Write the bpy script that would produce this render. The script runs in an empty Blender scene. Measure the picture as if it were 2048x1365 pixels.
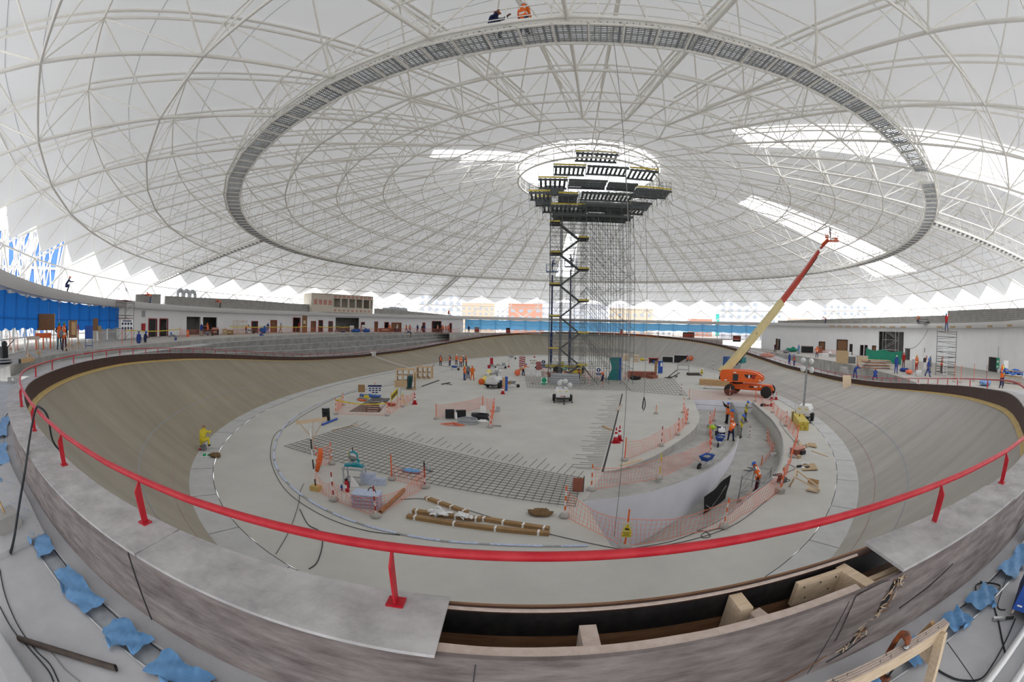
import bpy, bmesh, math, random
import numpy as np
from mathutils import Vector, Matrix
random.seed(7)
SC = bpy.context.scene
COL = SC.collection
PI = math.pi
R = math.radians
# ------------------------------------------------------------------ camera model (15 mm equisolid fisheye, 36 mm frame)
W_, H_ = 2048, 1365
F_ = 15.0 / 36.0 * W_
PITCH, ROLL, YAW, CH = -0.0305455610, 0.0188235763, -0.181326660, 6.6
def _axes():
    cy, sy, cp, sp = math.cos(YAW), math.sin(YAW), math.cos(PITCH), math.sin(PITCH)
    f = np.array([sy*cp, cy*cp, sp]); r = np.array([cy, -sy, 0.0]); u = np.cross(r, f)
    return math.cos(ROLL)*r + math.sin(ROLL)*u, -math.sin(ROLL)*r + math.cos(ROLL)*u, f
AX = _axes()
def ray(px, py):
    dx, dy = px - W_/2, H_/2 - py
    s = math.hypot(dx, dy) + 1e-9
    th = 2*math.asin(min(1.0, s/2/F_)); a = math.sin(th)/s
    return a*dx*AX[0] + a*dy*AX[1] + math.cos(th)*AX[2]
def G(px, py, z=0.0):          # the ground point (height z) that the photograph shows at a pixel
    d = ray(px, py); t = (z - CH)/d[2]
    return Vector((d[0]*t, d[1]*t, z))
def RG(px, py, r):             # the point at horizontal distance r
    d = ray(px, py); t = r/math.hypot(d[0], d[1])
    return Vector((d[0]*t, d[1]*t, CH + d[2]*t))
def hr(p): return math.hypot(p[0], p[1])
def up_to(base, px, py):       # height of the point above base that shows at this pixel
    return RG(px, py, hr(base)).z
DC = Vector((-0.01, 53.78, 0))   # centre of the dome
def cyl(px, py, rad):          # hit on the vertical cylinder of that radius round the dome centre
    d = ray(px, py); a = d[0]**2 + d[1]**2; b = d[0]*DC.x + d[1]*DC.y
    t = (b + math.sqrt(max(0, b*b - a*(DC.x**2 + DC.y**2 - rad*rad))))/a
    return Vector((d[0]*t, d[1]*t, CH + d[2]*t))
# ------------------------------------------------------------------ materials
M = {}
def mat(name, col, rough=0.6, metal=0.0, var=0.0, scale=3.0, col2=None, bump=0.0, bscale=None, detail=5.0, stretch=None, trans=0.0, alpha=1.0, spec=0.3):
    m = bpy.data.materials.new(name); m.use_nodes = True
    nt = m.node_tree; nt.nodes.clear(); N = nt.nodes.new; L = nt.links.new
    out = N('ShaderNodeOutputMaterial'); b = N('ShaderNodeBsdfPrincipled'); L(b.outputs[0], out.inputs[0])
    b.inputs['Roughness'].default_value = rough; b.inputs['Metallic'].default_value = metal
    b.inputs['Specular IOR Level'].default_value = spec
    if alpha < 1: b.inputs['Alpha'].default_value = alpha
    c = tuple(col) + (1,)
    if var > 0 or col2 or bump:
        tc = N('ShaderNodeTexCoord'); mp = N('ShaderNodeMapping'); L(tc.outputs['Object'], mp.inputs[0])
        if stretch: mp.inputs['Scale'].default_value = stretch
        nz = N('ShaderNodeTexNoise'); nz.inputs['Scale'].default_value = scale; nz.inputs['Detail'].default_value = detail; nz.inputs['Roughness'].default_value = 0.65
        L(mp.outputs[0], nz.inputs['Vector'])
        rp = N('ShaderNodeValToRGB'); rp.color_ramp.elements[0].position = 0.33; rp.color_ramp.elements[1].position = 0.67
        c2 = tuple(col2) if col2 else tuple(min(1, x*(1 - var)) for x in col)
        rp.color_ramp.elements[0].color = c2 + (1,); rp.color_ramp.elements[1].color = c
        L(nz.outputs[0], rp.inputs[0]); L(rp.outputs[0], b.inputs['Base Color'])
        if bump:
            n2 = N('ShaderNodeTexNoise'); n2.inputs['Scale'].default_value = bscale or scale*6; n2.inputs['Detail'].default_value = 4
            L(mp.outputs[0], n2.inputs['Vector'])
            bp = N('ShaderNodeBump'); bp.inputs['Strength'].default_value = bump; bp.inputs['Distance'].default_value = 0.02
            L(n2.outputs[0], bp.inputs['Height']); L(bp.outputs[0], b.inputs['Normal'])
    else:
        b.inputs['Base Color'].default_value = c
    M[name] = m
    return m
def mixnode(nt, a, b, fac):
    n = nt.nodes.new('ShaderNodeMix'); n.data_type = 'RGBA'
    for s, v in ((6, a), (7, b), (0, fac)):
        if hasattr(v, 'is_output'): nt.links.new(v, n.inputs[s])
        else: n.inputs[s].default_value = v
    return n.outputs[2]
# ------------------------------------------------------------------ mesh building
class MB:
    def __init__(s, m=None):
        s.v = []; s.f = []; s.mi = []; s.ms = []; s.cur = 0; s.sm = []
        s.smooth = False
        if m: s.m(m)
    def m(s, name):
        if name not in s.ms: s.ms.append(name)
        s.cur = s.ms.index(name); return s
    def add(s, vs, fs, smooth=None):
        o = len(s.v); s.v.extend([tuple(x) for x in vs])
        sm = s.smooth if smooth is None else smooth
        for f in fs:
            s.f.append(tuple(o + i for i in f)); s.mi.append(s.cur); s.sm.append(sm)
        return s
    def box(s, c, d, rz=0.0, rx=0.0, ry=0.0):
        hx, hy, hz = d[0]/2, d[1]/2, d[2]/2
        vs = [Vector((x, y, z)) for x in (-hx, hx) for y in (-hy, hy) for z in (-hz, hz)]
        if rz or rx or ry:
            mt = Matrix.Rotation(rz, 3, 'Z') @ Matrix.Rotation(ry, 3, 'Y') @ Matrix.Rotation(rx, 3, 'X')
            vs = [mt @ v for v in vs]
        c = Vector(c)
        return s.add([v + c for v in vs], [(0,1,3,2),(4,6,7,5),(0,4,5,1),(2,3,7,6),(0,2,6,4),(1,5,7,3)], False)
    def tube(s, p, q, r, n=6, r2=None, caps=True):
        p, q = Vector(p), Vector(q); d = q - p
        if d.length < 1e-6: return s
        d.normalize(); a = d.orthogonal().normalized(); b = d.cross(a)
        r2 = r if r2 is None else r2
        vs = []
        for c, rr in ((p, r), (q, r2)):
            for i in range(n):
                t = 2*PI*i/n; vs.append(c + a*(rr*math.cos(t)) + b*(rr*math.sin(t)))
        fs = [(i, (i+1) % n, n + (i+1) % n, n + i) for i in range(n)]
        s.add(vs, fs, n > 5)
        if caps: s.add(vs, [tuple(range(n-1, -1, -1)), tuple(range(n, 2*n))], False)
        return s
    def path(s, pts, r, n=6, closed=False, caps=True, flat=None):
        pts = [Vector(p) for p in pts]; k = len(pts)
        if k < 2: return s
        vs = []; pa = None
        for i, p in enumerate(pts):
            if closed: d = pts[(i+1) % k] - pts[i-1]
            else: d = pts[min(i+1, k-1)] - pts[max(i-1, 0)]
            if d.length < 1e-9: d = Vector((0, 0, 1))
            d.normalize()
            if pa is None:
                a = d.cross(Vector((0, 0, 1)))
                if a.length < 1e-3: a = d.orthogonal()
            else:
                a = pa - d*pa.dot(d)
                if a.length < 1e-6: a = d.orthogonal()
            a.normalize(); pa = a; b = d.cross(a)
            rr = r[i] if isinstance(r, (list, tuple)) else r
            for j in range(n):
                t = 2*PI*j/n; vs.append(p + a*(rr*math.cos(t)) + b*(rr*math.sin(t)*(flat or 1)))
        fs = []
        for i in range(k if closed else k-1):
            i2 = (i+1) % k
            for j in range(n):
                fs.append((i*n+j, i*n+(j+1) % n, i2*n+(j+1) % n, i2*n+j))
        if caps and not closed: fs += [tuple(range(n-1, -1, -1)), tuple((k-1)*n + j for j in range(n))]
        return s.add(vs, fs, n > 4)
    def bar(s, p, q, w, h, up=(0, 0, 1)):   # rectangular member from p to q
        p, q = Vector(p), Vector(q); d = (q - p)
        if d.length < 1e-6: return s
        d.normalize(); a = d.cross(Vector(up))
        if a.length < 1e-4: a = d.orthogonal()
        a.normalize(); b = a.cross(d)
        vs = [c + a*(sx*w/2) + b*(sz*h/2) for c in (p, q) for sx, sz in ((-1,-1),(1,-1),(1,1),(-1,1))]
        return s.add(vs, [(3,2,1,0),(4,5,6,7),(0,1,5,4),(1,2,6,5),(2,3,7,6),(3,0,4,7)], False)
    def lathe(s, prof, n=12, c=(0, 0, 0), axis='Z', a0=0.0):
        c = Vector(c); vs = []
        for r, z in prof:
            for i in range(n):
                t = a0 + 2*PI*i/n; x, y = r*math.cos(t), r*math.sin(t)
                v = {'Z': (x, y, z), 'X': (z, x, y), 'Y': (y, z, x)}[axis]
                vs.append(c + Vector(v))
        fs = []
        for k in range(len(prof)-1):
            for i in range(n): fs.append((k*n+i, k*n+(i+1) % n, (k+1)*n+(i+1) % n, (k+1)*n+i))
        if prof[0][0] > 1e-4: fs.append(tuple(range(n-1, -1, -1)))
        if prof[-1][0] > 1e-4: fs.append(tuple((len(prof)-1)*n+i for i in range(n)))
        return s.add(vs, fs, n > 8)
    def ell(s, c, rx, ry, rz, nu=10, nv=6, lo=-1.0, rot=0.0):
        vs = []; fs = []; c = Vector(c); a0 = math.asin(max(-1, lo)); cr, sr = math.cos(rot), math.sin(rot)
        for k in range(nv+1):
            p = a0 + (PI/2 - a0)*k/nv
            for i in range(nu):
                t = 2*PI*i/nu; x, y = rx*math.cos(p)*math.cos(t), ry*math.cos(p)*math.sin(t)
                vs.append(c + Vector((cr*x - sr*y, sr*x + cr*y, rz*math.sin(p))))
        for k in range(nv):
            for i in range(nu): fs.append((k*nu+i, k*nu+(i+1) % nu, (k+1)*nu+(i+1) % nu, (k+1)*nu+i))
        if lo > -1: fs.append(tuple(range(nu-1, -1, -1)))
        return s.add(vs, fs, True)
    def prism(s, poly, z0, z1):            # convex or simple polygon
        n = len(poly); vs = [(p[0], p[1], z0) for p in poly] + [(p[0], p[1], z1) for p in poly]
        fs = [(i, (i+1) % n, n+(i+1) % n, n+i) for i in range(n)] + [tuple(range(n-1, -1, -1)), tuple(range(n, 2*n))]
        return s.add(vs, fs, False)
    def extr(s, poly, axis, a, b):         # polygon in the (u,z) plane drawn along an axis
        n = len(poly)
        f = (lambda t, p: (t, p[0], p[1])) if axis == 'X' else (lambda t, p: (p[0], t, p[1]))
        vs = [f(a, p) for p in poly] + [f(b, p) for p in poly]
        fs = [(i, (i+1) % n, n+(i+1) % n, n+i) for i in range(n)] + [tuple(range(n-1, -1, -1)), tuple(range(n, 2*n))]
        return s.add(vs, fs, False)
    def strip(s, rows, smooth=True, closed=False):   # rows: list of equal-length point rows
        n = len(rows[0]); vs = [p for r in rows for p in r]; fs = []
        for k in range(len(rows)-1):
            for i in range(n if closed else n-1):
                j = (i+1) % n; fs.append((k*n+i, k*n+j, (k+1)*n+j, (k+1)*n+i))
        return s.add(vs, fs, smooth)
    def slab(s, rows, th):                 # strip with thickness downwards
        s.strip(rows, False); s.strip([[Vector(p) - Vector((0, 0, th)) for p in r] for r in rows][::-1], False)
        for r in (rows[0], rows[-1]): s.strip([r, [Vector(p) - Vector((0, 0, th)) for p in r]], False)
        for i in (0, -1):
            e = [r[i] for r in rows]; s.strip([e, [Vector(p) - Vector((0, 0, th)) for p in e]], False)
        return s
    def build(s, name, parent=None, label=None, kind=None, link=True):
        me = bpy.data.meshes.new(name)
        me.from_pydata(s.v, [], s.f)
        for n in s.ms: me.materials.append(M[n])
        me.polygons.foreach_set('material_index', s.mi)
        me.polygons.foreach_set('use_smooth', s.sm)
        me.update()
        o = bpy.data.objects.new(name, me)
        COL.objects.link(o)
        if parent: o.parent = parent
        if label: o['label'] = label
        if kind: o['kind'] = kind
        return o
def tag(o, label, cat, group=None, kind=None):
    o['label'] = label; o['category'] = cat
    if group: o['group'] = group
    if kind: o['kind'] = kind
    return o
def thing(name, label, cat, loc=(0, 0, 0), rz=0.0, group=None, rx=0.0, ry=0.0):
    o = bpy.data.objects.new(name, None); COL.objects.link(o)
    o.location = loc; o.rotation_euler = (rx, ry, rz); o.empty_display_size = 0.2
    return tag(o, label, cat, group)
def struct(mb, name):
    o = mb.build(name); o['kind'] = 'structure'; return o
def copy_tree(o, parent=None):
    c = o.copy(); COL.objects.link(c)
    if parent: c.parent = parent
    for ch in list(o.children): copy_tree(ch, c)
    return c
def dup(o, loc, rz, label, group=None, scale=None):
    c = copy_tree(o); c.location = loc; c.rotation_euler = (0, 0, rz); c['label'] = label
    if group: c['group'] = group
    if scale: c.scale = (scale,)*3
    return c
class First:                              # builds a kind once, then copies it
    def __init__(s, fn): s.fn = fn; s.o = None
    def __call__(s, loc, rz, label, group=None, scale=None):
        if s.o is None:
            s.o = s.fn(); s.o.location = loc; s.o.rotation_euler = (0, 0, rz); s.o['label'] = label
            if group: s.o['group'] = group
            if scale: s.o.scale = (scale,)*3
            return s.o
        return dup(s.o, loc, rz, label, group, scale)
def toward(p, q): return math.atan2(q[1]-p[1], q[0]-p[0])
def face_cam(p): return math.atan2(-p[1], -p[0]) - PI/2 + PI   # rotation so that local -Y looks at the camera
ORD = ['first','second','third','fourth','fifth','sixth','seventh','eighth','ninth','tenth','eleventh','twelfth','thirteenth','fourteenth','fifteenth','sixteenth','seventeenth','eighteenth','nineteenth','twentieth']
# ------------------------------------------------------------------ materials of the place
mat('concrete', (0.60,0.585,0.54), 0.85, var=0.14, scale=0.35, bump=0.15, bscale=9, detail=8)
mat('concrete_grey', (0.50,0.49,0.465), 0.85, var=0.35, scale=0.8, bump=0.2, bscale=8, detail=8)
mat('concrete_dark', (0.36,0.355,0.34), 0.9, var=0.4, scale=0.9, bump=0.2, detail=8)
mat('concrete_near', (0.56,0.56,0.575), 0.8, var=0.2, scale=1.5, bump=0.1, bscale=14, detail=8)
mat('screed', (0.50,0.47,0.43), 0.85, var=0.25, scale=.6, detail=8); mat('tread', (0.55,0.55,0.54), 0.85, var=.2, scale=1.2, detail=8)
mat('ramp_concrete', (0.50,0.49,0.46), 0.85, var=0.3, scale=0.9, detail=8)
mat('white_wall', (0.93,0.93,0.935), 0.8, var=0.05, scale=0.6)
mat('white_plaster', (0.80,0.80,0.86), 0.7, var=0.06, scale=1.2)
mat('fascia', (0.66,0.65,0.64), 0.8, var=0.05, scale=0.5)
mat('blockwork', (0.42,0.41,0.38), 0.9, var=0.25, scale=1.2)
mat('steel_white', (0.88,0.86,0.80), 0.45)
mat('grey_paint', (0.42,0.44,0.46), 0.5)
mat('galv', (0.42,0.44,0.45), 0.45, 0.6, var=0.3, scale=6)
mat('scaffold', (0.17,0.18,0.18), 0.5, 0.3, var=0.3, scale=3)
mat('scaffold_dark', (0.10,0.11,0.11), 0.6, 0.2)
mat('alu', (0.75,0.76,0.78), 0.35, 0.7)
mat('grating', (0.30,0.32,0.34), 0.5, 0.3)
mat('ply_dark', (0.29,0.255,0.24), 0.75, col2=(0.125,0.10,0.095), scale=2.6, detail=10, stretch=(1,1,5), bump=0.25, bscale=30)
mat('ply_inner', (0.075,0.035,0.025), 0.55, col2=(0.05,0.022,0.016), scale=2.5)
mat('film_black', (0.012,0.011,0.012), 0.35, col2=(0.03,0.028,0.027), scale=14, detail=8)
mat('timber_brown', (0.30,0.16,0.085), 0.7, col2=(0.20,0.10,0.05), scale=5, stretch=(1,1,6))
mat('timber', (0.62,0.42,0.22), 0.7, col2=(0.48,0.29,0.13), scale=4, stretch=(1,6,6), bump=0.1)
mat('timber_pale', (0.72,0.58,0.42), 0.75, col2=(0.58,0.44,0.29), scale=8, stretch=(1,5,5), bump=0.15)
mat('timber_dust', (0.62,0.52,0.46), 0.8, col2=(0.50,0.40,0.33), scale=9, stretch=(2,2,6), bump=0.2)
mat('coping', (0.58,0.565,0.56), 0.8, col2=(0.36,0.345,0.345), scale=3.5, detail=9, bump=0.12, bscale=40)
mat('yellow_wood', (0.62,0.44,0.15), 0.6, var=0.2, scale=4)
mat('red_paint', (0.43,0.008,0.02), 0.45, col2=(0.52,0.035,0.045), scale=6, detail=8)
mat('red_dull', (0.34,0.03,0.03), 0.5)
mat('orange_plastic', (0.85,0.16,0.04), 0.5, var=0.15, scale=5)
mat('orange_net', (0.85,0.20,0.10), 0.6)
mat('net_pink', (0.80,0.32,0.22), 0.7)
mat('orange_machine', (0.80,0.13,0.02), 0.4, var=0.12, scale=2)
mat('cream', (0.68,0.57,0.29), 0.45, var=0.12, scale=1.5)
mat('boom_red', (0.50,0.06,0.035), 0.5, var=0.2, scale=2)
mat('tyre', (0.035,0.033,0.032), 0.85, var=0.4, scale=9)
mat('rim', (0.42,0.40,0.38), 0.6, var=0.2, scale=4)
mat('black', (0.018,0.018,0.02), 0.6)
mat('dark', (0.04,0.04,0.045), 0.7)
mat('blue_machine', (0.06,0.13,0.33), 0.45, var=0.15, scale=2)
mat('blue_paint', (0.03,0.10,0.42), 0.5, var=0.15, scale=3)
mat('blue_tarp', (0.05,0.14,0.46), 0.6, var=0.3, scale=2)
mat('blue_sheet', (0.20,0.42,0.72), 0.45, col2=(0.12,0.30,0.58), scale=9, detail=6)
mat('blue_plastic', (0.03,0.10,0.45), 0.4)
mat('navy', (0.02,0.03,0.10), 0.6)
mat('teal', (0.03,0.22,0.22), 0.5, var=0.2, scale=3)
mat('teal_tool', (0.02,0.28,0.34), 0.4)
mat('green_tarp', (0.02,0.32,0.20), 0.65, var=0.25, scale=1.5)
mat('green_sign', (0.02,0.33,0.17), 0.5)
mat('white', (0.82,0.82,0.81), 0.5)
mat('white_machine', (0.78,0.78,0.77), 0.4, var=0.08, scale=3)
mat('white_foam', (0.85,0.85,0.84), 0.8)
mat('lamp_glass', (0.62,0.63,0.62), 0.2)
mat('yellow', (0.78,0.62,0.05), 0.5, var=0.1, scale=5)
mat('yellow_film', (0.70,0.55,0.10), 0.5, var=0.25, scale=6)
mat('cardboard', (0.36,0.22,0.10), 0.8, var=0.2, scale=4)
mat('cardboard_pale', (0.52,0.38,0.22), 0.85, var=0.15, scale=3)
mat('burlap', (0.25,0.155,0.075), 0.95, var=0.35, scale=8, bump=0.4)
mat('rebar', (0.11,0.095,0.085), 0.8, var=0.3, scale=6)
mat('cable', (0.03,0.035,0.04), 0.6)
mat('wire', (0.25,0.25,0.24), 0.6)
mat('pipe_rust', (0.10,0.075,0.062), 0.65, var=0.4, scale=6, bump=0.2)
mat('brick', (0.36,0.13,0.09), 0.85, var=0.3, scale=4)
mat('membrane_dark', (0.05,0.06,0.06), 0.8)
mat('tile_film', (0.60,0.66,0.78), 0.35, col2=(0.36,0.42,0.60), scale=14, detail=3)
mat('salmon', (0.62,0.30,0.24), 0.8, var=0.2, scale=2)
mat('cream_render', (0.70,0.64,0.54), 0.85, var=0.12, scale=2)
mat('duct', (0.52,0.54,0.55), 0.35, 0.7, var=0.15, scale=2)
mat('clamp_orange', (0.42,0.10,0.02), 0.5, col2=(0.05,0.035,0.03), scale=12)
mat('steel', (0.45,0.45,0.45), 0.35, 0.8)
mat('city_grey', (0.55,0.56,0.60), 0.8, var=0.1, scale=0.05)
mat('city_tan', (0.62,0.50,0.38), 0.8, var=0.15, scale=0.05)
mat('city_red', (0.55,0.28,0.20), 0.8, var=0.15, scale=0.05)
mat('city_glass', (0.34,0.38,0.43), 0.3)
mat('city_green', (0.05,0.42,0.36), 0.6)
mat('facade_blue', (0.10,0.26,0.62), 0.3, var=0.15, scale=0.2)
mat('ground_out', (0.45,0.42,0.38), 0.9, var=0.15, scale=0.1)
mat('skin', (0.32,0.17,0.10), 0.6); mat('hair', (0.015,0.012,0.01), 0.7)
for n_, c_ in dict(cl_navy=(0.022,0.03,0.10), cl_blue=(0.035,0.07,0.30), cl_black=(0.015,0.015,0.018), cl_grey=(0.24,0.25,0.27), cl_dgrey=(0.09,0.095,0.105), cl_khaki=(0.28,0.22,0.15), cl_maroon=(0.10,0.02,0.035), cl_red=(0.50,0.03,0.03), cl_orange=(0.85,0.17,0.02), cl_white=(0.75,0.75,0.74), cl_denim=(0.07,0.12,0.25), cl_teal=(0.04,0.12,0.14), cl_lblue=(0.22,0.36,0.62), cl_yellow=(0.80,0.65,0.05)).items():
    mat(n_, c_, 0.8, var=0.25, scale=6)
mat('vest', (0.92,0.17,0.025), 0.6, var=0.08, scale=5); mat('vest_green', (0.55,0.75,0.05), 0.6)
mat('reflect', (0.80,0.80,0.78), 0.4); mat('boots', (0.025,0.02,0.018), 0.7)
for n_, c_ in dict(h_blue=(0.02,0.13,0.60), h_white=(0.85,0.85,0.85), h_orange=(0.85,0.16,0.02), h_green=(0.03,0.30,0.12), h_yellow=(0.85,0.60,0.02), h_red=(0.60,0.03,0.02), h_grey=(0.45,0.47,0.50)).items():
    mat(n_, c_, 0.35)
# curtain: thin blue sheeting that lets daylight through
def translucent(name, col, tcol, fac, var=0.0, scale=1.0):
    m = mat(name, col, 0.6, var=var, scale=scale); nt = m.node_tree
    pb = [n for n in nt.nodes if n.type == 'BSDF_PRINCIPLED'][0]; out = [n for n in nt.nodes if n.type == 'OUTPUT_MATERIAL'][0]
    t = nt.nodes.new('ShaderNodeBsdfTranslucent'); t.inputs[0].default_value = tuple(tcol) + (1,)
    mx = nt.nodes.new('ShaderNodeMixShader'); mx.inputs[0].default_value = fac
    nt.links.new(pb.outputs[0], mx.inputs[1]); nt.links.new(t.outputs[0], mx.inputs[2]); nt.links.new(mx.outputs[0], out.inputs[0])
    return m
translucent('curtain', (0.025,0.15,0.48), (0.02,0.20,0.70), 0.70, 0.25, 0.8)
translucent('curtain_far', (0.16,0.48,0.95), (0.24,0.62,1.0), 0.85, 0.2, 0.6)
translucent('fabric', (0.70,0.70,0.70), (0.345,0.345,0.34), 0.30, 0.03, 0.15)
translucent('clear_film', (0.66,0.70,0.74), (0.7,0.75,0.8), 0.3, 0.3, 9.0)
# glazing
g_ = bpy.data.materials.new('glazing'); g_.use_nodes = True; nt_ = g_.node_tree; nt_.nodes.clear()
o_ = nt_.nodes.new('ShaderNodeOutputMaterial'); mx_ = nt_.nodes.new('ShaderNodeMixShader'); tr_ = nt_.nodes.new('ShaderNodeBsdfTransparent'); gl_ = nt_.nodes.new('ShaderNodeBsdfGlossy')
gl_.inputs['Roughness'].default_value = 0.05; mx_.inputs[0].default_value = 0.10
tr_.inputs[0].default_value = (0.92, 0.95, 0.95, 1)
nt_.links.new(tr_.outputs[0], mx_.inputs[1]); nt_.links.new(gl_.outputs[0], mx_.inputs[2]); nt_.links.new(mx_.outputs[0], o_.inputs[0]); M['glazing'] = g_
# track surface: grey-brown concrete with pour lanes running up the slope
def track_mat():
    m = mat('track', (0.40,0.35,0.27), 0.75, var=0.12, scale=0.35, bump=0.08, bscale=6, detail=8); nt = m.node_tree
    pb = [n for n in nt.nodes if n.type == 'BSDF_PRINCIPLED'][0]; src = pb.inputs['Base Color'].links[0].from_socket
    uv = nt.nodes.new('ShaderNodeUVMap'); uv.uv_map = 'UVMap'
    w = nt.nodes.new('ShaderNodeTexNoise'); w.inputs['Scale'].default_value = 1.0; w.inputs['Detail'].default_value = 6
    mp = nt.nodes.new('ShaderNodeMapping'); mp.inputs['Scale'].default_value = (1.1, 0.12, 1); nt.links.new(uv.outputs[0], mp.inputs[0]); nt.links.new(mp.outputs[0], w.inputs['Vector'])
    rp = nt.nodes.new('ShaderNodeValToRGB'); rp.color_ramp.elements[0].position = 0.35; rp.color_ramp.elements[1].position = 0.65
    rp.color_ramp.elements[0].color = (0.86,0.855,0.84,1); rp.color_ramp.elements[1].color = (1.0,1.0,1.0,1); nt.links.new(w.outputs[0], rp.inputs[0])
    mu = nt.nodes.new('ShaderNodeMix'); mu.data_type = 'RGBA'; mu.blend_type = 'MULTIPLY'; mu.inputs[0].default_value = 1.0
    nt.links.new(src, mu.inputs[6]); nt.links.new(rp.outputs[0], mu.inputs[7])
    # brighter, cooler light on the right-hand half of the hall, put into the colour
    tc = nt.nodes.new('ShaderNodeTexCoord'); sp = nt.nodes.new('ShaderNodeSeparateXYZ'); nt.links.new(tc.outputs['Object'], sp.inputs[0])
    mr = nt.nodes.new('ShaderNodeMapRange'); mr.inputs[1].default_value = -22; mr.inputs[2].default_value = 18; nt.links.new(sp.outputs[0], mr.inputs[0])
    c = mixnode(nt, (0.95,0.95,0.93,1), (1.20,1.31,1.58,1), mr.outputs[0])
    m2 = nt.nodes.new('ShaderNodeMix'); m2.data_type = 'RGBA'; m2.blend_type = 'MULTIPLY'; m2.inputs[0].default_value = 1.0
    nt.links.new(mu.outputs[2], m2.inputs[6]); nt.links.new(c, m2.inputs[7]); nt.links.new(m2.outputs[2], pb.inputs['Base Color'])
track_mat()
TS=[[22.73,57.83],[22.8,60.06],[22.84,62.32],[22.86,64.64],[22.84,67.04],[22.77,69.57],[22.64,72.25],[22.43,75.11],[22.11,78.2],[21.64,81.55],[20.96,85.17],[20.0,89.07],[18.66,93.2],[16.82,97.43],[14.37,101.51],[11.24,105.09],[7.47,107.77],[3.24,109.3],[-1.19,109.76],[-5.65,109.5],[-9.94,108.16],[-13.84,105.65],[-17.14,102.23],[-19.81,98.29],[-21.87,94.17],[-23.43,90.14],[-24.61,86.32],[-25.5,82.77],[-26.17,79.49],[-26.68,76.46],[-27.08,73.65],[-27.4,71.01],[-27.65,68.52],[-27.85,66.14],[-28.02,63.84],[-28.16,61.59],[-28.28,59.36],[-28.4,57.12],[-28.49,54.85],[-28.56,52.5],[-28.6,50.05],[-28.59,47.47],[-28.51,44.73],[-28.34,41.78],[-28.06,38.61],[-27.61,35.16],[-26.94,31.44],[-25.97,27.44],[-24.58,23.24],[-22.66,19.01],[-20.12,14.94],[-16.93,11.32],[-13.11,8.55],[-8.83,6.82],[-4.3,6.17],[0.27,6.36],[4.67,7.74],[8.65,10.41],[12.0,14.01],[14.71,18.06],[16.81,22.27],[18.36,26.46],[19.5,30.43],[20.35,34.09],[20.97,37.46],[21.45,40.56],[21.8,43.43],[22.08,46.11],[22.28,48.63],[22.44,51.03],[22.57,53.35],[22.66,55.61]]
TT=[[29.69,57.62,1.86],[29.72,59.89,1.96],[29.73,62.22,2.08],[29.71,64.64,2.22],[29.63,67.16,2.39],[29.49,69.81,2.58],[29.26,72.64,2.81],[28.92,75.68,3.07],[28.44,78.97,3.35],[27.78,82.54,3.63],[26.87,86.43,3.92],[25.64,90.66,4.19],[23.95,95.18,4.46],[21.67,99.89,4.72],[18.62,104.56,4.95],[14.64,108.79,5.16],[9.74,112.08,5.31],[4.26,113.98,5.38],[-1.09,114.55,5.38],[-6.46,114.26,5.34],[-12.06,112.67,5.2],[-17.2,109.68,4.93],[-21.5,105.7,4.56],[-24.94,101.24,4.09],[-27.59,96.67,3.59],[-29.57,92.25,3.12],[-31.05,88.1,2.7],[-32.13,84.27,2.36],[-32.94,80.75,2.1],[-33.55,77.53,1.9],[-34.01,74.55,1.76],[-34.36,71.77,1.68],[-34.63,69.16,1.64],[-34.85,66.69,1.61],[-35.02,64.31,1.59],[-35.17,62.01,1.56],[-35.31,59.74,1.54],[-35.41,57.46,1.57],[-35.5,55.1,1.63],[-35.56,52.66,1.69],[-35.58,50.08,1.78],[-35.53,47.36,1.88],[-35.41,44.44,2.02],[-35.17,41.3,2.23],[-34.78,37.88,2.48],[-34.17,34.17,2.8],[-33.28,30.11,3.15],[-32.01,25.74,3.52],[-30.25,21.07,3.87],[-27.85,16.24,4.15],[-24.74,11.58,4.38],[-20.75,7.18,4.48],[-15.8,3.68,4.58],[-10.2,1.66,4.77],[-4.54,1.29,4.7],[1.07,2.01,4.7],[6.9,3.05,4.71],[12.2,6.36,4.78],[16.49,10.51,4.4],[19.93,15.05,3.95],[22.62,19.8,3.46],[24.6,24.46,2.99],[26.01,28.76,2.57],[27.04,32.71,2.26],[27.78,36.32,2.04],[28.33,39.62,1.89],[28.73,42.66,1.8],[29.03,45.47,1.76],[29.25,48.12,1.75],[29.41,50.62,1.77],[29.53,53.02,1.8],[29.62,55.35,1.82]]
TS = [Vector((x, y, 0)) for x, y in TS]; TT = [Vector(t) for t in TT]
def cat_(tab, t):
    n = len(tab); i = math.floor(t); f = t - i
    p0, p1, p2, p3 = (tab[(i+k) % n] for k in (-1, 0, 1, 2))
    return ((p1*2) + (p2-p0)*f + (p0*2 - p1*5 + p2*4 - p3)*f*f + (p1*3 - p0 - p2*3 + p3)*f**3)*0.5
def outn(tab, t):
    d = cat_(tab, t+.02) - cat_(tab, t-.02); n = Vector((d.y, -d.x, 0)); return n.normalized()
def ftop(t): return cat_(TT, t)                       # top edge of the riding surface
def fpt(t, off, dz): p = ftop(t) + outn(TT, t)*off; p.z += dz; return p
def t_at_x(x, lo=52.0, hi=58.0):
    for _ in range(40):
        m = (lo+hi)/2
        if ftop(m).x < x: lo = m
        else: hi = m
    return (lo+hi)/2
NT = 288
tt = [72*i/NT for i in range(NT+1)]
FH = 0.5                                               # fence above the riding surface
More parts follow.
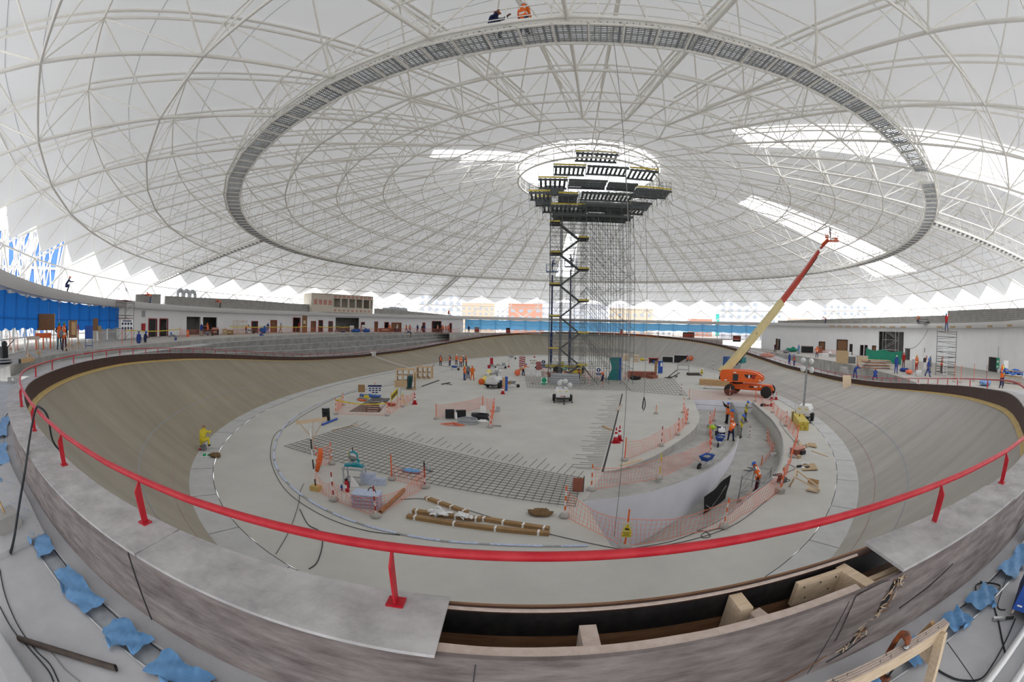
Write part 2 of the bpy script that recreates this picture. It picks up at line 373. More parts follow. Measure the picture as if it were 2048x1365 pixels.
# ---- riding surface
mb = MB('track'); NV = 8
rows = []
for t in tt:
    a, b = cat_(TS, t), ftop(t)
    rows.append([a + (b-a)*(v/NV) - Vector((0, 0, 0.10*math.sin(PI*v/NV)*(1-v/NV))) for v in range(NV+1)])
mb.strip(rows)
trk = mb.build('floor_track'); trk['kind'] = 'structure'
uvl = trk.data.uv_layers.new(name='UVMap'); arc = [0]
for i in range(NT): arc.append(arc[-1] + (cat_(TS, tt[i+1]) - cat_(TS, tt[i])).length)
for lp in trk.data.loops:
    v = lp.vertex_index; uvl.data[lp.index].uv = (arc[v//(NV+1)], (v % (NV+1))*7/NV)
mb = MB('yellow_wood')                                 # yellow kicker strip at the foot of the fence
mb.strip([[fpt(t, -0.13, -0.085), fpt(t, -0.10, -0.02), fpt(t, -0.005, 0.03)] for t in tt], False)
struct(mb, 'trim_1')
# riders' lines painted on the surface
def surf(t, v): a, b = cat_(TS, t), ftop(t); return a + (b-a)*v - Vector((0, 0, 0.10*math.sin(PI*v)*(1-v) - 0.012))
mat('line_blue', (0.33,0.36,0.42), 0.8); mat('line_pink', (0.42,0.29,0.25), 0.8); mat('line_white', (0.62,0.61,0.59), 0.8)
for nm, v, mm in (('trim_2', .36, 'line_blue'), ('trim_3', .125, 'line_pink')):
    mb = MB(mm); mb.strip([[surf(t, v), surf(t, v+.006)] for t in tt], False); struct(mb, nm)
# ---- pale slab strip between track and infield
SW = 1.19
def strip_pt(t, o): return cat_(TS, t) - outn(TS, t)*o
m_ = mat('strip', (0.58,0.58,0.57), 0.8, var=0.14, scale=1.3, detail=8)
mb = MB('strip'); mb.strip([[strip_pt(t, SW) + Vector((0, 0, .012)), strip_pt(t, -.05) + Vector((0, 0, .012))] for t in tt], False)
mb.m('dark')
for k in range(0, NT, 3):
    t = tt[k]; mb.bar(strip_pt(t, SW) + Vector((0, 0, .014)), strip_pt(t, 0) + Vector((0, 0, .014)), .022, .006)
mb.path([strip_pt(t, SW) + Vector((0, 0, .012)) for t in tt[:-1]], .014, 4, closed=True)
struct(mb, 'trim_4')
# ---- sunken ramp: plan curves
def curve(px, n, zs=None):
    P = [G(p[0], p[1], (zs[i] if zs else 0)) for i, p in enumerate(px)]
    out = []; 
    for k in range(n+1):
        u = k/n*(len(P)-1); i = min(int(u), len(P)-2); f = u - i
        p0, p1, p2, p3 = P[max(i-1, 0)], P[i], P[i+1], P[min(i+2, len(P)-1)]
        out.append(((p1*2) + (p2-p0)*f + (p0*2 - p1*5 + p2*4 - p3)*f*f + (p1*3 - p0 - p2*3 + p3)*f**3)*.5)
    return out
NR = 24
INN = curve([(1208,943),(1241,938),(1308,913),(1349,888),(1384,863),(1397,845),(1399,830)], NR)
WALL_Z = [0.0,-.03,-.08,-.2,-.42,-.62,-.75]
WAL = curve([(1169,1004),(1275,991),(1332,976),(1400,950),(1445,922),(1470,895),(1478,873)], NR, WALL_Z)
OUT = curve([(1240,1096),(1350,1078),(1440,1040),(1500,992),(1545,955),(1564,915),(1563,872),(1543,840)], NR)
FAR = [G(1505,806), G(1440,801), G(1386,798)]
PZ = -1.05
zin = [PZ*(k/NR)**1.15 for k in range(NR+1)]
zout = [-2.9 + (PZ+2.9)*(k/NR)**.9 for k in range(NR+1)]
HOLE = [INN[0]] + [WAL[0]] + [G(1192,1045)] + [G(1222,1092)] + OUT + FAR + INN[::-1][:-1]
PITL = [G(697,824), G(759.5,825), G(781,797), G(744,796)]
def fill(outer, holes, z, m, name):
    bm = bmesh.new()
    for lp in [outer] + holes:
        vs = [bm.verts.new((p[0], p[1], z)) for p in lp]
        for i in range(len(vs)): bm.edges.new((vs[i-1], vs[i]))
    bmesh.ops.triangle_fill(bm, use_beauty=True, use_dissolve=False, edges=bm.edges[:])
    for f in bm.faces:
        if f.normal.z < 0: f.normal_flip()
    me = bpy.data.meshes.new(name); bm.to_mesh(me); bm.free(); me.materials.append(M[m])
    o = bpy.data.objects.new(name, me); COL.objects.link(o); o['kind'] = 'structure'; return o
fill([strip_pt(t, SW) for t in tt[:-1:2]], [HOLE, PITL], 0.0, 'concrete', 'floor')
def v3(p, z): return Vector((p[0], p[1], z))
mb = MB('ramp_concrete')
mb.strip([[v3(INN[k], zin[k]), v3(WAL[k], zin[k])] for k in range(NR+1)])
mb.strip([[v3(WAL[k], zout[k]), v3(OUT[k], zout[k])] for k in range(NR+1)])
poly = [v3(INN[NR], PZ), v3(WAL[NR], PZ), v3(OUT[NR], PZ)] + [v3(p, PZ) for p in FAR]
mb.add(poly, [tuple(range(len(poly)))])
p0_ = [v3(WAL[0], zout[0]), v3(OUT[0], zout[0]), v3(G(1222,1092), zout[0]), v3(G(1192,1045), zout[0])]; mb.add(p0_, [(0,1,2,3)])
struct(mb, 'floor_ramp')
mb = MB('concrete_grey'); mb.strip([[v3(INN[k], 0), v3(INN[k], zin[k]-.02)] for k in range(NR-3)], False)
mb.m('white_plaster'); mb.strip([[v3(INN[k], 0), v3(INN[k], zin[k]-.02)] for k in range(NR-4, NR+1)], False)
b_ = [INN[NR]] + FAR[::-1]
mb.strip([[v3(p, 0), v3(p, PZ)] for p in b_], False)
mb.m('dark').path([v3(FAR[2], -.52)+Vector((0,-.02,0)), v3(FAR[0], -.52)+Vector((0,-.02,0))], .012, 4)
struct(mb, 'wall_pit_back')
mb = MB('concrete'); o_ = [FAR[0]] + OUT[::-1] + [G(1222,1092), G(1192,1045), WAL[0]]
zz_ = [PZ] + zout[::-1] + [zout[0]]*3
mb.strip([[v3(p, 0), v3(p, z)] for p, z in zip(o_, zz_)], False)
rim = [FAR[0]] + OUT[::-1][:NR-4]
mb.m('galv').path([v3(p, .015) for p in rim], .045, 6); mb.path([v3(p, -.14) + (DC-p).normalized()*0 for p in rim], .03, 5)
struct(mb, 'wall_pit_outer')
mb = MB('white_plaster')
def woff(k, o):
    d = WAL[min(k+1, NR)] - WAL[max(k-1, 0)]; n = Vector((-d.y, d.x, 0)).normalized(); return WAL[k] + n*o
mb.strip([[v3(WAL[k], WAL[k].z+.03), v3(WAL[k], zout[k]-.02)] for k in range(NR+1)])
mb.m('concrete_grey'); mb.strip([[v3(WAL[k], WAL[k].z+.03), v3(woff(k, .16), WAL[k].z+.03), v3(woff(k, .16), zin[k]-.02)] for k in range(NR+1)], False)
e_ = NR; mb.strip([[v3(WAL[e_], WAL[e_].z+.03), v3(woff(e_, .16), WAL[e_].z+.03)], [v3(WAL[e_], PZ), v3(woff(e_, .16), PZ)]], False)
struct(mb, 'wall_ramp')
# small stair pit on the left of the infield
mb = MB('concrete_dark'); pl = PITL + [PITL[0]]
mb.strip([[v3(p, 0), v3(p, -2.2)] for p in pl], False); mb.add([v3(p, -2.2) for p in PITL], [(0,1,2,3)])
struct(mb, 'wall_stair_pit')
# ---- fence carcass
tA, tB = t_at_x(-0.60), t_at_x(2.06)
BW = 0.43
tf = sorted(set(tt) | {51 + k*.05 for k in range(161)})
mb = MB('ply_inner'); mb.strip([[fpt(t, 0, -.05), fpt(t, 0, FH-.02)] for t in tf], False)
mb.strip([[fpt(t, 0, FH-.02), fpt(t, .03, FH-.02), fpt(t, .03, -.25)] for t in tf], False); struct(mb, 'wall_fence_inner')
def fl_out(t):                                          # what the outside skin of the fence stands on
    return max(-0.2 - max(0, ftop(t).z-4.55), 4.52 - ftop(t).z) if 52.2 < t < 58.5 else -0.35
mb = MB('ply_dark'); tcrk = t_at_x(1.93)
mb.strip([[fpt(t, BW, FH-.02), fpt(t, BW, fl_out(t))] for t in tf], False)
mb.strip([[fpt(t, BW-.03, fl_out(t)), fpt(t, BW-.03, FH-.02), fpt(t, BW, FH-.02)] for t in tf], False)
struct(mb, 'wall_fence_outer')
mb = MB('timber_brown'); nn_ = [tA-.15 + (tB+.3-tA)*k/20 for k in range(21)]
mb.strip([[fpt(t, .032, -.15), fpt(t, BW-.032, -.15)] for t in nn_], False)
mb.strip([[fpt(t, .034, .285), fpt(t, .034, -.16)] for t in nn_], False); mb.m('film_black'); mb.strip([[fpt(t, .034, FH-.045), fpt(t, .034, .285)] for t in nn_], False)
struct(mb, 'wall_fence_box')
# ---- coping: far run is one trim, the nearest boards are things
def coping(mb, ts, dz=0.0, tilt=0.0):
    rows = [[fpt(t, -.025, FH+.012+dz), fpt(t, BW+.03, FH+.012+dz+tilt)] for t in ts]
    mb.slab(rows, .022)
tn0, tn1 = 52.0, 58.2
far_t = [t for t in tt if t <= tn0] ; 
mb = MB('coping'); coping(mb, [tn1 + (72+tn0-tn1)*k/230 for k in range(231)]); struct(mb, 'trim_5')
cuts = [tn0, t_at_x(-10.9), t_at_x(-8.0), t_at_x(-5.3), t_at_x(-2.55), tA]
names = ['grey plywood coping board on the track fence, furthest along the left bend', 'grey coping board on the left bend of the fence, beyond the draped cable', 'grey coping board on the left of the fence under the draped cable', 'grey plywood coping board with hand smears left of the cut board', 'grey plywood coping board ending at the open box beside the short red post']
for i in range(5):
    a, b = cuts[i], cuts[i+1] - .004
    mb = MB('coping'); coping(mb, [a + (b-a)*k/14 for k in range(15)])
    o = tag(mb.build('coping_board'), names[i], 'board', 'coping boards along the near fence')
cr = [tB, t_at_x(4.3), t_at_x(7.6), tn1]
nr_ = ['loose grey coping board lifted at its broken end right of the open box', 'grey coping board on the right bend of the fence past the broken corner', 'grey coping board furthest along the right bend of the fence']
for i in range(3):
    a, b = cr[i], cr[i+1] - .004
    mb = MB('coping'); coping(mb, [a + (b-a)*k/14 for k in range(15)], .02 if i == 0 else 0)
    tag(mb.build('coping_board'), nr_[i], 'board', 'coping boards along the near fence')
# ---- red handrail in three runs
def handrail(t0, t1, step_m, label):
    root = thing('handrail', label, 'handrail', ftop((t0+t1)/2) + Vector((0, 0, FH)))
    off = root.location.copy(); n = max(8, int((t1-t0)*5)); ts = [t0 + (t1-t0)*k/n for k in range(n+1)]
    mb = MB('red_paint'); mb.path([fpt(t, .055, FH+.345) - off for t in ts], .027, 10); mb.build('rail', root)
    acc = 0.0; last = None; pos = []
    for k in range(int((t1-t0)*60)+1):
        t = t0 + k/60; p = ftop(t)
        if last is not None: acc += (p-last).length
        last = p
        if acc >= step_m or k == 0: pos.append(t); acc = 0.0
    return root, off, pos
def post_mesh(t, off):
    mb = MB('red_paint'); b = fpt(t, .09, FH+.022) - off; tp_ = fpt(t, .06, FH+.325) - off; d = outn(TT, t)
    s = Vector((-d.y, d.x, 0))
    a = [b + d*.035, b - d*.035, tp_ - d*.012 - Vector((0,0,.0)), tp_ + d*.018, b + d*.035 + Vector((0, 0, .24))]
    P = [b - d*.03, b + d*.03, b + d*.03 + Vector((0,0,.24)), tp_ + d*.005, tp_ - d*.012]
    vs = [p + s*.006 for p in P] + [p - s*.006 for p in P]; n = 5
    mb.add(vs, [(0,1,2,3,4), (9,8,7,6,5)] + [(i, (i+1) % n, n+(i+1) % n, n+i) for i in range(n)], False)
    mb.box(b + Vector((0,0,-.004)), (.09, .09, .012), math.atan2(d.y, d.x))
    return mb
root, off, _ = handrail(51.0, 59.0, 1.9, 'thick red tube handrail curving over the near fence on short flat posts')
near_posts = [-8.44, -6.51, -4.75, -2.87, -0.88, 2.9, 4.6, 6.6, 8.7]
for x in near_posts: post_mesh(t_at_x(x, 51, 59), off).build('post', root)
for t in (51.2, 51.75, 52.25, 58.0, 58.6): post_mesh(t, off).build('post', root)
for a, b, lb in ((59.05, 88.0, 'thin red handrail along the fence on the right-hand straight'), (88.05, 107.0, 'thin red handrail round the fence of the far bend'), (35.05, 50.95, 'thin red handrail along the fence on the left-hand straight below the terraces')):
    root, off, pos = handrail(a, b, 2.0, lb)
    for t in pos[:98]: post_mesh(t, off).build('post', root)
# ---- slabs round the track
def Ring(a, rad, z): return Vector((DC.x + rad*math.sin(a), DC.y - rad*math.cos(a), z))
def angp(p): return math.atan2(p[0]-DC.x, -(p[1]-DC.y))
ZL, ZR, ZN, ZF = 5.0, 3.2, 4.55, 5.2
def nearest_t(p):
    return min(tt, key=lambda t: (ftop(t).xy - Vector((p[0], p[1]))).length)
EL = [Vector(p) for p in ((-20.4,2.1),(-23.6,4.3),(-27.8,7.6),(-31,13),(-35.6,21),(-39.4,30),(-41.5,40),(-42.3,50),(-42.3,62),(-41.3,75),(-39,88),(-35.6,97),(-29.5,106))]
ER = [Vector(p) for p in ((28.2,26.6),(31,33),(34.5,45),(36.3,57),(37,70),(36.3,80),(33.6,91),(29,101))]
def smooth(pts, n):
    out = []
    for k in range(n+1):
        u = k/n*(len(pts)-1); i = min(int(u), len(pts)-2); f = u-i
        p0, p1, p2, p3 = pts[max(i-1, 0)], pts[i], pts[i+1], pts[min(i+2, len(pts)-1)]
        out.append(((p1*2) + (p2-p0)*f + (p0*2 - p1*5 + p2*4 - p3)*f*f + (p1*3 - p0 - p2*3 + p3)*f**3)*.5)
    return out
EL = smooth(EL, 60); ER = smooth(ER, 40)
def zl(i): return 5.0 + .25*max(0, min(1, (i-22)/20))
mb = MB('screed')
mb.strip([[v3(p, zl(i)), Ring(angp(p), 66, zl(i))] for i, p in enumerate(EL)], False)
e0 = EL[0]; mb.add([v3(e0, 5.0), Ring(angp(e0), 66, 5.0), v3((-42, -14), 5.0), v3((-20, -4), 5.0)], [(0,1,2,3)])
mb.m('concrete_grey'); mb.strip([[v3(p, zl(i)), v3(p, 1.2)] for i, p in enumerate(EL)], False); mb.strip([[v3(e0, 5.0), v3(e0, 3.9)], [v3((-20, -4), 5.0), v3((-20, -4), 3.9)]], False)
struct(mb, 'floor_concourse_left')
mb = MB('screed')
mb.strip([[Ring(angp(p), 66, ZR), v3(p, ZR)] for p in ER], False)
q0 = ER[0]; r0_ = [v3(q0, ZR), v3((27.0,23.5), ZR), v3((25.6,18.5), ZR), v3((23,13), ZR), v3((20,8.5), ZR), v3((14,2), ZR), v3((22,-12), ZR), v3((46,-12), ZR), v3((60,20), ZR), Ring(angp(q0), 66, ZR)]
mb.add(r0_, [tuple(range(len(r0_)))])
mb.m('concrete_grey'); mb.strip([[v3(p, ZR), v3(p, 0.8)] for p in ER], False)
struct(mb, 'floor_concourse_right')
# far concourse behind the far bend
ts_f = [t for t in tt if 9.5 <= t <= 25.5]
mb = MB('screed'); mb.strip([[Ring(angp(ftop(t)), 66, ZF), fpt(t, BW+.02, ZF-ftop(t).z)] for t in ts_f], False)
mb.m('concrete_grey'); mb.strip([[fpt(t, BW+.02, ZF-ftop(t).z), fpt(t, BW+.02, -1.5)] for t in ts_f], False)
struct(mb, 'floor_concourse_far')
# near concourse where the photographer stands
mb = MB('concrete_near')
ts_n = [51.6 + (58.6-51.6)*k/70 for k in range(71)]
mb.strip([[fpt(t, BW+.62, ZN-ftop(t).z), fpt(t, BW+9, ZN-ftop(t).z)] for t in ts_n], False)
mb.strip([[fpt(t, BW-.02, ZN-.01-ftop(t).z), fpt(t, BW+.20, ZN-.01-ftop(t).z)] for t in ts_n], False)
mb.strip([[fpt(t, BW+.20, ZN-.01-ftop(t).z), fpt(t, BW+.20, ZN-.09-ftop(t).z), fpt(t, BW+.45, ZN-.09-ftop(t).z), fpt(t, BW+.45, ZN-ftop(t).z), fpt(t, BW+.62, ZN-ftop(t).z)] for t in ts_n], False)
mb.m('dark')
for t, a, b in ((t_at_x(-1.9), .45, 3), (t_at_x(2.75), .45, 3), (t_at_x(-5.6), .45, 2.4), (t_at_x(5.0), .45, 3)): mb.bar(fpt(t, BW+a, ZN-ftop(t).z), fpt(t-.1, BW+b, ZN-ftop(t).z), .008, .004)
struct(mb, 'floor_concourse_near')
# terraces between fence and concourse
def terrace(E, zt, n, i0, i1, name):
    mb = MB('tread'); A = []; B = []
    for i in range(i0, i1+1):
        p = E[i]; t = nearest_t(p); A.append(fpt(t, BW+.02, -.32)); B.append(v3(p, zt(i)))
    q = lambda a, b, f, z: a.lerp(b, f).xy.to_3d() + Vector((0, 0, z))
    zz = lambda a, b, k: a.z + (b.z-.45-a.z)*(k/n if n else 0)
    for k in range(n+1):
        f0, f1 = k/(n+1), (k+1)/(n+1)
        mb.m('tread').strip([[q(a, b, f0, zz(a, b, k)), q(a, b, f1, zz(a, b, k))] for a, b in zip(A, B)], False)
        mb.m('concrete_dark').strip([[q(a, b, f1, zz(a, b, k)), q(a, b, f1, zz(a, b, k+1) if k < n else b.z-.01)] for a, b in zip(A, B)], False)  # risers darker than treads: the shading of the steps is put into the colour
    struct(mb, name)
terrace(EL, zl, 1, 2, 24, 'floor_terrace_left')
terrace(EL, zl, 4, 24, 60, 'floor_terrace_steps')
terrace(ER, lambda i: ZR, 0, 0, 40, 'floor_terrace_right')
# ---- drum: fascia, walls, glazing
RF, RWL = 57.2, 58.0
ZB, ZT = 8.62, 9.36
AA = [R(a) for a in np.arange(-180, 180.1, 2.0)]
mb = MB('fascia'); mb.strip([[Ring(a, RF, ZB), Ring(a, RF-.12, ZB+.35), Ring(a, RF, ZT)] for a in AA])
mb.strip([[Ring(a, RWL+.6, ZB+.02), Ring(a, RF, ZB)] for a in AA], False); struct(mb, 'trim_6')
mb = MB('white_wall'); mb.strip([[Ring(a, RF, ZT), Ring(a, 66.5, ZT)] for a in AA], False); struct(mb, 'ceiling_concourse')
aL0, aL1 = angp(cyl(236, 650, RWL)), angp(cyl(926, 650, RWL))
aR1, aR0 = angp(cyl(1523, 665, RWL)), angp(cyl(2047, 690, RWL)) - .35
def wall_run(a0, a1, zb, doors, name, m='white_wall'):
    """wall on the drum from angle a0 to a1 (a1 < a0 in plan order allowed) with openings (aL, aR, z0, z1)"""
    mb = MB(m); lo, hi = min(a0, a1), max(a0, a1)
    ds = sorted([(min(x), max(x), z0, z1) for x, z0, z1 in doors]); cur = lo
    def seg(x0, x1, z0, z1):
        n = max(1, int((x1-x0)/R(2)))
        mb.strip([[Ring(x0+(x1-x0)*k/n, RWL, z1), Ring(x0+(x1-x0)*k/n, RWL, z0)] for k in range(n+1)], False)
    for x0, x1, z0, z1 in ds:
        if x0 > cur: seg(cur, x0, zb, ZB+.05)
        seg(x0, x1, z1, ZB+.05)
        if z0 > zb+.02: seg(x0, x1, zb, z0)
        for xx in (x0, x1): mb.strip([[Ring(xx, RWL, z1), Ring(xx, RWL, z0)], [Ring(xx, RWL+.25, z1), Ring(xx, RWL+.25, z0)]], False)
        cur = max(cur, x1)
    if hi > cur: seg(cur, hi, zb, ZB+.05)
    return struct(mb, name)
def aw(px, py): return angp(cyl(px, py, RWL))
def zw(px, py): return cyl(px, py, RWL).z
doorsL = [(297,313,638),(319,335,638),(373,401,634),(406,434,635),(503,515,643),(541,553,641),(586,600,636),(622,631,643),(637,645,641),(657,665,643),(671,718,636),(722,729,645),(749,755,644),(769,777,645),(783,802,646),(845,850,646),(864,882,643),(899,903,647)]
doorsR = [(1552,1555,678,715),(1557,1560,679,715),(1674,1695,680,706),(1700,1705,689,707),(1721,1727,691,712),(1730,1735,691,712),(1745,1752,692,712),(1757,1807,664,704),(1812,1820,698,726),(1638,1650,684,701),(1980,1996,716,761)]
dl_ = [((aw(a, 660), aw(b, 660)), 5.02, max(zw((a+b)/2, y), 6.9)) for a, b, y in doorsL]
dr_ = [((aw(a, 690), aw(b, 690)), max(3.2, zw((a+b)/2, y1)) if y1 < 704 else 3.22, zw((a+b)/2, y0)) for a, b, y0, y1 in doorsR]
wall_run(aL0, aL1, 4.95, dl_, 'wall_left'); wall_run(aR0, aR1, 3.15, dr_, 'wall_right')
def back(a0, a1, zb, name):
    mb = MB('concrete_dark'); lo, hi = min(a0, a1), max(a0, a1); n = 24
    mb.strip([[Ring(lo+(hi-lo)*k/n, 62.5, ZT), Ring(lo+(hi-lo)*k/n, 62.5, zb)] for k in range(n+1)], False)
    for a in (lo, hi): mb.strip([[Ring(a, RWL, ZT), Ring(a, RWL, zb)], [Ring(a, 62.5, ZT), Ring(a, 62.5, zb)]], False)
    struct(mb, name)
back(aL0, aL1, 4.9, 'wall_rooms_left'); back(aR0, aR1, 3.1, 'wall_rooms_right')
# door frames and leaves
for n_, (dd, frame_m) in enumerate([(d, 'red_dull') for d in dl_ if abs(d[0][0]-d[0][1])*RWL < 2.6] + [(d, 'ply_inner') for d in dr_ if abs(d[0][0]-d[0][1])*RWL < 3.6]):
    (x0, x1), z0, z1 = dd; mb = MB(frame_m)
    for xx in (x0, x1): mb.bar(Ring(xx, RWL-.02, z0), Ring(xx, RWL-.02, z1), .10, .16, up=Ring(xx, 1, 0)-DC)
    mb.bar(Ring(x0, RWL-.02, z1), Ring(x1, RWL-.02, z1), .16, .10)
    fr = mb.build('door_%d' % (n_+1), kind='structure')
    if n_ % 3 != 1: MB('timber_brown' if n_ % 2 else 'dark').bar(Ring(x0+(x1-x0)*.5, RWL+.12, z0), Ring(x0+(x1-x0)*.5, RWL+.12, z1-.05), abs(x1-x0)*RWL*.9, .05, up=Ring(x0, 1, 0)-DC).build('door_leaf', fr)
# glazing walls with blue sheeting
def glaze(a0, a1, zb, step, name, n0):
    lo, hi = min(a0, a1), max(a0, a1); n = max(1, round((hi-lo)*RWL/step)); aa = [lo+(hi-lo)*k/n for k in range(n+1)]
    mb = MB('white')
    for a in aa: mb.box(Ring(a, RWL+.12, (zb+ZB)/2), (.14, .12, ZB-zb), a)
    for z in (zb+.9, zb+.05, zb+2.1): mb.path([Ring(a, RWL+.12, z) for a in aa], .035, 4)
    w = mb.build('window_%d' % n0, kind='structure')
    mb = MB('glazing'); mb.strip([[Ring(a, RWL+.16, ZB), Ring(a, RWL+.16, zb)] for a in aa], False); mb.build('glass', w)
    return aa
def nth(k): return ORD[k] if k < 20 else ('twenty-' + ORD[k-20] if k > 20 else 'twenty-first').replace('twenty-first', 'twenty-first')
def sheets(aa, zb_fn, m, label, group):
    for k in range(len(aa)-1):
        a0, a1 = aa[k], aa[k+1]; mb = MB(m); n = 10; rows = []
        for i in range(n+1):
            a = a0 + (a1-a0)*i/n; w = .05*math.sin(i*1.9+k) ; zb = zb_fn(a) + .08*math.sin(i*.7+k*2)
            rows.append([Ring(a, RWL-.10+w*(j/4), ZB-.02 + (zb-ZB)*j/4 - .10*math.sin(PI*i/n)*(1-j/4)) for j in range(5)])
        mb.strip(rows, True)
        tag(mb.build('blue_sheet'), label % nth(k if 'leftwards' in label else len(aa)-2-k), 'plastic sheet', group)
aF0, aF1 = angp(cyl(931, 650, RWL)) % (2*PI), angp(cyl(1521, 662, RWL)) % (2*PI)
aaF = glaze(aF0, aF1, ZF, 4.0, 'far', 1)
sheets(aaF, lambda a: 6.15 if a > R(172) else (6.5 if a > R(165) else 6.75), 'curtain_far', '%s blue plastic sheet from the left over the far glazing', 'blue sheets over the far glazing')
aN1 = angp(cyl(0, 650, RWL)) + .30
aaN = glaze(aL0, aN1, 5.0, 2.6, 'near', 2)
sheets(aaN, lambda a: 6.35 + .12*math.sin(a*9), 'curtain', '%s deep blue sheet leftwards from the dark scaffold under the left eaves', 'blue sheets over the left-hand glazing')
# roof-level blockwork and plant
def parapet(pts, RR, name, m, th=.2):
    mb = MB(m); k = len(pts)
    top = [cyl(x, y, RR) for x, y in pts]; bot = [v3(p, ZT-.02) for p in top]
    mb.strip([top, bot], False); out = [p + (p-DC).normalized()*th*1.0 for p in top]; out = [Vector((o.x, o.y, p.z)) for o, p in zip(out, top)]
    mb.strip([out, top], False); mb.strip([[v3(p, ZT-.02) for p in out], out], False)
    for i in (0, -1): mb.add([top[i], bot[i], v3(out[i], ZT-.02), out[i]], [(0,1,2,3)])
    return struct(mb, name)
def board_lines(mat_name):
    m = M[mat_name]; nt = m.node_tree; pb = [n for n in nt.nodes if n.type == 'BSDF_PRINCIPLED'][0]; src = pb.inputs['Base Color'].links[0].from_socket
    tc = nt.nodes.new('ShaderNodeTexCoord'); wv = nt.nodes.new('ShaderNodeTexWave'); wv.bands_direction = 'Z'; wv.inputs['Scale'].default_value = 1.3; wv.inputs['Distortion'].default_value = 1.2; wv.inputs['Detail'].default_value = 3
    nt.links.new(tc.outputs['Object'], wv.inputs['Vector'])
    rp = nt.nodes.new('ShaderNodeValToRGB'); rp.color_ramp.elements[0].color = (.72,.72,.72,1); rp.color_ramp.elements[0].position = .1; rp.color_ramp.elements[1].position = .35; nt.links.new(wv.outputs[0], rp.inputs[0])
    mu = nt.nodes.new('ShaderNodeMix'); mu.data_type = 'RGBA'; mu.blend_type = 'MULTIPLY'; mu.inputs[0].default_value = 1
    nt.links.new(src, mu.inputs[6]); nt.links.new(rp.outputs[0], mu.inputs[7]); nt.links.new(mu.outputs[2], pb.inputs['Base Color'])
board_lines('blockwork')
parapet([(273,589),(297,588.5),(322,589)], 58.6, 'wall_parapet_short', 'blockwork')
parapet([(331,592),(400,596),(460,598),(520,602),(580,607),(621,609.5)], 58.6, 'wall_parapet_left', 'blockwork')
parapet([(749,617),(800,621),(860,627),(908,632)], 58.6, 'wall_parapet_end', 'blockwork')
parapet([(1556,642),(1650,639),(1740,636),(1830,633),(1893,631)], 57.6, 'wall_parapet_right', 'blockwork')
parapet([(1895,622),(1960,619),(2047,616),(2047+60,612)] , 57.5, 'wall_parapet_high', 'blockwork')
# right-hand fascia: soffit with recessed beige panels
mb = MB('cardboard_pale')
for x in (1668,1684,1700,1716,1734,1752,1770,1790,1812,1885,1912,1945,1988,2028):
    a = aw(x, 660); w_ = .0135
    mb.strip([[Ring(a-w_, RF-.135, ZB+.30), Ring(a-w_, RF-.10, ZB+.06)], [Ring(a+w_, RF-.135, ZB+.30), Ring(a+w_, RF-.10, ZB+.06)]], False)
struct(mb, 'trim_7')
# rooftop control booth under the roof on the left
bA, bB = cyl(624, 610, 57.6), cyl(745, 612, 57.6)
zt_ = cyl(660, 590, 57.6).z
bo = thing('control_booth', 'cream and salmon masonry booth with five window openings on the left roof', 'booth', v3((bA+bB)/2, ZT+.02))
d_ = (bB-bA); d_.z = 0; L_ = d_.length; d_.normalize(); out_ = ((bA+bB)/2 - DC); out_.z = 0; out_.normalize()
bo.rotation_euler = (0, 0, math.atan2(d_.y, d_.x)); bo_in = -1
hB = zt_ - ZT
mb = MB('cream_render'); x0 = -L_/2
cols = [x0+1.0, x0+3.0, x0+6.0, x0+8.9, x0+11.6, x0+14.2]; cols = [c*L_/(17.0) if False else c for c in cols]
nwin = 5; ww = L_*.62/nwin; s0 = -L_/2 + L_*.33
yb = 0
mb.box((0, yb, hB*.15), (L_, .3, hB*.30)); mb.box((0, yb, hB*.90), (L_, .3, hB*.20))
mb.box((-L_/2 + L_*.165, yb, hB*.55), (L_*.33, .3, hB*.5))
for k in range(nwin+1): mb.box((s0 + k*ww, yb, hB*.55), (L_*.022, .3, hB*.5))
sgn = 1.0 if (Matrix.Rotation(bo.rotation_euler.z, 3, 'Z') @ Vector((0, 1, 0))).dot(out_) > 0 else -1.0
mb.box((0, sgn*4.0, hB*.5), (L_, .3, hB)); mb.box((-L_/2, sgn*2, hB*.5), (.3, 4, hB)); mb.box((L_/2, sgn*2, hB*.5), (.3, 4, hB)); mb.box((0, sgn*2, hB*1.02), (L_+.4, 4.6, .12))
mb.build('wall', bo)
ip = lambda x, z, w, h: MB('salmon').box((-L_/2 + L_*x, -sgn*.16, hB*z), (L_*w, .03, hB*h)).build('inset_panel', bo)
for k in range(4): ip(.05+.075*k, .55, .05, .28)
for k in range(9): ip(.36+.072*k, .90, .045, .11); ip(.36+.072*k, .12, .03, .10)
# ventilation ducts standing on the roofs
def duct(px, py, w, h, label, n=3):
    p = v3(cyl(px, py, 61), ZT); d = thing('ventilation_duct', label, 'duct', p, math.atan2(p.y-DC.y, p.x-DC.x)+PI/2)
    mb = MB('duct')
    for k in range(n):
        x = (k-(n-1)/2)*w*1.25; pts = [Vector((x, 0, 0))] + [Vector((x + w*.55*(1-math.cos(a)), 0, h-w*.55 + w*.55*math.sin(a))) for a in [PI*i/8 for i in range(9)]] + [Vector((x+w*1.1, 0, 0))]
        mb2 = MB('duct'); mb2.path(pts, w*.28, 10); mb2.build('bend', d)
    mb.box((0, .2, .15), (w*n*1.3, w*.5, .3)); mb.build('plinth', d)
duct(378, 590, 1.3, 2.6, 'silver bent ventilation ducts on the left roof behind the long block parapet')
duct(410, 592, 0.9, 1.6, 'smaller silver ducts beside the tall bent ducts on the left roof', 2)
p = v3(cyl(790, 619, 60), ZT); d = thing('air_handler', 'dark round fan unit lying on the left roof right of the booth', 'ventilation unit', p, math.atan2(p.y-DC.y, p.x-DC.x)+PI/2)
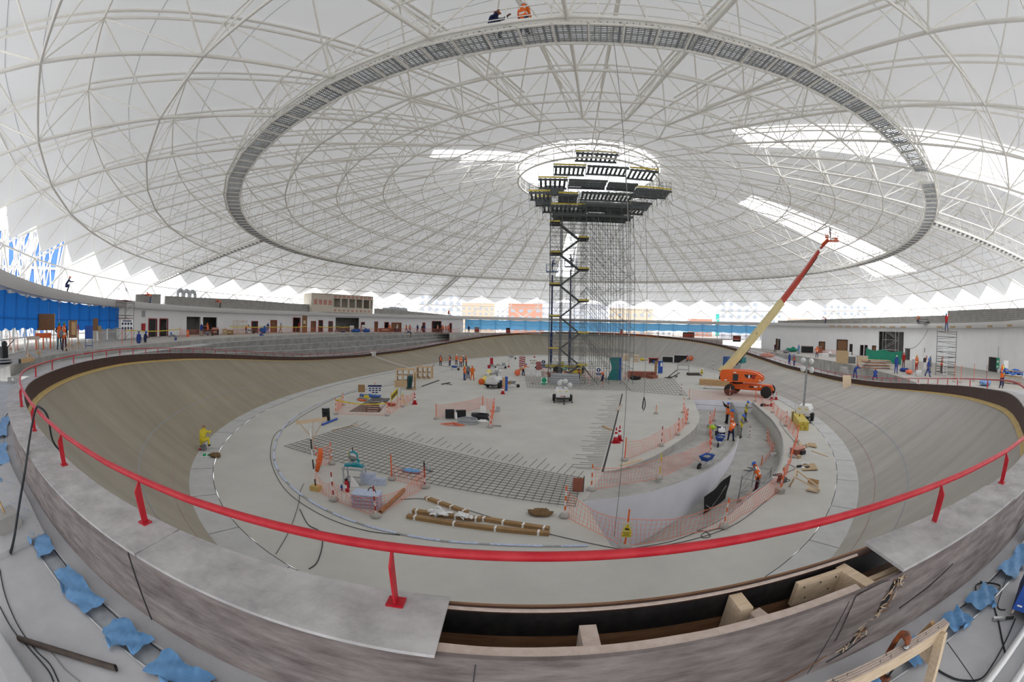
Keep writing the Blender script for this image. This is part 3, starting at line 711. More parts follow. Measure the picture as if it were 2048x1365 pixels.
MB('grey_paint').lathe([(0.5,-3.2),(.8,-3),(.8,-1),(.95,-1),(.95,1.4),(.7,1.6),(.7,3.2),(.5,3.3)], 14, (0,0,.95), 'X').build('drum', d); MB('dark').box((0,0,.1),(6,1.2,.2)).build('base', d)
# ------------------------------------------------------------------ dome frame
PH0, DL = -0.01, 2*PI/52
LR = [(61.7,12.15),(55,14.1),(48.5,15.85),(42.25,17.4),(36.45,18.92),(31.1,20.3),(25.9,21.8)]
LI = [(21.4,22.9),(16.8,24.0),(12.6,25.0),(9.3,25.7)]
UR = [(60.2,16.6),(53.7,18.4),(47.5,19.9),(41.4,21.3),(36.0,22.5),(30.4,23.7),(25.0,24.8)]
UI = [(20.2,25.7),(15.5,26.5),(11.5,27.1),(9.3,27.4)]
def dn(k, rz): return Ring(PH0 + k*DL, rz[0], rz[1])
fr = thing('roof_frame', 'white tubular steel space frame of radial ribs and hoops carrying the whole fabric dome', 'roof frame', DC)
fr['kind'] = 'structure'
def lp(p): return Vector(p) - DC
def rad_t(rr): return .055 + .0011*rr[0]
for i in range(52):
    mb = MB('steel_white')
    for j in range(len(LR)-1): mb.tube(lp(dn(i, LR[j])), lp(dn(i, LR[j+1])), .085, 7, caps=False)
    ki = (i//2)*2 + .5 ; mb.tube(lp(dn(i, LR[-1])), lp(dn(ki, LI[0])), .065, 6, caps=False)
    if i % 2 == 0:
        for j in range(len(LI)-1): mb.tube(lp(dn(ki, LI[j])), lp(dn(ki, LI[j+1])), .055, 6, caps=False)
    foot = dn(i+.5, (62.4, 9.5)); mb.tube(lp(dn(i, LR[0])), lp(foot), .12, 7, caps=False); mb.tube(lp(dn(i+1, LR[0])), lp(foot), .12, 7, caps=False)
    mb.build('rib', fr)
for i in range(52):
    mb = MB('steel_white'); k = i+.5
    for j in range(len(UR)-1):
        a, b = lp(dn(k, UR[j])), lp(dn(k, UR[j+1])); mb.tube(a, b, .075, 7, caps=False); u = Vector((0, 0, .42)); mb.bar(a+u, b+u, .15, .08)
        mb.tube(a, a+u, .07, 5, caps=False)
    if i % 2 == 0:
        for j in range(len(UI)-1): mb.tube(lp(dn(ki_ := (i//2)*2+.5, UI[j])), lp(dn(ki_, UI[j+1])), .055, 6, caps=False)
        mb.tube(lp(dn(k, UR[-1])), lp(dn((i//2)*2+.5, UI[0])), .08, 6, caps=False)
        for jj in range(4): mb.tube(lp(dn((i//2)*2+.5, UI[jj])), lp(dn((i//2)*2+.5, LI[jj])), .05, 5, caps=False)
    else: mb.tube(lp(dn(k, UR[-1])), lp(dn((i//2)*2+.5+1, UI[0])), .07, 6, caps=False)
    mb.build('ridge_beam', fr)
for j, rz in enumerate(LR): MB('steel_white').path([lp(dn(i, rz)) for i in range(52)], .08, 6, closed=True).build('hoop', fr)
for j, rz in enumerate(UR): MB('steel_white').path([lp(dn(i+.5, rz)) for i in range(52)], .065, 6, closed=True).build('hoop', fr)
for rz in LI[:-1]+UI[:-1]: MB('steel_white').path([lp(dn(i*2+.5, rz)) for i in range(26)], .05, 6, closed=True).build('hoop', fr)
for rz in (LI[-1], UI[-1], (9.3, 26.6)): MB('steel_white').path([lp(Ring(R(a*5), *rz)) for a in range(72)], .13 if rz[1] != 26.6 else .05, 6, closed=True).build('hub_ring', fr)
for i in range(52):
    mb = MB('steel_white'); k = i+.5
    for j in range(len(UR)):
        u = lp(dn(k, UR[j])); 
        for jj in (j, j+1):
            if jj < len(LR):
                for ii in (i, i+1): mb.tube(lp(dn(ii, LR[jj])), u, .045, 5, caps=False)
    if i % 2 == 0:
        for j in range(3):
            for s_ in (0, 2): mb.tube(lp(dn((i//2)*2+.5, LI[j])), lp(dn((i//2)*2+.5+(1 if s_ else -1)*2, UI[j+1])), .045, 5, caps=False)
    mb.build('brace', fr)
# ------------------------------------------------------------------ fabric roof
RMEM = [63.2,61.5,59,57,55,53,51,49,47,45,43,41,39,37,35,33,31,29,27,25,23,21,19,17,15,13,11,9.6]
def zmem(r):
    xs = [9.3,11.5,15.5,20.2,25,30.4,36,41.4,47.5,53.7,60.2,63.2]; zs = [27.9,27.6,27.0,26.25,25.35,24.25,23.05,21.85,20.45,18.95,17.1,15.9]
    return float(np.interp(r, xs, zs))
def mem_pt(k, r):
    fx = abs((k-.5) - round(k-.5))*2          # 0 on a ridge, 1 on the valley between ridges
    if r > 60.5:
        r2 = r - fx*1.0; z = zmem(r2) - (r-60.5)*(1.0 - .5*fx)
        return Ring(PH0+k*DL, r2, z)
    return Ring(PH0+k*DL, r, zmem(r) + .05 - .22*fx)
OPEN = [(5.45,7.0,22.5,70), (13.1,14.85,23.5,57), (-8.5,-7.5,9,21.5), (-9.5,-8.5,9,17), (26.7,27.5,28,51)]
def is_open(k, r):
    for a, b, r0, r1 in OPEN:
        kk = k
        while kk < a: kk += 52
        while kk > a+52: kk -= 52
        if a <= kk <= b and r0 <= r <= r1: return True
    return False
mb = MB('fabric'); SUB = 8
KK = [i/SUB for i in range(52*SUB)]
vs = [mem_pt(k, r) for k in KK for r in RMEM]; nr = len(RMEM); fs = []
for a in range(len(KK)):
    b = (a+1) % len(KK)
    for j in range(nr-1):
        if not is_open(KK[a]+.5/SUB, (RMEM[j]+RMEM[j+1])/2): fs.append((a*nr+j, a*nr+j+1, b*nr+j+1, b*nr+j))
mb.add(vs, fs, True); struct(mb, 'ceiling')
mb = MB('grey_paint')
for r in (59, 56.8, 51, 45.5, 39, 33): mb.path([mem_pt(i/4, r) - Vector((0,0,.04)) for i in range(208)], .018, 4, closed=True)
struct(mb, 'trim_8')
# ------------------------------------------------------------------ ring catwalk
def deck(ks, r0, r1, z, root, nm, rails=True, slope=None):
    mb = MB('grating')
    for k in range(len(ks)-1):
        a0, a1 = PH0+ks[k]*DL, PH0+ks[k+1]*DL; n = 22
        # open grating: bars along and across
        for i in range(n):
            a = a0 + (a1-a0)*(i+.5)/n; mb.bar(Ring(a, r0, z)-DC, Ring(a, r1, z)-DC, .035 if i % 5 else .09, .035)
        for q in range(12):
            rr = r0 + (r1-r0)*q/11; mb.bar(Ring(a0, rr, z)-DC, Ring(a1, rr, z)-DC, .030, .03)
    mb.build('grating', root)
    mb = MB('steel_white')
    for rr in (r0, r1): mb.path([Ring(PH0+k*DL, rr, z-.06)-DC for k in ks], .07, 5); 
    for k in range(len(ks)-1):
        for f in (0, .25, .5, .75): a = PH0+(ks[k]+f)*DL; mb.bar(Ring(a, r0+.1, z-.07)-DC, Ring(a, r1-.1, z-.07)-DC, .07, .09)
        for rr in (r0, r1): mb.bar(Ring(PH0+ks[k]*DL, rr, z+.10)-DC, Ring(PH0+ks[k+1]*DL, rr, z+.10)-DC, .02, .24)
    mb.build('frame', root)
    mb = MB('steel_white')
    for rr in (r0, r1):
        for h in (.55, 1.1): mb.path([Ring(PH0+k*DL, rr, z+h)-DC for k in ks], .028, 5)
        for k in range(len(ks)-1):
            for f in (0, 1/3, 2/3): p = Ring(PH0+(ks[k]+f)*DL, rr, z)-DC; mb.tube(p, p + Vector((0,0,1.1)), .03, 5)
    mb.build('guard_rail', root)
cw = thing('catwalk', 'white ring catwalk with grey grating hung under the dome', 'catwalk', DC)
deck([5.3 + i*(51.55/52) for i in range(0, 53)], 42.0, 40.75, 17.32, cw, 'ring')
def stairwalk(k, label):
    st = thing('stair_walkway', label, 'walkway', DC); n = 34
    P = lambda r, o, dz: Ring(PH0+k*DL, r, float(np.interp(r, [42,61.7], [17.25,12.0]))+dz) - DC + Vector((math.cos(PH0+k*DL), math.sin(PH0+k*DL), 0))*o
    mb = MB('grating')
    for i in range(n): r = 42.2 + 19*i/n; mb.bar(P(r, -.5, 0), P(r, .5, 0), .34, .04)
    mb.build('tread', st)
    mb = MB('steel_white')
    for o in (-.55, .55):
        mb.bar(P(42, o, -.02), P(61.5, o, -.02), .05, .22)
        for h in (.55, 1.1): mb.tube(P(42, o, h), P(61.5, o, h), .026, 5)
        for i in range(14): r = 42.2+19*i/13; mb.tube(P(r, o, 0), P(r, o, 1.1), .026, 5)
    mb.build('guard_rail', st)
stairwalk(-9.95, 'sloping stair walkway down from the ring catwalk to the left eaves')
stairwalk(7.55, 'sloping stair walkway down from the ring catwalk past the open roof bay on the right')
stairwalk(-20.0, 'far sloping stair walkway behind the left of the scaffold tower')
# ------------------------------------------------------------------ outside
mb = MB('ground_out'); AO = [R(a*6) for a in range(61)]; mb.strip([[Ring(a, 66.2, 4.0), Ring(a, 900, 4.0)] for a in AO]); struct(mb, 'ground_outside')
random.seed(11)
def building(px, r, w, d, h, m, label, wins=True):
    dd = ray(px, 655); a = math.atan2(dd[0], dd[1]); p = Vector((r*math.sin(a), r*math.cos(a), 4.0))
    b = thing('city_building', label, 'building', p, -a)
    MB(m).box((0, 0, h/2), (w, d, h)).build('wall', b)
    if wins:
        mb = MB('city_glass'); nx = max(3, int(w/3.2)); nz = max(2, int(h/3))
        for i in range(nx):
            for j in range(nz): mb.box((-w/2 + w*(i+.5)/nx, -d/2-.02, 1.6 + (h-1.5)*j/nz), (w/nx*.45, .08, 1.3))
        mb.build('window', b, kind='stuff')
    MB(m).box((0, 0, h+.25), (w+.3, d+.3, .5)).build('roof', b)
cl = [('city_grey','pale grey'),('city_tan','tan'),('white','white'),('city_red','reddish'),('city_grey','bluish grey')]
desc = ['far left above the block parapet end','beyond the eaves left of the scaffold tower','beyond the eaves close left of the tower','seen through the left legs of the tower','seen through the middle of the tower','seen through the right legs of the tower','beyond the eaves just right of the tower','beyond the eaves right of the tower','left of the turquoise netted block','right of the turquoise netted block','behind the raised lift boom','right of the lift boom above the parapet','above the right parapet middle','above the high right parapet']
for k, px in enumerate((880,955,1000,1050,1105,1180,1262,1310,1400,1478,1530,1600,1690,1900)):
    m_, nm_ = cl[k % 5]; building(px, 200+(k%3)*50+random.random()*10, 15+random.random()*9, 14, 11+random.random()*9, m_, '%s city block %s' % (nm_, desc[k]))
building(1447, 370, 14, 9, 18, 'city_green', 'city block wrapped in turquoise netting beyond the eaves', False)
for k, px in enumerate((165, 205, 250)): building(px, 170, 26, 14, 9.5, 'city_red' if k == 1 else 'white', ['low white block beyond the left eaves beside the blue lattice front','low reddish block beyond the left eaves','low white block beyond the left eaves behind the scaffold tower'][k])
# blue glass hall with a white lattice front
a_ = math.atan2(ray(60, 600)[0], ray(60, 600)[1]); rr_ = 105
lt = thing('lattice_building', 'blue glass hall with white criss-cross lattice front outside at left', 'building', (rr_*math.sin(a_), rr_*math.cos(a_), 4.0), -a_)
w_, h_ = 46, 22; x1_ = 9.0
MB('facade_blue').box((x1_-w_/2, 4, h_/2), (w_, 8, h_)).build('wall', lt)
mb = MB('white'); random.seed(5)
for k in range(120):
    x = x1_ - w_*random.random(); s = random.choice((-1,-.6,-.35,.3,.5,.9,.15))*h_*.5; mb.bar((min(x1_, x), -.25, 0), (min(x1_, x+s), -.25, h_), .28 + .35*random.random(), .4, up=(0,1,0))
for z in (0, h_*.33, h_*.66, h_): mb.bar((x1_-w_, -.2, z), (x1_, -.2, z), .5, .5)
mb.build('lattice', lt)
# ------------------------------------------------------------------ light and camera
wd = bpy.data.worlds.new('sky'); SC.world = wd; wd.use_nodes = True; nt = wd.node_tree; nt.nodes.clear()
o_ = nt.nodes.new('ShaderNodeOutputWorld'); bg = nt.nodes.new('ShaderNodeBackground'); nt.links.new(bg.outputs[0], o_.inputs[0])
tc = nt.nodes.new('ShaderNodeTexCoord'); sp = nt.nodes.new('ShaderNodeSeparateXYZ'); nt.links.new(tc.outputs['Generated'], sp.inputs[0])
rp = nt.nodes.new('ShaderNodeValToRGB'); rp.color_ramp.elements[0].color = (.83,.84,.87,1); rp.color_ramp.elements[1].color = (.95,.965,1.0,1); rp.color_ramp.elements[1].position = .6
nt.links.new(sp.outputs[2], rp.inputs[0]); nt.links.new(rp.outputs[0], bg.inputs[0]); bg.inputs[1].default_value = 3.7
wd.cycles.sampling_method = 'MANUAL'; wd.cycles.sample_map_resolution = 128
cam = bpy.data.cameras.new('camera'); co = bpy.data.objects.new('camera', cam); COL.objects.link(co)
cam.type = 'PANO'; cam.sensor_width = 36.0; cam.sensor_fit = 'HORIZONTAL'; cam.clip_start = 0.05; cam.clip_end = 3000
try: cc = cam.cycles; cc.panorama_type = 'FISHEYE_EQUISOLID'
except Exception: cc = cam; cc.panorama_type = 'FISHEYE_EQUISOLID'
cc.fisheye_lens = 15.0; cc.fisheye_fov = R(220)
co.matrix_world = Matrix(((AX[0][0], AX[1][0], -AX[2][0], 0), (AX[0][1], AX[1][1], -AX[2][1], 0), (AX[0][2], AX[1][2], -AX[2][2], CH), (0, 0, 0, 1)))
SC.camera = co
vs_ = SC.view_settings; vs_.view_transform = 'Standard'; vs_.look = 'None'; vs_.gamma = 1.0; vs_.use_curve_mapping = False; vs_.exposure = -0.20
cy = SC.cycles; cy.max_bounces = 6; cy.diffuse_bounces = 4; cy.glossy_bounces = 2; cy.transmission_bounces = 4; cy.transparent_max_bounces = 12; cy.caustics_reflective = False; cy.caustics_refractive = False
cy.use_denoising = True; cy.sample_clamp_indirect = 8.0
# ------------------------------------------------------------------ people
def fk(ps):
    """joint positions for a pose; local frame: the person faces -Y, z up"""
    g = lambda k, d=0.0: ps.get(k, d)
    J = {}; bend = R(g('bend')); fwd = lambda a: Vector((0, -math.sin(a), math.cos(a)))     # spine direction leaning forward
    pel = Vector((0, 0, 0)); J['pel'] = pel
    J['waist'] = pel + fwd(bend*.7)*.16; J['chest'] = J['waist'] + fwd(bend)*.22; J['neck'] = J['chest'] + fwd(bend)*.17
    hd = R(g('head', 0)) + bend*.8
    J['head0'] = J['neck'] + fwd(hd)*.09; J['head'] = J['head0'] + fwd(hd)*.10; J['crown'] = J['head'] + fwd(hd)*.07
    hf = Vector((0, -math.cos(hd), -math.sin(hd))); J['nose'] = J['head'] + hf*.105 - fwd(hd)*.01
    low = 9
    for s, n in ((-1, 'R'), (1, 'L')):
        hip = pel + Vector((s*.09, 0, -.04)); th = R(g('th'+n)); kn = R(g('kn'+n)); sp = R(g('sp'+n, 4))
        d = Vector((s*math.sin(sp), -math.sin(th)*math.cos(sp), -math.cos(th)*math.cos(sp))); k_ = hip + d*.43
        a2 = th - kn; d2 = Vector((s*math.sin(sp)*.6, -math.sin(a2), -math.cos(a2))).normalized(); an = k_ + d2*.41
        ta = R(g('ft'+n, 0)); toe = an + Vector((s*.03, -.17*math.cos(ta), -.05 - .17*math.sin(ta))); heel = an + Vector((0, .05, -.05))
        J.update({'hip'+n: hip, 'knee'+n: k_, 'ank'+n: an, 'toe'+n: toe, 'heel'+n: heel}); low = min(low, toe.z-.035, heel.z-.035)
        sh = J['neck'] + Vector((s*.175, 0, 0)) - fwd(bend)*.03; ua = R(g('ua'+n)); ab = R(g('ab'+n, 8)); el = R(g('el'+n, 10)); tw = R(g('tw'+n, 0))
        d = Vector((s*math.sin(ab), -math.sin(ua)*math.cos(ab), -math.cos(ua)*math.cos(ab))); e_ = sh + d*.29
        a3 = ua + el; d3 = Vector((s*(math.sin(ab)*.5) - s*math.sin(tw), -math.sin(a3)*math.cos(tw), -math.cos(a3)*math.cos(tw))).normalized(); w_ = e_ + d3*.25
        J.update({'sh'+n: sh, 'elb'+n: e_, 'wri'+n: w_, 'hd'+n: d3})
    for k in J:
        if not k.startswith('hd'): J[k] = J[k] - Vector((0, 0, low))
    return J
def body_mesh(ps, key):
    J = fk(ps); V = []; E = []; RAD = []
    def v(p, r): V.append(Vector(p)); RAD.append(tuple(q*1.28 for q in r) if isinstance(r, tuple) else (r*1.28, r*1.28)); return len(V)-1
    def ln(*ids): E.extend((ids[i], ids[i+1]) for i in range(len(ids)-1))
    pel = v(J['pel'], (.155, .115)); wa = v(J['waist'], (.145, .105)); ch = v(J['chest'], (.165, .115)); nk = v(J['neck'], (.075, .07))
    h0 = v(J['head0'], .058); hd = v(J['head'], (.078, .092)); cr = v(J['crown'], .066); ln(pel, wa, ch, nk, h0, hd, cr)
    nose = v(J['nose'], .016); ln(hd, nose)
    for s, n in ((-1, 'R'), (1, 'L')):
        hp = v(J['hip'+n], .095); k0 = v(J['hip'+n].lerp(J['knee'+n], .5), .082); kn = v(J['knee'+n], .062); cf = v(J['knee'+n].lerp(J['ank'+n], .35), .060); an = v(J['ank'+n], .046); to = v(J['toe'+n], (.045, .032)); hl = v(J['heel'+n], .036)
        ln(pel, hp, k0, kn, cf, an, to); ln(an, hl)
        sh = v(J['sh'+n], .066); el = v(J['elb'+n], .046); fa = v(J['elb'+n].lerp(J['wri'+n], .3), .046); wr = v(J['wri'+n], .030); ln(ch, sh, el, fa, wr)
        d = J['hd'+n]; side = Vector((0, 0, 1)).cross(d)
        side = (side if side.length > .2 else Vector((1, 0, 0))).normalized(); pm = v(J['wri'+n] + d*.065, (.040, .022)); ln(wr, pm)
        curl = d.cross(side).normalized()*(-1)
        for q in range(4):
            o = (q-1.5)*.021; L_ = (.062, .072, .068, .052)[q]
            f1 = v(J['wri'+n] + d*.10 + side*o, .0095); f2 = v(J['wri'+n] + d*(.10+L_*.8) + side*o + curl*L_*.45, .0085); ln(pm, f1, f2)
        t1 = v(J['wri'+n] + d*.045 + side*(s*.045), .011); t2 = v(J['wri'+n] + d*.085 + side*(s*.06) + curl*.015, .009); ln(wr, t1, t2)
        er = v(J['head'] + Vector((s*.085, 0, 0)), .016); ln(hd, er)
    me = bpy.data.meshes.new('p'); me.from_pydata(V, E, []); ob = bpy.data.objects.new('p', me); COL.objects.link(ob)
    md = ob.modifiers.new('s', 'SKIN'); sv = me.skin_vertices[0].data
    for i, r in enumerate(RAD): sv[i].radius = r
    sv[0].use_root = True; md.use_smooth_shade = True
    sb = ob.modifiers.new('u', 'SUBSURF'); sb.levels = 1; sb.render_levels = 1
    bpy.context.view_layer.update()
    out = bpy.data.meshes.new_from_object(ob.evaluated_get(bpy.context.evaluated_depsgraph_get()))
    bpy.data.objects.remove(ob); bpy.data.meshes.remove(me)
    seg = [('torso', 'pel', 'waist'), ('torso', 'waist', 'chest'), ('torso', 'chest', 'neck'), ('head', 'head0', 'crown')]
    for n in 'RL': seg += [('leg', 'hip'+n, 'knee'+n), ('leg', 'knee'+n, 'ank'+n), ('boot', 'ank'+n, 'toe'+n), ('boot', 'ank'+n, 'heel'+n), ('arm', 'sh'+n, 'elb'+n), ('arm', 'elb'+n, 'wri'+n), ('hand', 'wri'+n, None)]
    segs = [(t, J[a], J[b] if b else J[a] + J['hd'+a[-1]]*.2) for t, a, b in seg]
    slot = {'torso': 1, 'arm': 1, 'head': 0, 'hand': 0, 'leg': 2, 'boot': 3}
    for m in ('skin', 'cl_navy', 'cl_navy', 'boots'): out.materials.append(M[m])
    tor = set(); ndir = (J['crown']-J['head0']).normalized()
    for p in out.polygons:
        c = p.center; best = None
        for t, a, b in segs:
            ab = b-a; u = max(0, min(1, (c-a).dot(ab)/ab.length_squared)); q = (c-(a+ab*u)).length - (.11 if t == 'torso' else .03)
            if best is None or q < best[0]: best = (q, t, u)
        p.material_index = slot[best[1]]; p.use_smooth = True
        if best[1] == 'torso' and (c - J['neck']).length > .075: tor.add(p.index)
    # eyes and mouth set into the face
    bm = bmesh.new(); bm.from_mesh(out)
    up_ = ndir; fw_ = (J['nose']-J['head']); fw_ -= up_*fw_.dot(up_); fw_.normalize(); rt = fw_.cross(up_)
    out.materials.append(M['hair'])
    for o_, w_, h_ in ((rt*.032 + up_*.018, .011, .006), (rt*-.032 + up_*.018, .011, .006), (up_*-.045, .022, .004)):
        c = J['head'] + fw_*.083 + o_; vs = [bm.verts.new(c + rt*(w_*math.cos(a)) + up_*(h_*math.sin(a)) + fw_*.006*(1-abs(math.cos(a)))) for a in [i*PI/4 for i in range(8)]]
        f = bm.faces.new(vs); f.material_index = 4
    vest = bmesh.new(); bm.faces.ensure_lookup_table(); mp = {}
    stripes = []
    spine0, sdir = J['pel'], (J['chest']-J['pel']).normalized()
    for fi in tor:
        f = bm.faces[fi]; vs = []
        for x in f.verts:
            if x.index not in mp: mp[x.index] = vest.verts.new(x.co + x.normal*.016)
            vs.append(mp[x.index])
        try: nf = vest.faces.new(vs)
        except ValueError: continue
        h = (f.calc_center_median()-spine0).dot(sdir); ox = abs(f.calc_center_median().x)
        nf.material_index = 1 if (.13 < h < .19 or (h > .22 and .085 < ox < .125)) else 0; nf.smooth = True
    vm = bpy.data.meshes.new('safety_vest_'+key); vest.to_mesh(vm); vest.free(); vm.materials.append(M['vest']); vm.materials.append(M['reflect'])
    bm.to_mesh(out); bm.free(); out.name = 'body_'+key
    hm = MB('h_blue'); hm.ell((0, 0, -.01), .125, .145, .13, 14, 6, 0.0)
    hm.add([(.148*math.cos(a), -.03 + .172*math.sin(a), -.012) for a in [i*PI/8 for i in range(16)]] + [(.115*math.cos(a), .135*math.sin(a), .012) for a in [i*PI/8 for i in range(16)]], [(i, (i+1) % 16, 16+(i+1) % 16, 16+i) for i in range(16)] + [tuple(range(15, -1, -1))])
    hm.bar((0, -.10, .085), (0, .10, .085), .03, .03)
    return out, vm, J, hm
POSES = {
 'stand': dict(uaR=6, uaL=2, elR=18, elL=14, spR=5, spL=5),
 'walk': dict(thR=24, knR=6, thL=-20, knL=16, ftL=18, uaR=-22, elR=22, uaL=24, elL=30, bend=5),
 'hips': dict(abR=38, abL=38, uaR=-14, uaL=-14, elR=75, elL=75, twR=48, twL=48, spR=8, spL=8),
 'hold': dict(uaR=22, uaL=28, elR=78, elL=70, twR=18, twL=18, spR=7, spL=7, head=14, bend=6),
 'bend': dict(bend=72, head=-20, thR=14, thL=10, knR=10, knL=8, uaR=72, uaL=66, elR=12, elL=14, spR=10, spL=10),
 'lean': dict(bend=34, head=8, thR=16, thL=-4, knR=14, knL=4, uaR=62, uaL=58, elR=26, elL=30, spR=8, spL=8),
 'crouch': dict(bend=38, head=-10, thR=98, knR=128, thL=84, knL=122, ftL=14, uaR=58, uaL=64, elR=38, elL=30, spR=16, spL=16),
 'sit': dict(bend=16, thR=86, knR=84, thL=82, knL=70, uaR=30, uaL=36, elR=50, elL=42, spR=10, spL=12),
 'reach': dict(uaR=122, uaL=96, elR=20, elL=34, spR=8, spL=8, head=-14, bend=4),
 'arm': dict(uaR=74, abR=18, elR=8, uaL=4, elL=20, spR=7, spL=7, bend=8),
 'step': dict(thR=44, knR=58, thL=-6, knL=6, uaR=70, elR=50, uaL=40, elL=60, bend=14),
}
PM = {}
HEL = {}
def person(p, rz, pose, shirt, trousers, helmet, label, vest='vest', scale=1.0, group=None, boots='boots'):
    if pose not in PM: PM[pose] = body_mesh(POSES[pose], pose)
    bmsh, vmsh, J, hm = PM[pose]
    root = bpy.data.objects.new('person', bmsh); COL.objects.link(root)
    root.location = p; root.rotation_euler = (0, 0, rz); root.scale = (scale,)*3
    tag(root, label, 'person', group)
    for i, m in ((1, shirt), (2, trousers), (3, boots)):
        root.material_slots[i].link = 'OBJECT'; root.material_slots[i].material = M[m]
    if vest:
        v = bpy.data.objects.new('safety_vest', vmsh); COL.objects.link(v); v.parent = root
        if vest != 'vest': v.material_slots[0].link = 'OBJECT'; v.material_slots[0].material = M[vest]
    if helmet:
        if pose not in HEL:
            o = hm.build('helmet'); HEL[pose] = o.data
        else:
            o = bpy.data.objects.new('helmet', HEL[pose]); COL.objects.link(o)
        o.parent = root; ang = math.atan2(-(J['crown']-J['head0']).y, (J['crown']-J['head0']).z)
        o.location = J['head'] + (J['crown']-J['head'])*.35; o.rotation_euler = (ang, 0, 0)
        o.material_slots[0].link = 'OBJECT'; o.material_slots[0].material = M['h_'+helmet]
    return root
def look(p, deg=0): return math.atan2(p[1], p[0]) - PI/2 + R(deg)     # 0 = facing the camera, 180 = back to it
def P_(px, py, z, deg, *a, **k):
    p = G(px, py, z); return person(p, look(p, deg), *a, **k)
def PD(px, dist, z, deg, *a, **k):
    d = ray(px, 660); h = math.hypot(d[0], d[1]); p = Vector((d[0]/h*dist, d[1]/h*dist, z)); return person(p, look(p, deg), *a, **k)
# ------------------------------------------------------------------ marker posts, nets and cones
def post_thing(base, h, cols, label, group=None, basek='blob', lean=(0, 0)):
    t = thing('marker_post', label, 'marker post', base, random.random()*6, group, lean[0], lean[1])
    mb = MB('white'); n = 6
    for k in range(n):
        mb.m(cols[k % len(cols)]); mb.tube((0, 0, .08 + (h-.08)*k/n), (0, 0, .08 + (h-.08)*(k+1)/n), .028, 8)
    mb.build('pole', t)
    if basek == 'blob': MB('screed').lathe([(.0, 0), (.17, 0), (.20, .05), (.17, .13), (.06, .15), (.0, .15)], 12).build('base', t)
    else: MB('yellow_wood' if basek == 'block' else 'screed').box((0, 0, .1), (.42, .3, .2)).build('base', t)
    return t
OW, RW, YW, BWc = ['white', 'orange_plastic'], ['white', 'red_dull'], ['white', 'yellow', 'yellow'], ['black', 'white']
OO = ['orange_plastic']
def post(px, py, tpy, cols, label, z=0.0, **k):
    b = G(px, py, z); h = max(.7, min(2.6, up_to(b, px, tpy) - z)); post_thing(b, h, cols, label, **k); return (b, h)
def net(runs, label, sag=.10, mat_='orange_net', step=.16, nh=5, rr=.007, lo=.06, hmax=1.0, group=None):
    """plastic netting hung from post to post: runs = [(base, height)...]"""
    mb = MB(mat_)
    for (a, ha), (b, hb) in zip(runs[:-1], runs[1:]):
        L_ = (b-a).length; n = max(3, int(L_/step)); m = max(4, n//4); ha = min(ha-.1, hmax); hb = min(hb-.1, hmax)
        def q(u, v):
            w = math.sin(PI*u); base = a.lerp(b, u); top = ha + (hb-ha)*u - sag*w*2
            return base + Vector((.04*math.sin(u*17+v*3), .04*math.sin(u*23+v*2), lo + (top-lo)*v))
        for i in range(n+1): mb.path([q(i/n, v) for v in (0, .35, .7, 1)], rr, 3, caps=False)
        for j in range(nh+1): mb.path([q(i/m, j/nh) for i in range(m+1)], rr*(1.6 if j in (0, nh) else .8), 3, caps=False)
    return tag(mb.build('safety_net'), label, 'safety net', group)
p1 = post(632, 981, 838, BWc, 'tall black and white range pole in a yellow block left of the saw table', basek='block')
p4 = post(668, 1002, 945, RW, 'red and white post in front of the fire extinguisher')
p5 = post(752, 1035, 973, RW, 'red and white post in front of the stacked tiles')
p3 = post(850, 976, 924, ['red_dull', 'white', 'red_dull', 'red_dull', 'red_dull', 'black'], 'red and white post with black tip beside the crumpled blue sheet')
p2 = post(784, 960, 910, OO, 'plain orange post between saw table and blue sheet')
p6 = post(664, 929, 885, OW, 'orange and white post behind the upright orange net roll')
p7 = post(634, 934, 893, OW, 'orange and white post just left of the upright orange net roll')
net([p1, p4, p5, p3, p2], 'orange safety net round the saw table and tile stack', .12, hmax=.75)
net([p7, p6], 'bunched orange net beside the upright net roll', .05, step=.09, nh=9)
r_ = thing('net_roll', 'rolled orange netting leaning between two posts by the range pole', 'net roll', G(634, 946), 0)
MB('orange_plastic').path([(0,0,.08), (.12,.05,.45), (.22,.1,.8), (.25,.12,1.15)], [.10,.12,.13,.11], 10).build('roll', r_); MB('orange_net').path([(.16,.07,.55),(.18,.07,.62)], .14, 10).build('tie', r_)
s1 = post(672, 829.5, 797, OW, 'orange topped post at the near left corner of the stair pit'); s2 = post(686.5, 811, 786, OW, 'orange topped post at the back left corner of the stair pit'); s3 = post(774.5, 832, 804, OW, 'orange and white post at the near right corner of the stair pit')
s4 = post(805, 814, 786, YW, 'yellow and white post right of the stair pit'); s5 = post(828.5, 800, 783, OO, 'orange post right behind the red cone by the stair pit')
net([s2, s1, s3, s4, s5], 'orange safety net round the stair pit', .08)
mb = MB('yellow'); 
def tape(pts, label, w=.09):
    mb = MB('yellow'); pp = []
    for a, b in zip(pts[:-1], pts[1:]):
        for k in range(9): u = k/8; pp.append(a.lerp(b, u) - Vector((0, 0, .18*math.sin(PI*u)*min(1, (b-a).length/4))))
    mb.strip([[p, p + Vector((0, 0, w))] for p in pp], False); mb.strip([[p + Vector((.004, .004, w)), p + Vector((.004, .004, 0))] for p in pp], False)
    mb.m('black')
    for k in range(1, len(pp)-1, 2): mb.strip([[pp[k] + Vector((-.006,-.006,.03)), pp[k].lerp(pp[k+1], .5) + Vector((-.006,-.006,.06))]]*1 + [[pp[k] + Vector((-.006,-.006,.05)), pp[k].lerp(pp[k+1], .5) + Vector((-.006,-.006,.08))]], False)
    return tag(mb.build('barrier_tape'), label, 'barrier tape')
tp_ = lambda s, f=.85: s[0] + Vector((0, 0, s[1]*f))
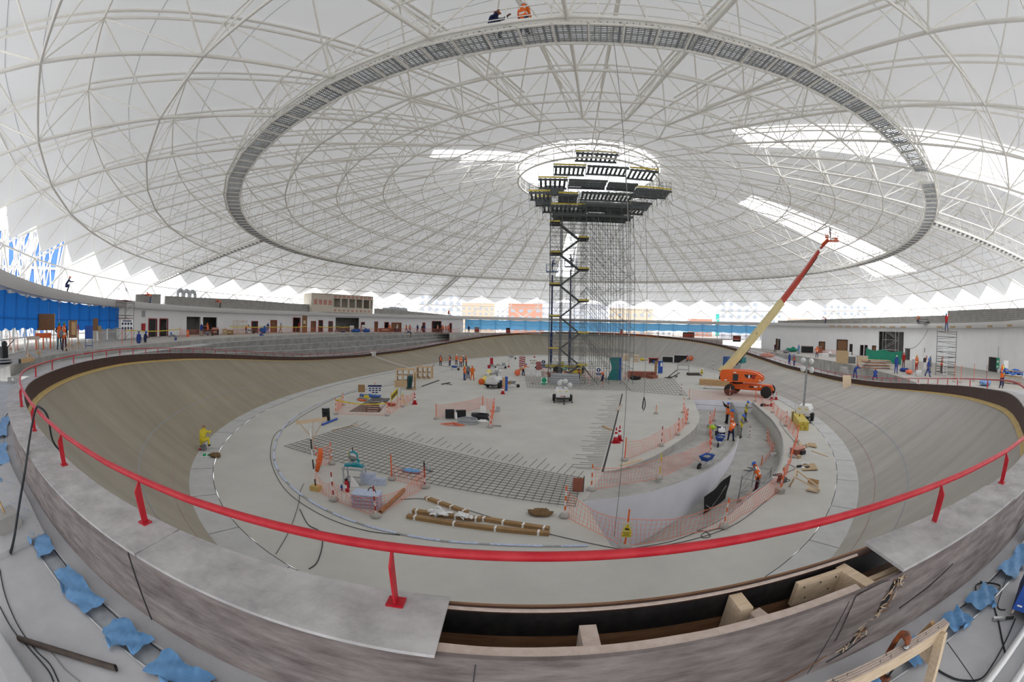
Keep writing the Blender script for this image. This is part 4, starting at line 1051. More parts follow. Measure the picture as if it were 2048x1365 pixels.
tape([tp_(s2), tp_(s1), tp_(s3)], 'yellow barrier tape along the front of the stair pit'); tape([tp_(s4), s4[0] + Vector((.5,-.2,.1))], 'loose yellow tape trailing from the yellow post by the stair pit')
c1 = post(872.5, 839, 808, OO, 'orange post left of the black hydraulic tool'); c2 = post(965, 816, 792, OO, 'orange post behind the white jerrycan'); c3 = post(988, 824, 796, OW, 'orange and white post right of the white jerrycan'); c4 = post(981, 856, 820, OW, 'orange and white post in front of the coiled hoses')
net([c1, c2, c3, c4], 'orange safety net enclosing the hydraulic tool and coiled hoses', .05, nh=8, step=.12)
mb = MB('orange_net'); random.seed(3)
cc = G(905, 851); 
for k in range(40): a, b = random.random()*6.3, random.random()*6.3; mb.path([cc + Vector((math.cos(a)*.9*random.random(), math.sin(a)*.5, .03)), cc + Vector((0, 0, .12+.1*random.random())), cc + Vector((math.cos(b)*.9, math.sin(b)*.5*random.random(), .03))], .008, 3)
tag(mb.build('net_heap'), 'slack orange net lying in a heap beside the hydraulic tool', 'safety net')
# right-hand slab edge and ramps
def zr(kf, inner): z_ = zin if inner else zout; i = max(0, min(NR-1, int(kf*NR))); return z_[i]
a1 = post(1249, 922, 875, OO, 'orange post with bunched net near the two red cones'); a2 = post(1322, 893, 853, RW, 'red and white post on the middle of the ramp slab edge'); a3 = post(1355, 870.5, 836, RW, 'red and white post third along the ramp slab edge'); a4 = post(1374, 848, 817, RW, 'red and white post fourth along the ramp slab edge'); a5 = post(1366, 826, 796, OW, 'orange and white post at the far corner of the ramp slab edge')
net([a1, a2, a3, a4, a5], 'orange safety net along the ramp slab edge', .10)
b1 = post(1182, 982, 929, OW, 'orange and white post with round base at the near end of the upper ramp', z=-.02); b2 = post(1318, 959, 908, YW, 'yellow and white post at the middle of the upper ramp', z=-.15); b3 = post(1420.5, 909, 873, RW, 'red and white post beside the near wheelbarrow on the ramp', z=-.6); b4 = post(1418, 853, 824, RW, 'red and white post left of the workers in the pit', z=-1.0); b5 = post(1428, 842, 815, OO, 'orange post behind the workers at the pit back wall', z=-1.03)
net([b1, b2, b3, b4, b5], 'orange safety net up the middle of the ramp', .08)
d1 = post(1129, 1035, 972, OW, 'orange and white post with round base at the corner of the rebar mat'); d2 = post(1249, 1096, 1019, OO, 'orange tipped post carrying the yellow hazard sign'); d3 = post(1447, 1056, 996, OW, 'orange and white post at the near rim of the deep ramp'); d4 = post(1559, 986, 934, OW, 'white post with pale block base by the rim cables', basek='sq'); d5 = post(1584, 915, 888, OO, 'orange post with bunched net by the brick crate')
d6 = post(1594, 884, 849.5, OW, 'orange and white post in front of the yellow joist bundle'); d7 = post(1571, 853, 822, OW, 'orange and white post left of the yellow joist bundle'); d8 = post(1545, 826, 796, OW, 'orange and white post by the corner of the pit rim'); d9 = post(1510, 804, 780, OO, 'orange post beside the right wheel of the orange lift'); d10 = post(1459, 799, 773, OW, 'orange and white post in front of the left wheels of the orange lift')
net([d1, d2, d3, d4, d5], 'orange safety net along the near rim of the deep ramp', .12); net([d5, d6, d7, d8, d9, d10, (G(1383, 800), 1.0)], 'orange safety net along the far rim of the pit', .08)
e1 = post(1532.6, 883, 856, OW, 'orange and white post on the pit floor near the outer wall', z=-1.2); e2 = post(1498, 878, 852.6, RW, 'red and white post standing alone on the pit floor', z=-1.15); e3 = post(1545, 913, 886, OW, 'orange post standing in a white bucket in the pit', z=-1.5); e4 = post(1519, 950, 911, OO, 'orange tipped post down the deep ramp behind the scaffold', z=-2.0)
net([e1, e3, e4], 'orange safety net down the deep ramp', .10)
for px, py, ty, c, lb in ((1378,799,778,OO,'orange post wrapped in net at the corner of the far rebar mat'),(1362,790,768,RW,'thin red post left of the brown timber stack'),(1410,778,760,RW,'red post in front of the brown timber stack'),(1179,773,752,OW,'orange and white post on the rebar mat right of the grey panel stack'),(1065,768,755,OW,'short orange post on the rebar mat left of the grey panel stack'),(1205,775,762,OO,'short orange post in front of the bending worker'),(1184,771,742,['galv'],'thin grey pole on the rebar mat right of the grey panel stack'),(1101,770,725,['galv'],'tall grey pole left of the grey panel stack'),(1315,735,716,RW,'thin pole by the black panels'),(867,733,718,BWc,'short dark pole beside the group in blue helmets'),(925,718,697,BWc,'dark and white pole behind the group in blue helmets'),(1017,734,706,BWc,'tall dark pole right of the red pump stand'),(1428,763,747,BWc,'small black and white pole left of the blue lift'),(1426,741,718,BWc,'black and white pole beyond the blue lift wheel'),(1312,828,812,OO,'short orange flag post beyond the ramp slab')):
    post(px, py, ty, c, lb)
def cone():
    t = thing('traffic_cone', '', 'traffic cone'); MB('red_paint').box((0,0,.02),(.36,.36,.04)).build('base', t)
    MB('red_paint').lathe([(.14,.04),(.093,.28),(.070,.42),(.053,.52),(.043,.58),(.025,.72),(0,.72)],14).build('body', t)
    MB('reflect').lathe([(.099,.28),(.076,.42)],14).build('band', t); MB('reflect').lathe([(.059,.52),(.049,.58)],14).build('band', t); return t
CONE = First(cone)
for px, py, s, lb in ((829.5,809,1.3,'red traffic cone at the right end of the stair pit barrier'),(1005.5,788.5,1.25,'red traffic cone in front of the blue drum and left light tower'),(1231,886,1.3,'front red traffic cone of the pair on the slab edge'),(1238,882,1.3,'rear red traffic cone of the pair on the slab edge'),(1543,800,1.1,'left cone in front of the orange lift right wheel'),(1552,800,1.1,'right cone in front of the orange lift right wheel'),(1542,813,1.1,'cone just behind the pit rim corner post'),(1288,716,1.0,'left of three far cones on the apron by the far bend'),(1294.5,715,1.4,'middle of three far cones on the apron by the far bend'),(1310,715,1.2,'right of three far cones on the apron by the far bend'),(1423,777,.8,'small cone in front of the brown timber stack'),(1017.5,735,1.1,'cone by the tall dark pole left of the scaffold tower'),(1069,716,1.3,'dark cone beside the red box left of the scaffold tower')):
    CONE(G(px, py), .3, lb, 'traffic cones', s)
# ------------------------------------------------------------------ rebar mats
def mat_lines(c, nu, nv, label, z=.05, r=.012, ends=None):
    """rebar in the quad of ground points c[0..3]"""
    P = [G(x, y, z) for x, y in c]; mb = MB('rebar')
    q = lambda u, v: P[0].lerp(P[1], u).lerp(P[3].lerp(P[2], u), v)
    for i in range(nu+1): u = i/nu; v1 = ends(u) if ends else 1; mb.tube(q(u, 0), q(u, v1), r, 4, caps=False)
    for j in range(nv+1): v = j/nv; mb.tube(q(0, v) + Vector((0,0,.02)), q(1, v) + Vector((0,0,.02)), r, 4, caps=False)
    o = tag(mb.build('rebar_mat'), label, 'rebar mat'); o['kind'] = 'stuff'; return o
mat_lines([(568,893),(1150,1014),(1163,957),(700,852)], 46, 13, 'dark steel rebar mat across the near left of the infield')
mb = MB('rebar'); A_, B_, C_ = G(700, 850, .07), G(1150, 950, .07), G(760, 815, .07)
for i in range(34):
    u = i/33; p = G(700 + 455*u, 852 + 104*u, .07); d = (G(760 + 430*u, 822 + 95*u, .07) - p).normalized(); mb.tube(p, p + d*(1.2 + .5*math.sin(i*1.7)), .012, 4)
o = tag(mb.build('starter_bar'), 'loose rebar ends sticking out beyond the near rebar mat', 'rebar'); o['kind'] = 'stuff'
mat_lines([(1055,776),(1262,781),(1240,757),(1050,754)], 34, 9, 'dark steel rebar mat in front of the scaffold tower', r=.014)
mat_lines([(1262,783),(1375,792),(1345,757),(1240,757)], 16, 9, 'dark steel rebar mat right of the scaffold tower', r=.014)
mb = MB('rebar')
for i in range(46): u = i/45; p = G(1243 - 42*u, 792 + 148*u, .06); mb.tube(p, p + Vector((-1.1 - .5*math.sin(i*2.3), .12*math.sin(i), 0)), .010, 4)
o = tag(mb.build('starter_bar'), 'row of rebar stubs along the edge of the ramp slab', 'rebar'); o['kind'] = 'stuff'
mb = MB('dark'); mb.strip([[G(1246,788,.004), G(1243.5,788,.004)], [G(1207,945,.004), G(1203,944,.004)]], False); struct(mb, 'trim_9')
for c, nm in (([(883,769),(900,765)], 'a'), ([(600,905),(640,880)], 'b')): pass
# steel channel liner with printed film round the infield
fl = curve([(925,733),(856,752),(800,764),(720,779),(660,799),(610,822),(575,848),(556,875),(548,905),(553,935),(580,972),(640,1015),(730,1052),(860,1080),(980,1090),(1175,1093)], 90)
def strip_floor(pts, w, z, m, name, gap=None):
    mb = MB(m)
    for i in range(len(pts)-1):
        if gap and i % gap == gap-1: continue
        d = (pts[i+1]-pts[i]).normalized(); s = Vector((-d.y, d.x, 0))*w/2
        mb.slab([[pts[i]-s+Vector((0,0,z)), pts[i]+s+Vector((0,0,z))], [pts[i+1]-s+Vector((0,0,z)), pts[i+1]+s+Vector((0,0,z))]], .02)
    return mb.build(name)
dr = thing('drain_channel', 'curving steel drain channel with printed blue protective film round the infield', 'drain channel', fl[45])
o = strip_floor([p - fl[45] for p in fl], .10, .025, 'galv', 'channel'); o.parent = dr
o = strip_floor([p - fl[45] + Vector((0,0,.006)) for p in fl], .115, .030, 'tile_film', 'film', 4); o.parent = dr
mb = MB('cable')
fo = curve([(800,768),(700,787),(630,818),(580,850),(550,870),(541,905),(547,940),(575,985),(640,1030),(720,1060),(800,1072)], 60); mb.path([p + Vector((0,0,.02)) for p in fo], .014, 4)
tag(mb.build('cable'), 'dark cable lying just outside the drain channel', 'cable')
def cable(px, r, label, z=.02, m='cable', n=40): mb = MB(m); mb.path([p + Vector((0,0,z)) for p in curve(px, n)], r, 5); return tag(mb.build('cable'), label, 'cable')
cable([(600,1020),(616,1050),(640,1065),(645,1090),(635,1125),(618,1140)], .016, 'thick cable snaking over the floor under the red rail at left')
cable([(608,968),(600,985),(597,1010),(580,1060),(552,1110)], .010, 'thin cable from the drain channel to the lower left floor')
cable([(800,1000),(880,1005),(1100,1070),(1250,1102)], .012, 'thin straight cable behind the cardboard boxes')
cable([(1250,1100),(1340,1085),(1400,1064),(1416,1068),(1420,1075),(1405,1077),(1408,1067),(1450,1055)], .012, 'looped cable on the floor in front of the deep ramp net')
cable([(1250,1103),(1380,1082),(1470,1050),(1530,1005),(1560,980)], .012, 'cable running along the near rim of the deep ramp')
cable([(1575,832),(1560,845),(1572,865),(1585,880),(1590,890)], .012, 'cable on the rim left of the brick crate'); cable([(1565,940),(1575,930),(1590,938),(1570,948),(1562,956),(1580,962),(1560,968)], .012, 'tangled cable on the rim beside the wood frame')
cable([(1500,745),(1530,742),(1575,728),(1600,716)], .03, 'dark cable lying up the track behind the orange lift'); cable([(836,703),(845,713),(868,728),(905,735),(925,733)], .02, 'dark cable lying down the left track near the group in blue helmets')
cable([(1588,715),(1600,740),(1602,770),(1592,800),(1590,830)], .012, 'thin cable hanging across the right track by the tall light tower')
# hanging lines from the dome
for px0, px1, y1, z1, lb in ((1217,1228,1075,0,'thin rope hanging from the catwalk down to the deep ramp'),(1286,1286,810,0.3,'thin wire with a black hook hanging over the ramp slab'),(1955,1949,700,3.3,'pale rope hanging from the roof over the right concourse')):
    b = G(px1, y1, z1) if px0 != 1286 else G(1286, 826, .5); top = Vector((b.x, b.y, 17.0 if px0 == 1217 else (16 if px0 == 1286 else 12)))
    mb = MB('wire'); mb.tube(b + Vector((0,0,.02)), top, .012 if px0 == 1217 else .018, 5)
    o = tag(mb.build('rope'), lb, 'rope')
    if px0 == 1286: MB('black').path([b + Vector(q) for q in ((0,0,1.2),(.1,0,.9),(.14,0,.5),(.05,0,.2),(-.08,0,.35),(-.05,0,.8),(0,0,1.1))], .04, 6).build('hook', o)
# ------------------------------------------------------------------ around the saw table
T = thing('saw_bench', 'grey steel bench carrying the teal mitre saw', 'work bench', G(711, 966), .22)
for x in (-.42, .42):
    for y in (-.28, .28): MB('grey_paint').box((x, y, .36), (.06, .06, .72)).build('leg', T)
mb = MB('grey_paint')
for a, b in (((-.45,-.3),(.45,-.3)), ((.45,-.3),(.45,.3)), ((.45,.3),(-.45,.3)), ((-.45,.3),(-.45,-.3))):
    mb.bar((*a, .70), (*b, .70), .07, .08); mb.bar((*a, .14), (*b, .14), .05, .05)
mb.build('frame', T)
S = thing('mitre_saw', 'teal mitre saw with round blade guard on the grey bench', 'saw', T.matrix_basis @ Vector((0, 0, .745)), .22)
MB('teal_tool').box((0, 0, .05), (.80, .24, .09)).lathe([(.0,.1),(.2,.1),(.2,.13),(0,.13)], 18, (.05, .02, 0)).build('table', S)
MB('teal_tool').lathe([(0,-.03),(.20,-.03),(.20,.03),(0,.03)], 22, (0, 0, .48), 'Y').bar((.03,0,.45), (.26,.02,.22), .09, .10).build('blade_guard', S)
MB('steel').lathe([(0,-.004),(.19,-.004),(.19,.004),(0,.004)], 26, (-.02, -.045, .42), 'Y').build('blade', S)
MB('black').lathe([(0,-.1),(.06,-.1),(.06,.1),(0,.1)], 12, (.06, .12, .46), 'Y').tube((-.02,0,.6), (-.03,0,.86), .02, 8).build('handle', S)
MB('yellow').box((-.21, 0, .46), (.03, .05, .30)).build('side_strip', S)
St = thing('tile_stack', 'stack of film-wrapped grey tiles with dark gaps beside the saw table', 'tile stack', G(735, 1012), .25)
for k in range(8): MB('tile_film').box((.02*math.sin(k*2), .02*math.cos(k*3), .035 + k*.075), (1.05, .62, .05)).build('tile', St)
MB('brick').box((0, 0, .30), (.98, .56, .56)).build('spacer', St)
St.scale = (1, 1, .95)
tag(MB('cable').path([G(735,1012) + Vector((.25 + .16*math.cos(a), 0, .62 + .16*math.sin(a))) for a in [PI*i/8 for i in range(9)]], .018, 6).build('hose'), 'short black hose bent in a hoop on the tile stack', 'hose')
def cbox(px, py, d, m, label, rz=.2, name='box', cat='box', z=0):
    t = thing(name, label, cat, G(px, py, z), rz); MB(m).box((0,0,d[2]/2), d).build('body', t); MB('timber_dust').box((0,0,d[2]+.003), (d[0]*.96, d[1]*.12, .006)).build('tape', t); return t
cbox(737, 968, (.65,.25,.48), 'tile_film', 'tall film-wrapped block standing under the saw bench'); cbox(757, 970, (.62,.24,.30), 'tile_film', 'low film-wrapped block right of the saw bench')
o = thing('foam_wedge', 'white foam wedge leaning under the saw bench', 'foam', G(708, 973), .3); MB('white_foam').extr([(-.15,0),(.22,0),(-.08,.45)], 'Y', -.06, .06).build('wedge', o); MB('white').box((.02,0,.01),(.3,.16,.02)).build('foot', o)
E_ = thing('fire_extinguisher', 'red fire extinguisher standing left of the tile stack', 'fire extinguisher', G(695, 984), 0)
MB('red_paint').lathe([(0,0),(.085,0),(.09,.03),(.09,.42),(.06,.48),(.03,.5),(0,.5)], 16).build('cylinder', E_); MB('black').box((0,-.02,.54),(.05,.14,.06)).path([(0.03,0,.52),(.12,0,.45),(.12,0,.2)], .015, 6).build('valve', E_); MB('white').box((0,-.089,.25),(.09,.012,.14)).build('tag', E_)
B_ = thing('spray_bottle', 'small blue spray bottle left of the fire extinguisher', 'bottle', G(684, 981), 0)
MB('blue_plastic').lathe([(0,0),(.05,0),(.05,.18),(.018,.24),(.018,.27),(0,.27)], 12).build('bottle', B_); MB('white').box((0,-.02,.30),(.03,.09,.05)).build('trigger', B_)
for a, b, lb in (((760,1025),(808,980),'brown cardboard tube lying right of the tile stack'),):
    p, q = G(*a, .07), G(*b, .07); o = thing('cardboard_tube', lb, 'tube', p); mb = MB('cardboard'); d = q-p; mb.path([(0,0,0), d*.5, d], .075, 12, caps=False); mb.path([d, d*.5, (0,0,0)], .065, 12, caps=False); mb.build('tube', o); MB('dark').path([d*.02, d*.03], .058, 12).build('core', o)
def longbox(a, b, w, h, label, z=0):
    p, q = G(*a, z), G(*b, z); o = thing('cardboard_box', label, 'cardboard box', p, toward(p, q), 'long cardboard boxes'); L_ = (q-p).length
    MB('cardboard').box((L_/2, 0, h/2), (L_, w, h)).build('body', o)
    for k in range(4):
        MB('white').box((L_*(.06+.29*k), 0, h/2), (.07, w+.008, h+.008)).build('tape', o)
    return o
longbox((815,1036),(1098,1071), .20, .13, 'front long brown cardboard box of the pile under the rail'); longbox((960,1040),(1098,1062), .20, .13, 'rear right long cardboard box of the pile'); longbox((826,1026),(962,1043), .20, .14, 'rear left long cardboard box with white foam wrap on it'); longbox((852,999),(935,1028), .18, .12, 'long cardboard box lying askew behind the others')
def heap(px, py, rx, ry, h, m, label, name, cat, n=14, seed=1, z=0):
    random.seed(seed); c = G(px, py, z); bm = bmesh.new(); bmesh.ops.create_icosphere(bm, subdivisions=4, radius=1)
    from mathutils import noise
    for v in bm.verts:
        p = v.co.copy(); k = .88 + .22*noise.noise(p*1.9 + Vector((seed, 0, 0))) + .14*noise.noise(p*5.3 + Vector((seed,0,0))) + .08*noise.noise(p*11)
        v.co = Vector((p.x*rx*k, p.y*ry*k, max(0, (p.z*.5+.5))*h*(k**2)*.95))
    me = bpy.data.meshes.new(name); bm.to_mesh(me); bm.free(); me.materials.append(M[m])
    for p in me.polygons: p.use_smooth = True
    o = bpy.data.objects.new(name, me); COL.objects.link(o); o.location = c; tag(o, label, cat); return o
heap(1081, 1030, .48, .32, .22, 'burlap', 'heap of brown burlap sacking right of the cardboard boxes', 'burlap_heap', 'sacking', seed=4)
heap(823, 945, .50, .22, .16, 'blue_sheet', 'crumpled light blue sheet on the rebar mat behind the net', 'plastic_sheet', 'plastic sheet', seed=2)
random.seed(9)
fw = thing('foam_wrap', 'tangled white foam wrap thrown over the long cardboard boxes', 'foam wrap', G(876, 1030, .15))
for nm, dx, sc, n in (('ribbon', 0, 1, 7), ('ribbon', .9, .8, 6)):
    for i in range(n):
        pts = [Vector((dx + (random.random()-.5)*.9*sc, (random.random()-.5)*.4, .02 + .10*random.random())) for k in range(4)]; pp = []
        for k in range(13):
            u = k/12*3; j = min(int(u), 2); f = u-j; pp.append(pts[j].lerp(pts[j+1], f) + Vector((0,0,.05*math.sin(PI*f))))
        m2 = MB('white_foam'); m2.strip([[p, p + Vector((.02,.09,.03))] for p in pp]); m2.strip([[p + Vector((.02,.09,.025)), p - Vector((0,0,.005))] for p in pp]); m2.build('ribbon', fw)
MB('white_foam').path([Vector((.0,0,.18)) + Vector((.14*math.cos(a), .03*a/6, .14*math.sin(a))) for a in [i*.5 for i in range(26)]], .035, 6, flat=.3).build('coil', fw)
rb = thing('rebar_bundle', 'short tied bundle of grey steel rods right of the blue sheet', 'rebar', G(851, 934), toward(G(851,934), G(873,955)))
for k in range(5): MB('galv').bar((0,-.08+.04*k,.03+.02*(k%2)), (.85,-.08+.04*k,.03+.02*(k%2)), .035, .04).build('rod', rb)
MB('white').box((.42,0,.05),(.04,.24,.07)).build('tie', rb)
bp = thing('rusty_panel', 'rusty brown panel standing at the right end of the near rebar mat', 'panel', G(1155, 984), .05); MB('brick').box((0,0,.3),(.42,.04,.62)).build('sheet', bp); MB('rebar').box((.23,0,.35),(.04,.05,.7)).build('stake', bp)
# pole-and-plank marker behind the range pole
wm = thing('timber_marker', 'A-shaped timber marker of a plank and two sticks on the range pole', 'timber marker', G(626, 905))
b_ = wm.location; f_ = lambda px, py: RG(px, py, hr(b_)) - b_
MB('timber_pale').bar(f_(592,846), f_(654,838), .20, .03, up=(0,1,0)).build('plank', wm); MB('timber').bar(f_(595,842), f_(626,878), .05, .03).build('stick', wm); MB('timber').bar(f_(651,834), f_(625,880), .05, .03).build('stick', wm); MB('timber_dust').tube(f_(606,905), f_(634,880), .02).tube((0,0,0), f_(626,840), .025).build('stake', wm)
def drum(): 
    t = thing('drum', '', 'drum'); MB('black').lathe([(0,0),(.28,0),(.29,.02),(.285,.3),(.30,.31),(.285,.32),(.285,.6),(.30,.61),(.285,.62),(.285,.88),(.29,.9),(.26,.9),(.26,.86),(0,.86)], 20).build('barrel', t); MB('grey_paint').lathe([(.29,.89),(.295,.905),(.28,.91)], 20).build('rim', t); return t
o = drum(); o.location = G(652.6, 841); o['label'] = 'black oil drum behind the timber marker'
def recolor(o, a, b):
    for c in o.children_recursive:
        if c.type == 'MESH':
            for s in c.material_slots:
                if s.material == M[a]: s.link = 'OBJECT'; s.material = M[b]
for px, py, z, m, lb, sc in ((1000,776,0,'navy','dark blue drum between the left light tower and the cone',.95),(1440.5,879,-.95,'navy','dark blue drum on the ramp beside the bending worker',1.1)):
    q = dup(o, G(px, py, z), 0, lb, None, sc); recolor(q, 'black', m)
for a, b, r, m, lb, nm in (((644,850),(674,838),.07,'blue_plastic','blue plastic tube lying right of the black drum','plastic_tube'),((655,859),(708,850),.022,'white','long thin white conduit on the edge of the near rebar mat','conduit'),((688,862),(717,856),.022,'white','short white conduit lying on the near rebar mat','conduit'),((664,861),(716,849),.03,'timber','thin timber batten beside the white conduits','batten'),((1206,852),(1224,860),.06,'timber','short timber offcut on the rebar stubs left of the slab','timber_offcut'),((1234,821),(1244,808),.07,'timber_dust','timber offcut at the slab edge beyond the two cones','timber_offcut'),((1241,930),(1283,918),.07,'timber_pale','timber plank on the near corner of the ramp slab','plank'),((883,769),(900,766),.06,'dark','dark pipe lying on the slab by the crates','pipe'),((844,773),(878,761),.05,'dark','long dark steel bar lying beyond the crates','steel_bar'),((1406,775),(1450,778),.12,'white','white plastic pipe in front of the brown timber stack','plastic_pipe'),((1623,901),(1656,913),.04,'timber_pale','pale plank lying alone right of the brick crate','plank'),((892,768),(904,770),.03,'dark','small dark plate on the slab left of the yellow duct','steel_plate')):
    p, q = G(*a, r), G(*b, r); mb = MB(m)
    if 'plank' in nm or 'timber' in nm or nm == 'batten': mb.bar(p - Vector((0,0,r*.5)), q - Vector((0,0,r*.5)), r*2.4, r)
    else: mb.tube(p, q, r, 10)
    tag(mb.build(nm), lb, nm.replace('_', ' '))
# ------------------------------------------------------------------ mobile light towers
def wheel(par, c, r, w, axis='X', hub='rim'):
    o = MB('tyre').lathe([(r*.55,-w/2),(r*.92,-w/2),(r,-w*.32),(r,w*.32),(r*.92,w/2),(r*.55,w/2)], 20, c, axis).build('wheel', par)
    MB(hub).lathe([(0,-w*.38),(r*.35,-w*.36),(r*.52,-w*.46),(r*.57,-w*.40),(r*.57,w*.40),(r*.52,w*.46),(r*.35,w*.36),(0,w*.38)], 16, c, axis).build('hub', o)
    MB('steel').lathe([(0,-w*.50),(r*.14,-w*.48),(r*.16,w*.48),(0,w*.50)], 10, c, axis).build('axle_cap', o); return o
def light_tower(loc, rz, label, raised):
    t = thing('light_tower', label, 'light tower', loc, rz)
    mb = MB('white_machine'); mb.extr([(-.62,.45),(.62,.45),(.62,.95),(.42,1.25),(-.42,1.25),(-.62,.95)], 'Y', -.75, .75); mb.build('housing', t)
    for x in (-.3,.3): MB('yellow').box((x,-.755,1.0),(.2,.012,.08)).build('decal', t)
    MB('red_paint').box((0,-.757,.58),(.5,.012,.05)).build('decal', t)
    MB('black').box((0,0,.40),(1.3,2.2,.12)).bar((0,-.8,.40),(0,-1.9,.36),.10,.10).build('chassis', t)
    for x in (-.75,.75): wheel(t, (x,.1,.33), .33, .22)
    for x in (-.68,.68): MB('black').box((x,-.2,.62),(.12,.9,.06)).build('mudguard', t)
    for x, y in ((-.8,-.9),(.8,-.9),(0,-1.8)): MB('black').tube((x,y,0),(x,y,.75),.035,8).box((x,y,.02),(.18,.18,.03)).build('jack', t)
    H = 4.7 if raised else 1.65
    mb = MB('galv')
    if raised: mb.box((0,-.62,2.2),(.17,.17,3.0)).box((0,-.62,3.6),(.12,.12,2.2))
    else: mb.box((0,-.62,1.0),(.16,.16,1.3)).bar((0,-.62,1.55),(0,1.4,1.62),.16,.16)
    mb.build('mast', t)
    L = ((-.38,H,.25),(.40,H,.0),(-.30,H-.62,.0),(.45,H-.66,.1)) if raised else ((-.35,1.75,-.7),(.15,1.95,-.75),(.55,1.62,-.95),(.0,1.6,1.5))
    mb = MB('steel')
    for x, z, y in L: mb.tube((0,-.62 if raised else -.6,z), (x, y-.62 if raised else y, z), .03, 6)
    mb.build('cross_arm', t)
    for x, z, y in L:
        c = (x, (y-.75) if raised else y, z); q = MB('lamp_glass'); q.ell(c, .24, .20, .24, 14, 10); q.build('floodlight', t)
    return t
light_tower(G(1124, 803), look(G(1124,803), 6), 'white light tower trailer with folded mast in the middle of the infield', False)
light_tower(G(988, 776), look(G(988,776), 150), 'white light tower trailer with folded mast beside the blue drum', False)
tw = light_tower(G(1607, 841), look(G(1607,841), -12), 'light tower with raised mast and four round floodlights on the right', True)
# ------------------------------------------------------------------ orange telescopic boom lift
p0 = G(1463, 789); p1_ = G(1534, 794)
ang = toward(p0, p1_); ctr = (p0 + p1_)/2; BLl = (p1_-p0).length
bl = thing('boom_lift', 'orange telescopic boom lift with cream boom raised to the roof', 'boom lift', ctr, ang)
hl = BLl/2; wr = .62
for x in (-hl, hl):
    for y in (-1.15, 1.15):
        wheel(bl, (x + (.25 if y > 0 else -.1), y, wr), wr, .42, 'Y')
mb = MB('orange_machine'); mb.bar((-hl-.3,0,.98), (hl+.5,0,.92), 1.0, .62); mb.extr([(-.6,.7),(hl*.9,.72),(hl+.75,.72),(hl+.45,1.28),(-.6,1.32)], 'Y', -.55, .55)
for x in (-hl, hl): mb.box((x,0,.62),(.35,2.0,.32))
mb.build('chassis', bl)
for x, z, w, h, m_ in ((hl*.35,1.05,.4,.16,'white'),(hl+.1,1.0,.22,.1,'white'),(hl*.62,1.12,.2,.12,'white'),(hl*.1,1.0,.5,.14,'black')): MB(m_).box((x,-.565,z),(w,.02,h)).build('decal', bl)
mb = MB('black'); mb.lathe([(0,1.25),(.65,1.25),(.65,1.52),(0,1.52)], 20, (-hl+.6,0,0)); mb.build('turntable_ring', bl)
mb = MB('orange_machine'); xs = -hl+.6
prof = [(-1.75,1.5),(2.4,1.5),(3.05,1.75),(3.0,2.15),(2.3,2.55),(1.2,2.72),(-.2,2.72),(-1.0,2.75),(-1.75,2.7),(-1.95,2.2)]
mb.extr([(a*1.0+xs, z) for a, z in prof], 'Y', -1.15, -.42); mb.extr([(a+xs, z) for a, z in prof], 'Y', .42, 1.15); mb.box((xs-.9,0,1.95),(1.6,1.0,.9)); mb.build('hood', bl)
mb = MB('dark'); mb.box((xs-.1,-1.16,1.98),(.62,.03,.70)); mb.extr([(xs+.85,2.35),(xs+2.3,2.35),(xs+2.0,2.05),(xs+1.1,2.0)], 'Y', -1.17, -1.14); mb.build('vent', bl)
mb = MB('white'); mb.lathe([(0,-.01),(.17,-.01),(.17,.01),(0,.01)], 18, (xs+1.95,-1.18,2.12), 'Y'); mb.box((xs+1.45,-1.18,2.15),(.18,.02,.30)).box((xs-.2,-1.165,2.5),(.3,.02,.1)).box((xs-1.2,-1.165,1.65),(.3,.02,.1)).box((xs+2.7,-1.165,1.8),(.25,.02,.1)); mb.m('red_dull').lathe([(.17,-.012),(.21,-.012),(.21,.012),(.17,.012)], 18, (xs+1.95,-1.18,2.12), 'Y').box((xs+1.95,-1.2,2.12),(.3,.012,.07)); mb.build('sign_plate', bl)
mw = Matrix.Translation(ctr) @ Matrix.Rotation(ang, 4, 'Z'); inv = mw.inverted()
piv = mw @ Vector((xs-1.25, 0, 2.9)); piv_r = hr(piv)
tip = RG(1641, 497, 59.0); dirb = (tip-piv).normalized(); LB = (tip-piv).length
def Lc(p): return inv @ p
mid_d = LB*.56
side = dirb.cross(Vector((0,0,1))).normalized(); upv = side.cross(dirb)
def boomseg(a, b, w, h, m, nm): 
    mb = MB(m); mb.bar(Lc(piv + dirb*a), Lc(piv + dirb*b), w, h, up=inv.to_3x3() @ upv); return mb.build(nm, bl)
boomseg(-.9, LB*.50, .62, .80, 'cream', 'boom_base'); o = boomseg(-1.0, -.3, .75, 1.1, 'cream', 'counter_head')
boomseg(LB*.48, LB*.72, .48, .60, 'boom_red', 'boom_middle'); boomseg(LB*.70, LB*.97, .36, .44, 'boom_red', 'boom_tip')
mb = MB('black')
for f0, f1 in ((.30,.47),(.50,.60),(.62,.70),(.73,.93)):
    for s_ in (1,): mb.tube(Lc(piv + dirb*LB*f0 - upv*(.44 if f0 < .48 else .32) + side*.1), Lc(piv + dirb*LB*f1 - upv*(.44 if f0 < .48 else .32) + side*.1), .06, 6)
mb.build('hose_carrier', bl)
mb = MB('dark'); mb.tube(Lc(piv + dirb*.4 - upv*.2 + Vector((0,0,-.5)) + dirb*1.0), Lc(piv + dirb*3.9 - upv*.5), .13, 10); mb.m('steel').tube(Lc(piv + dirb*3.4 - upv*.46), Lc(piv + dirb*4.7 - upv*.4), .08, 10); mb.build('lift_cylinder', bl)
mb = MB('dark'); mb.box(Lc(piv + dirb*LB*.24 + side*.0 - Vector((.0,0,0))) + Vector((0,-.32,0)), (.5,.02,.22), ry=-1.05); mb.build('boom_mark', bl)
jib_a = tip; jib_b = RG(1656, 482, 59.6)
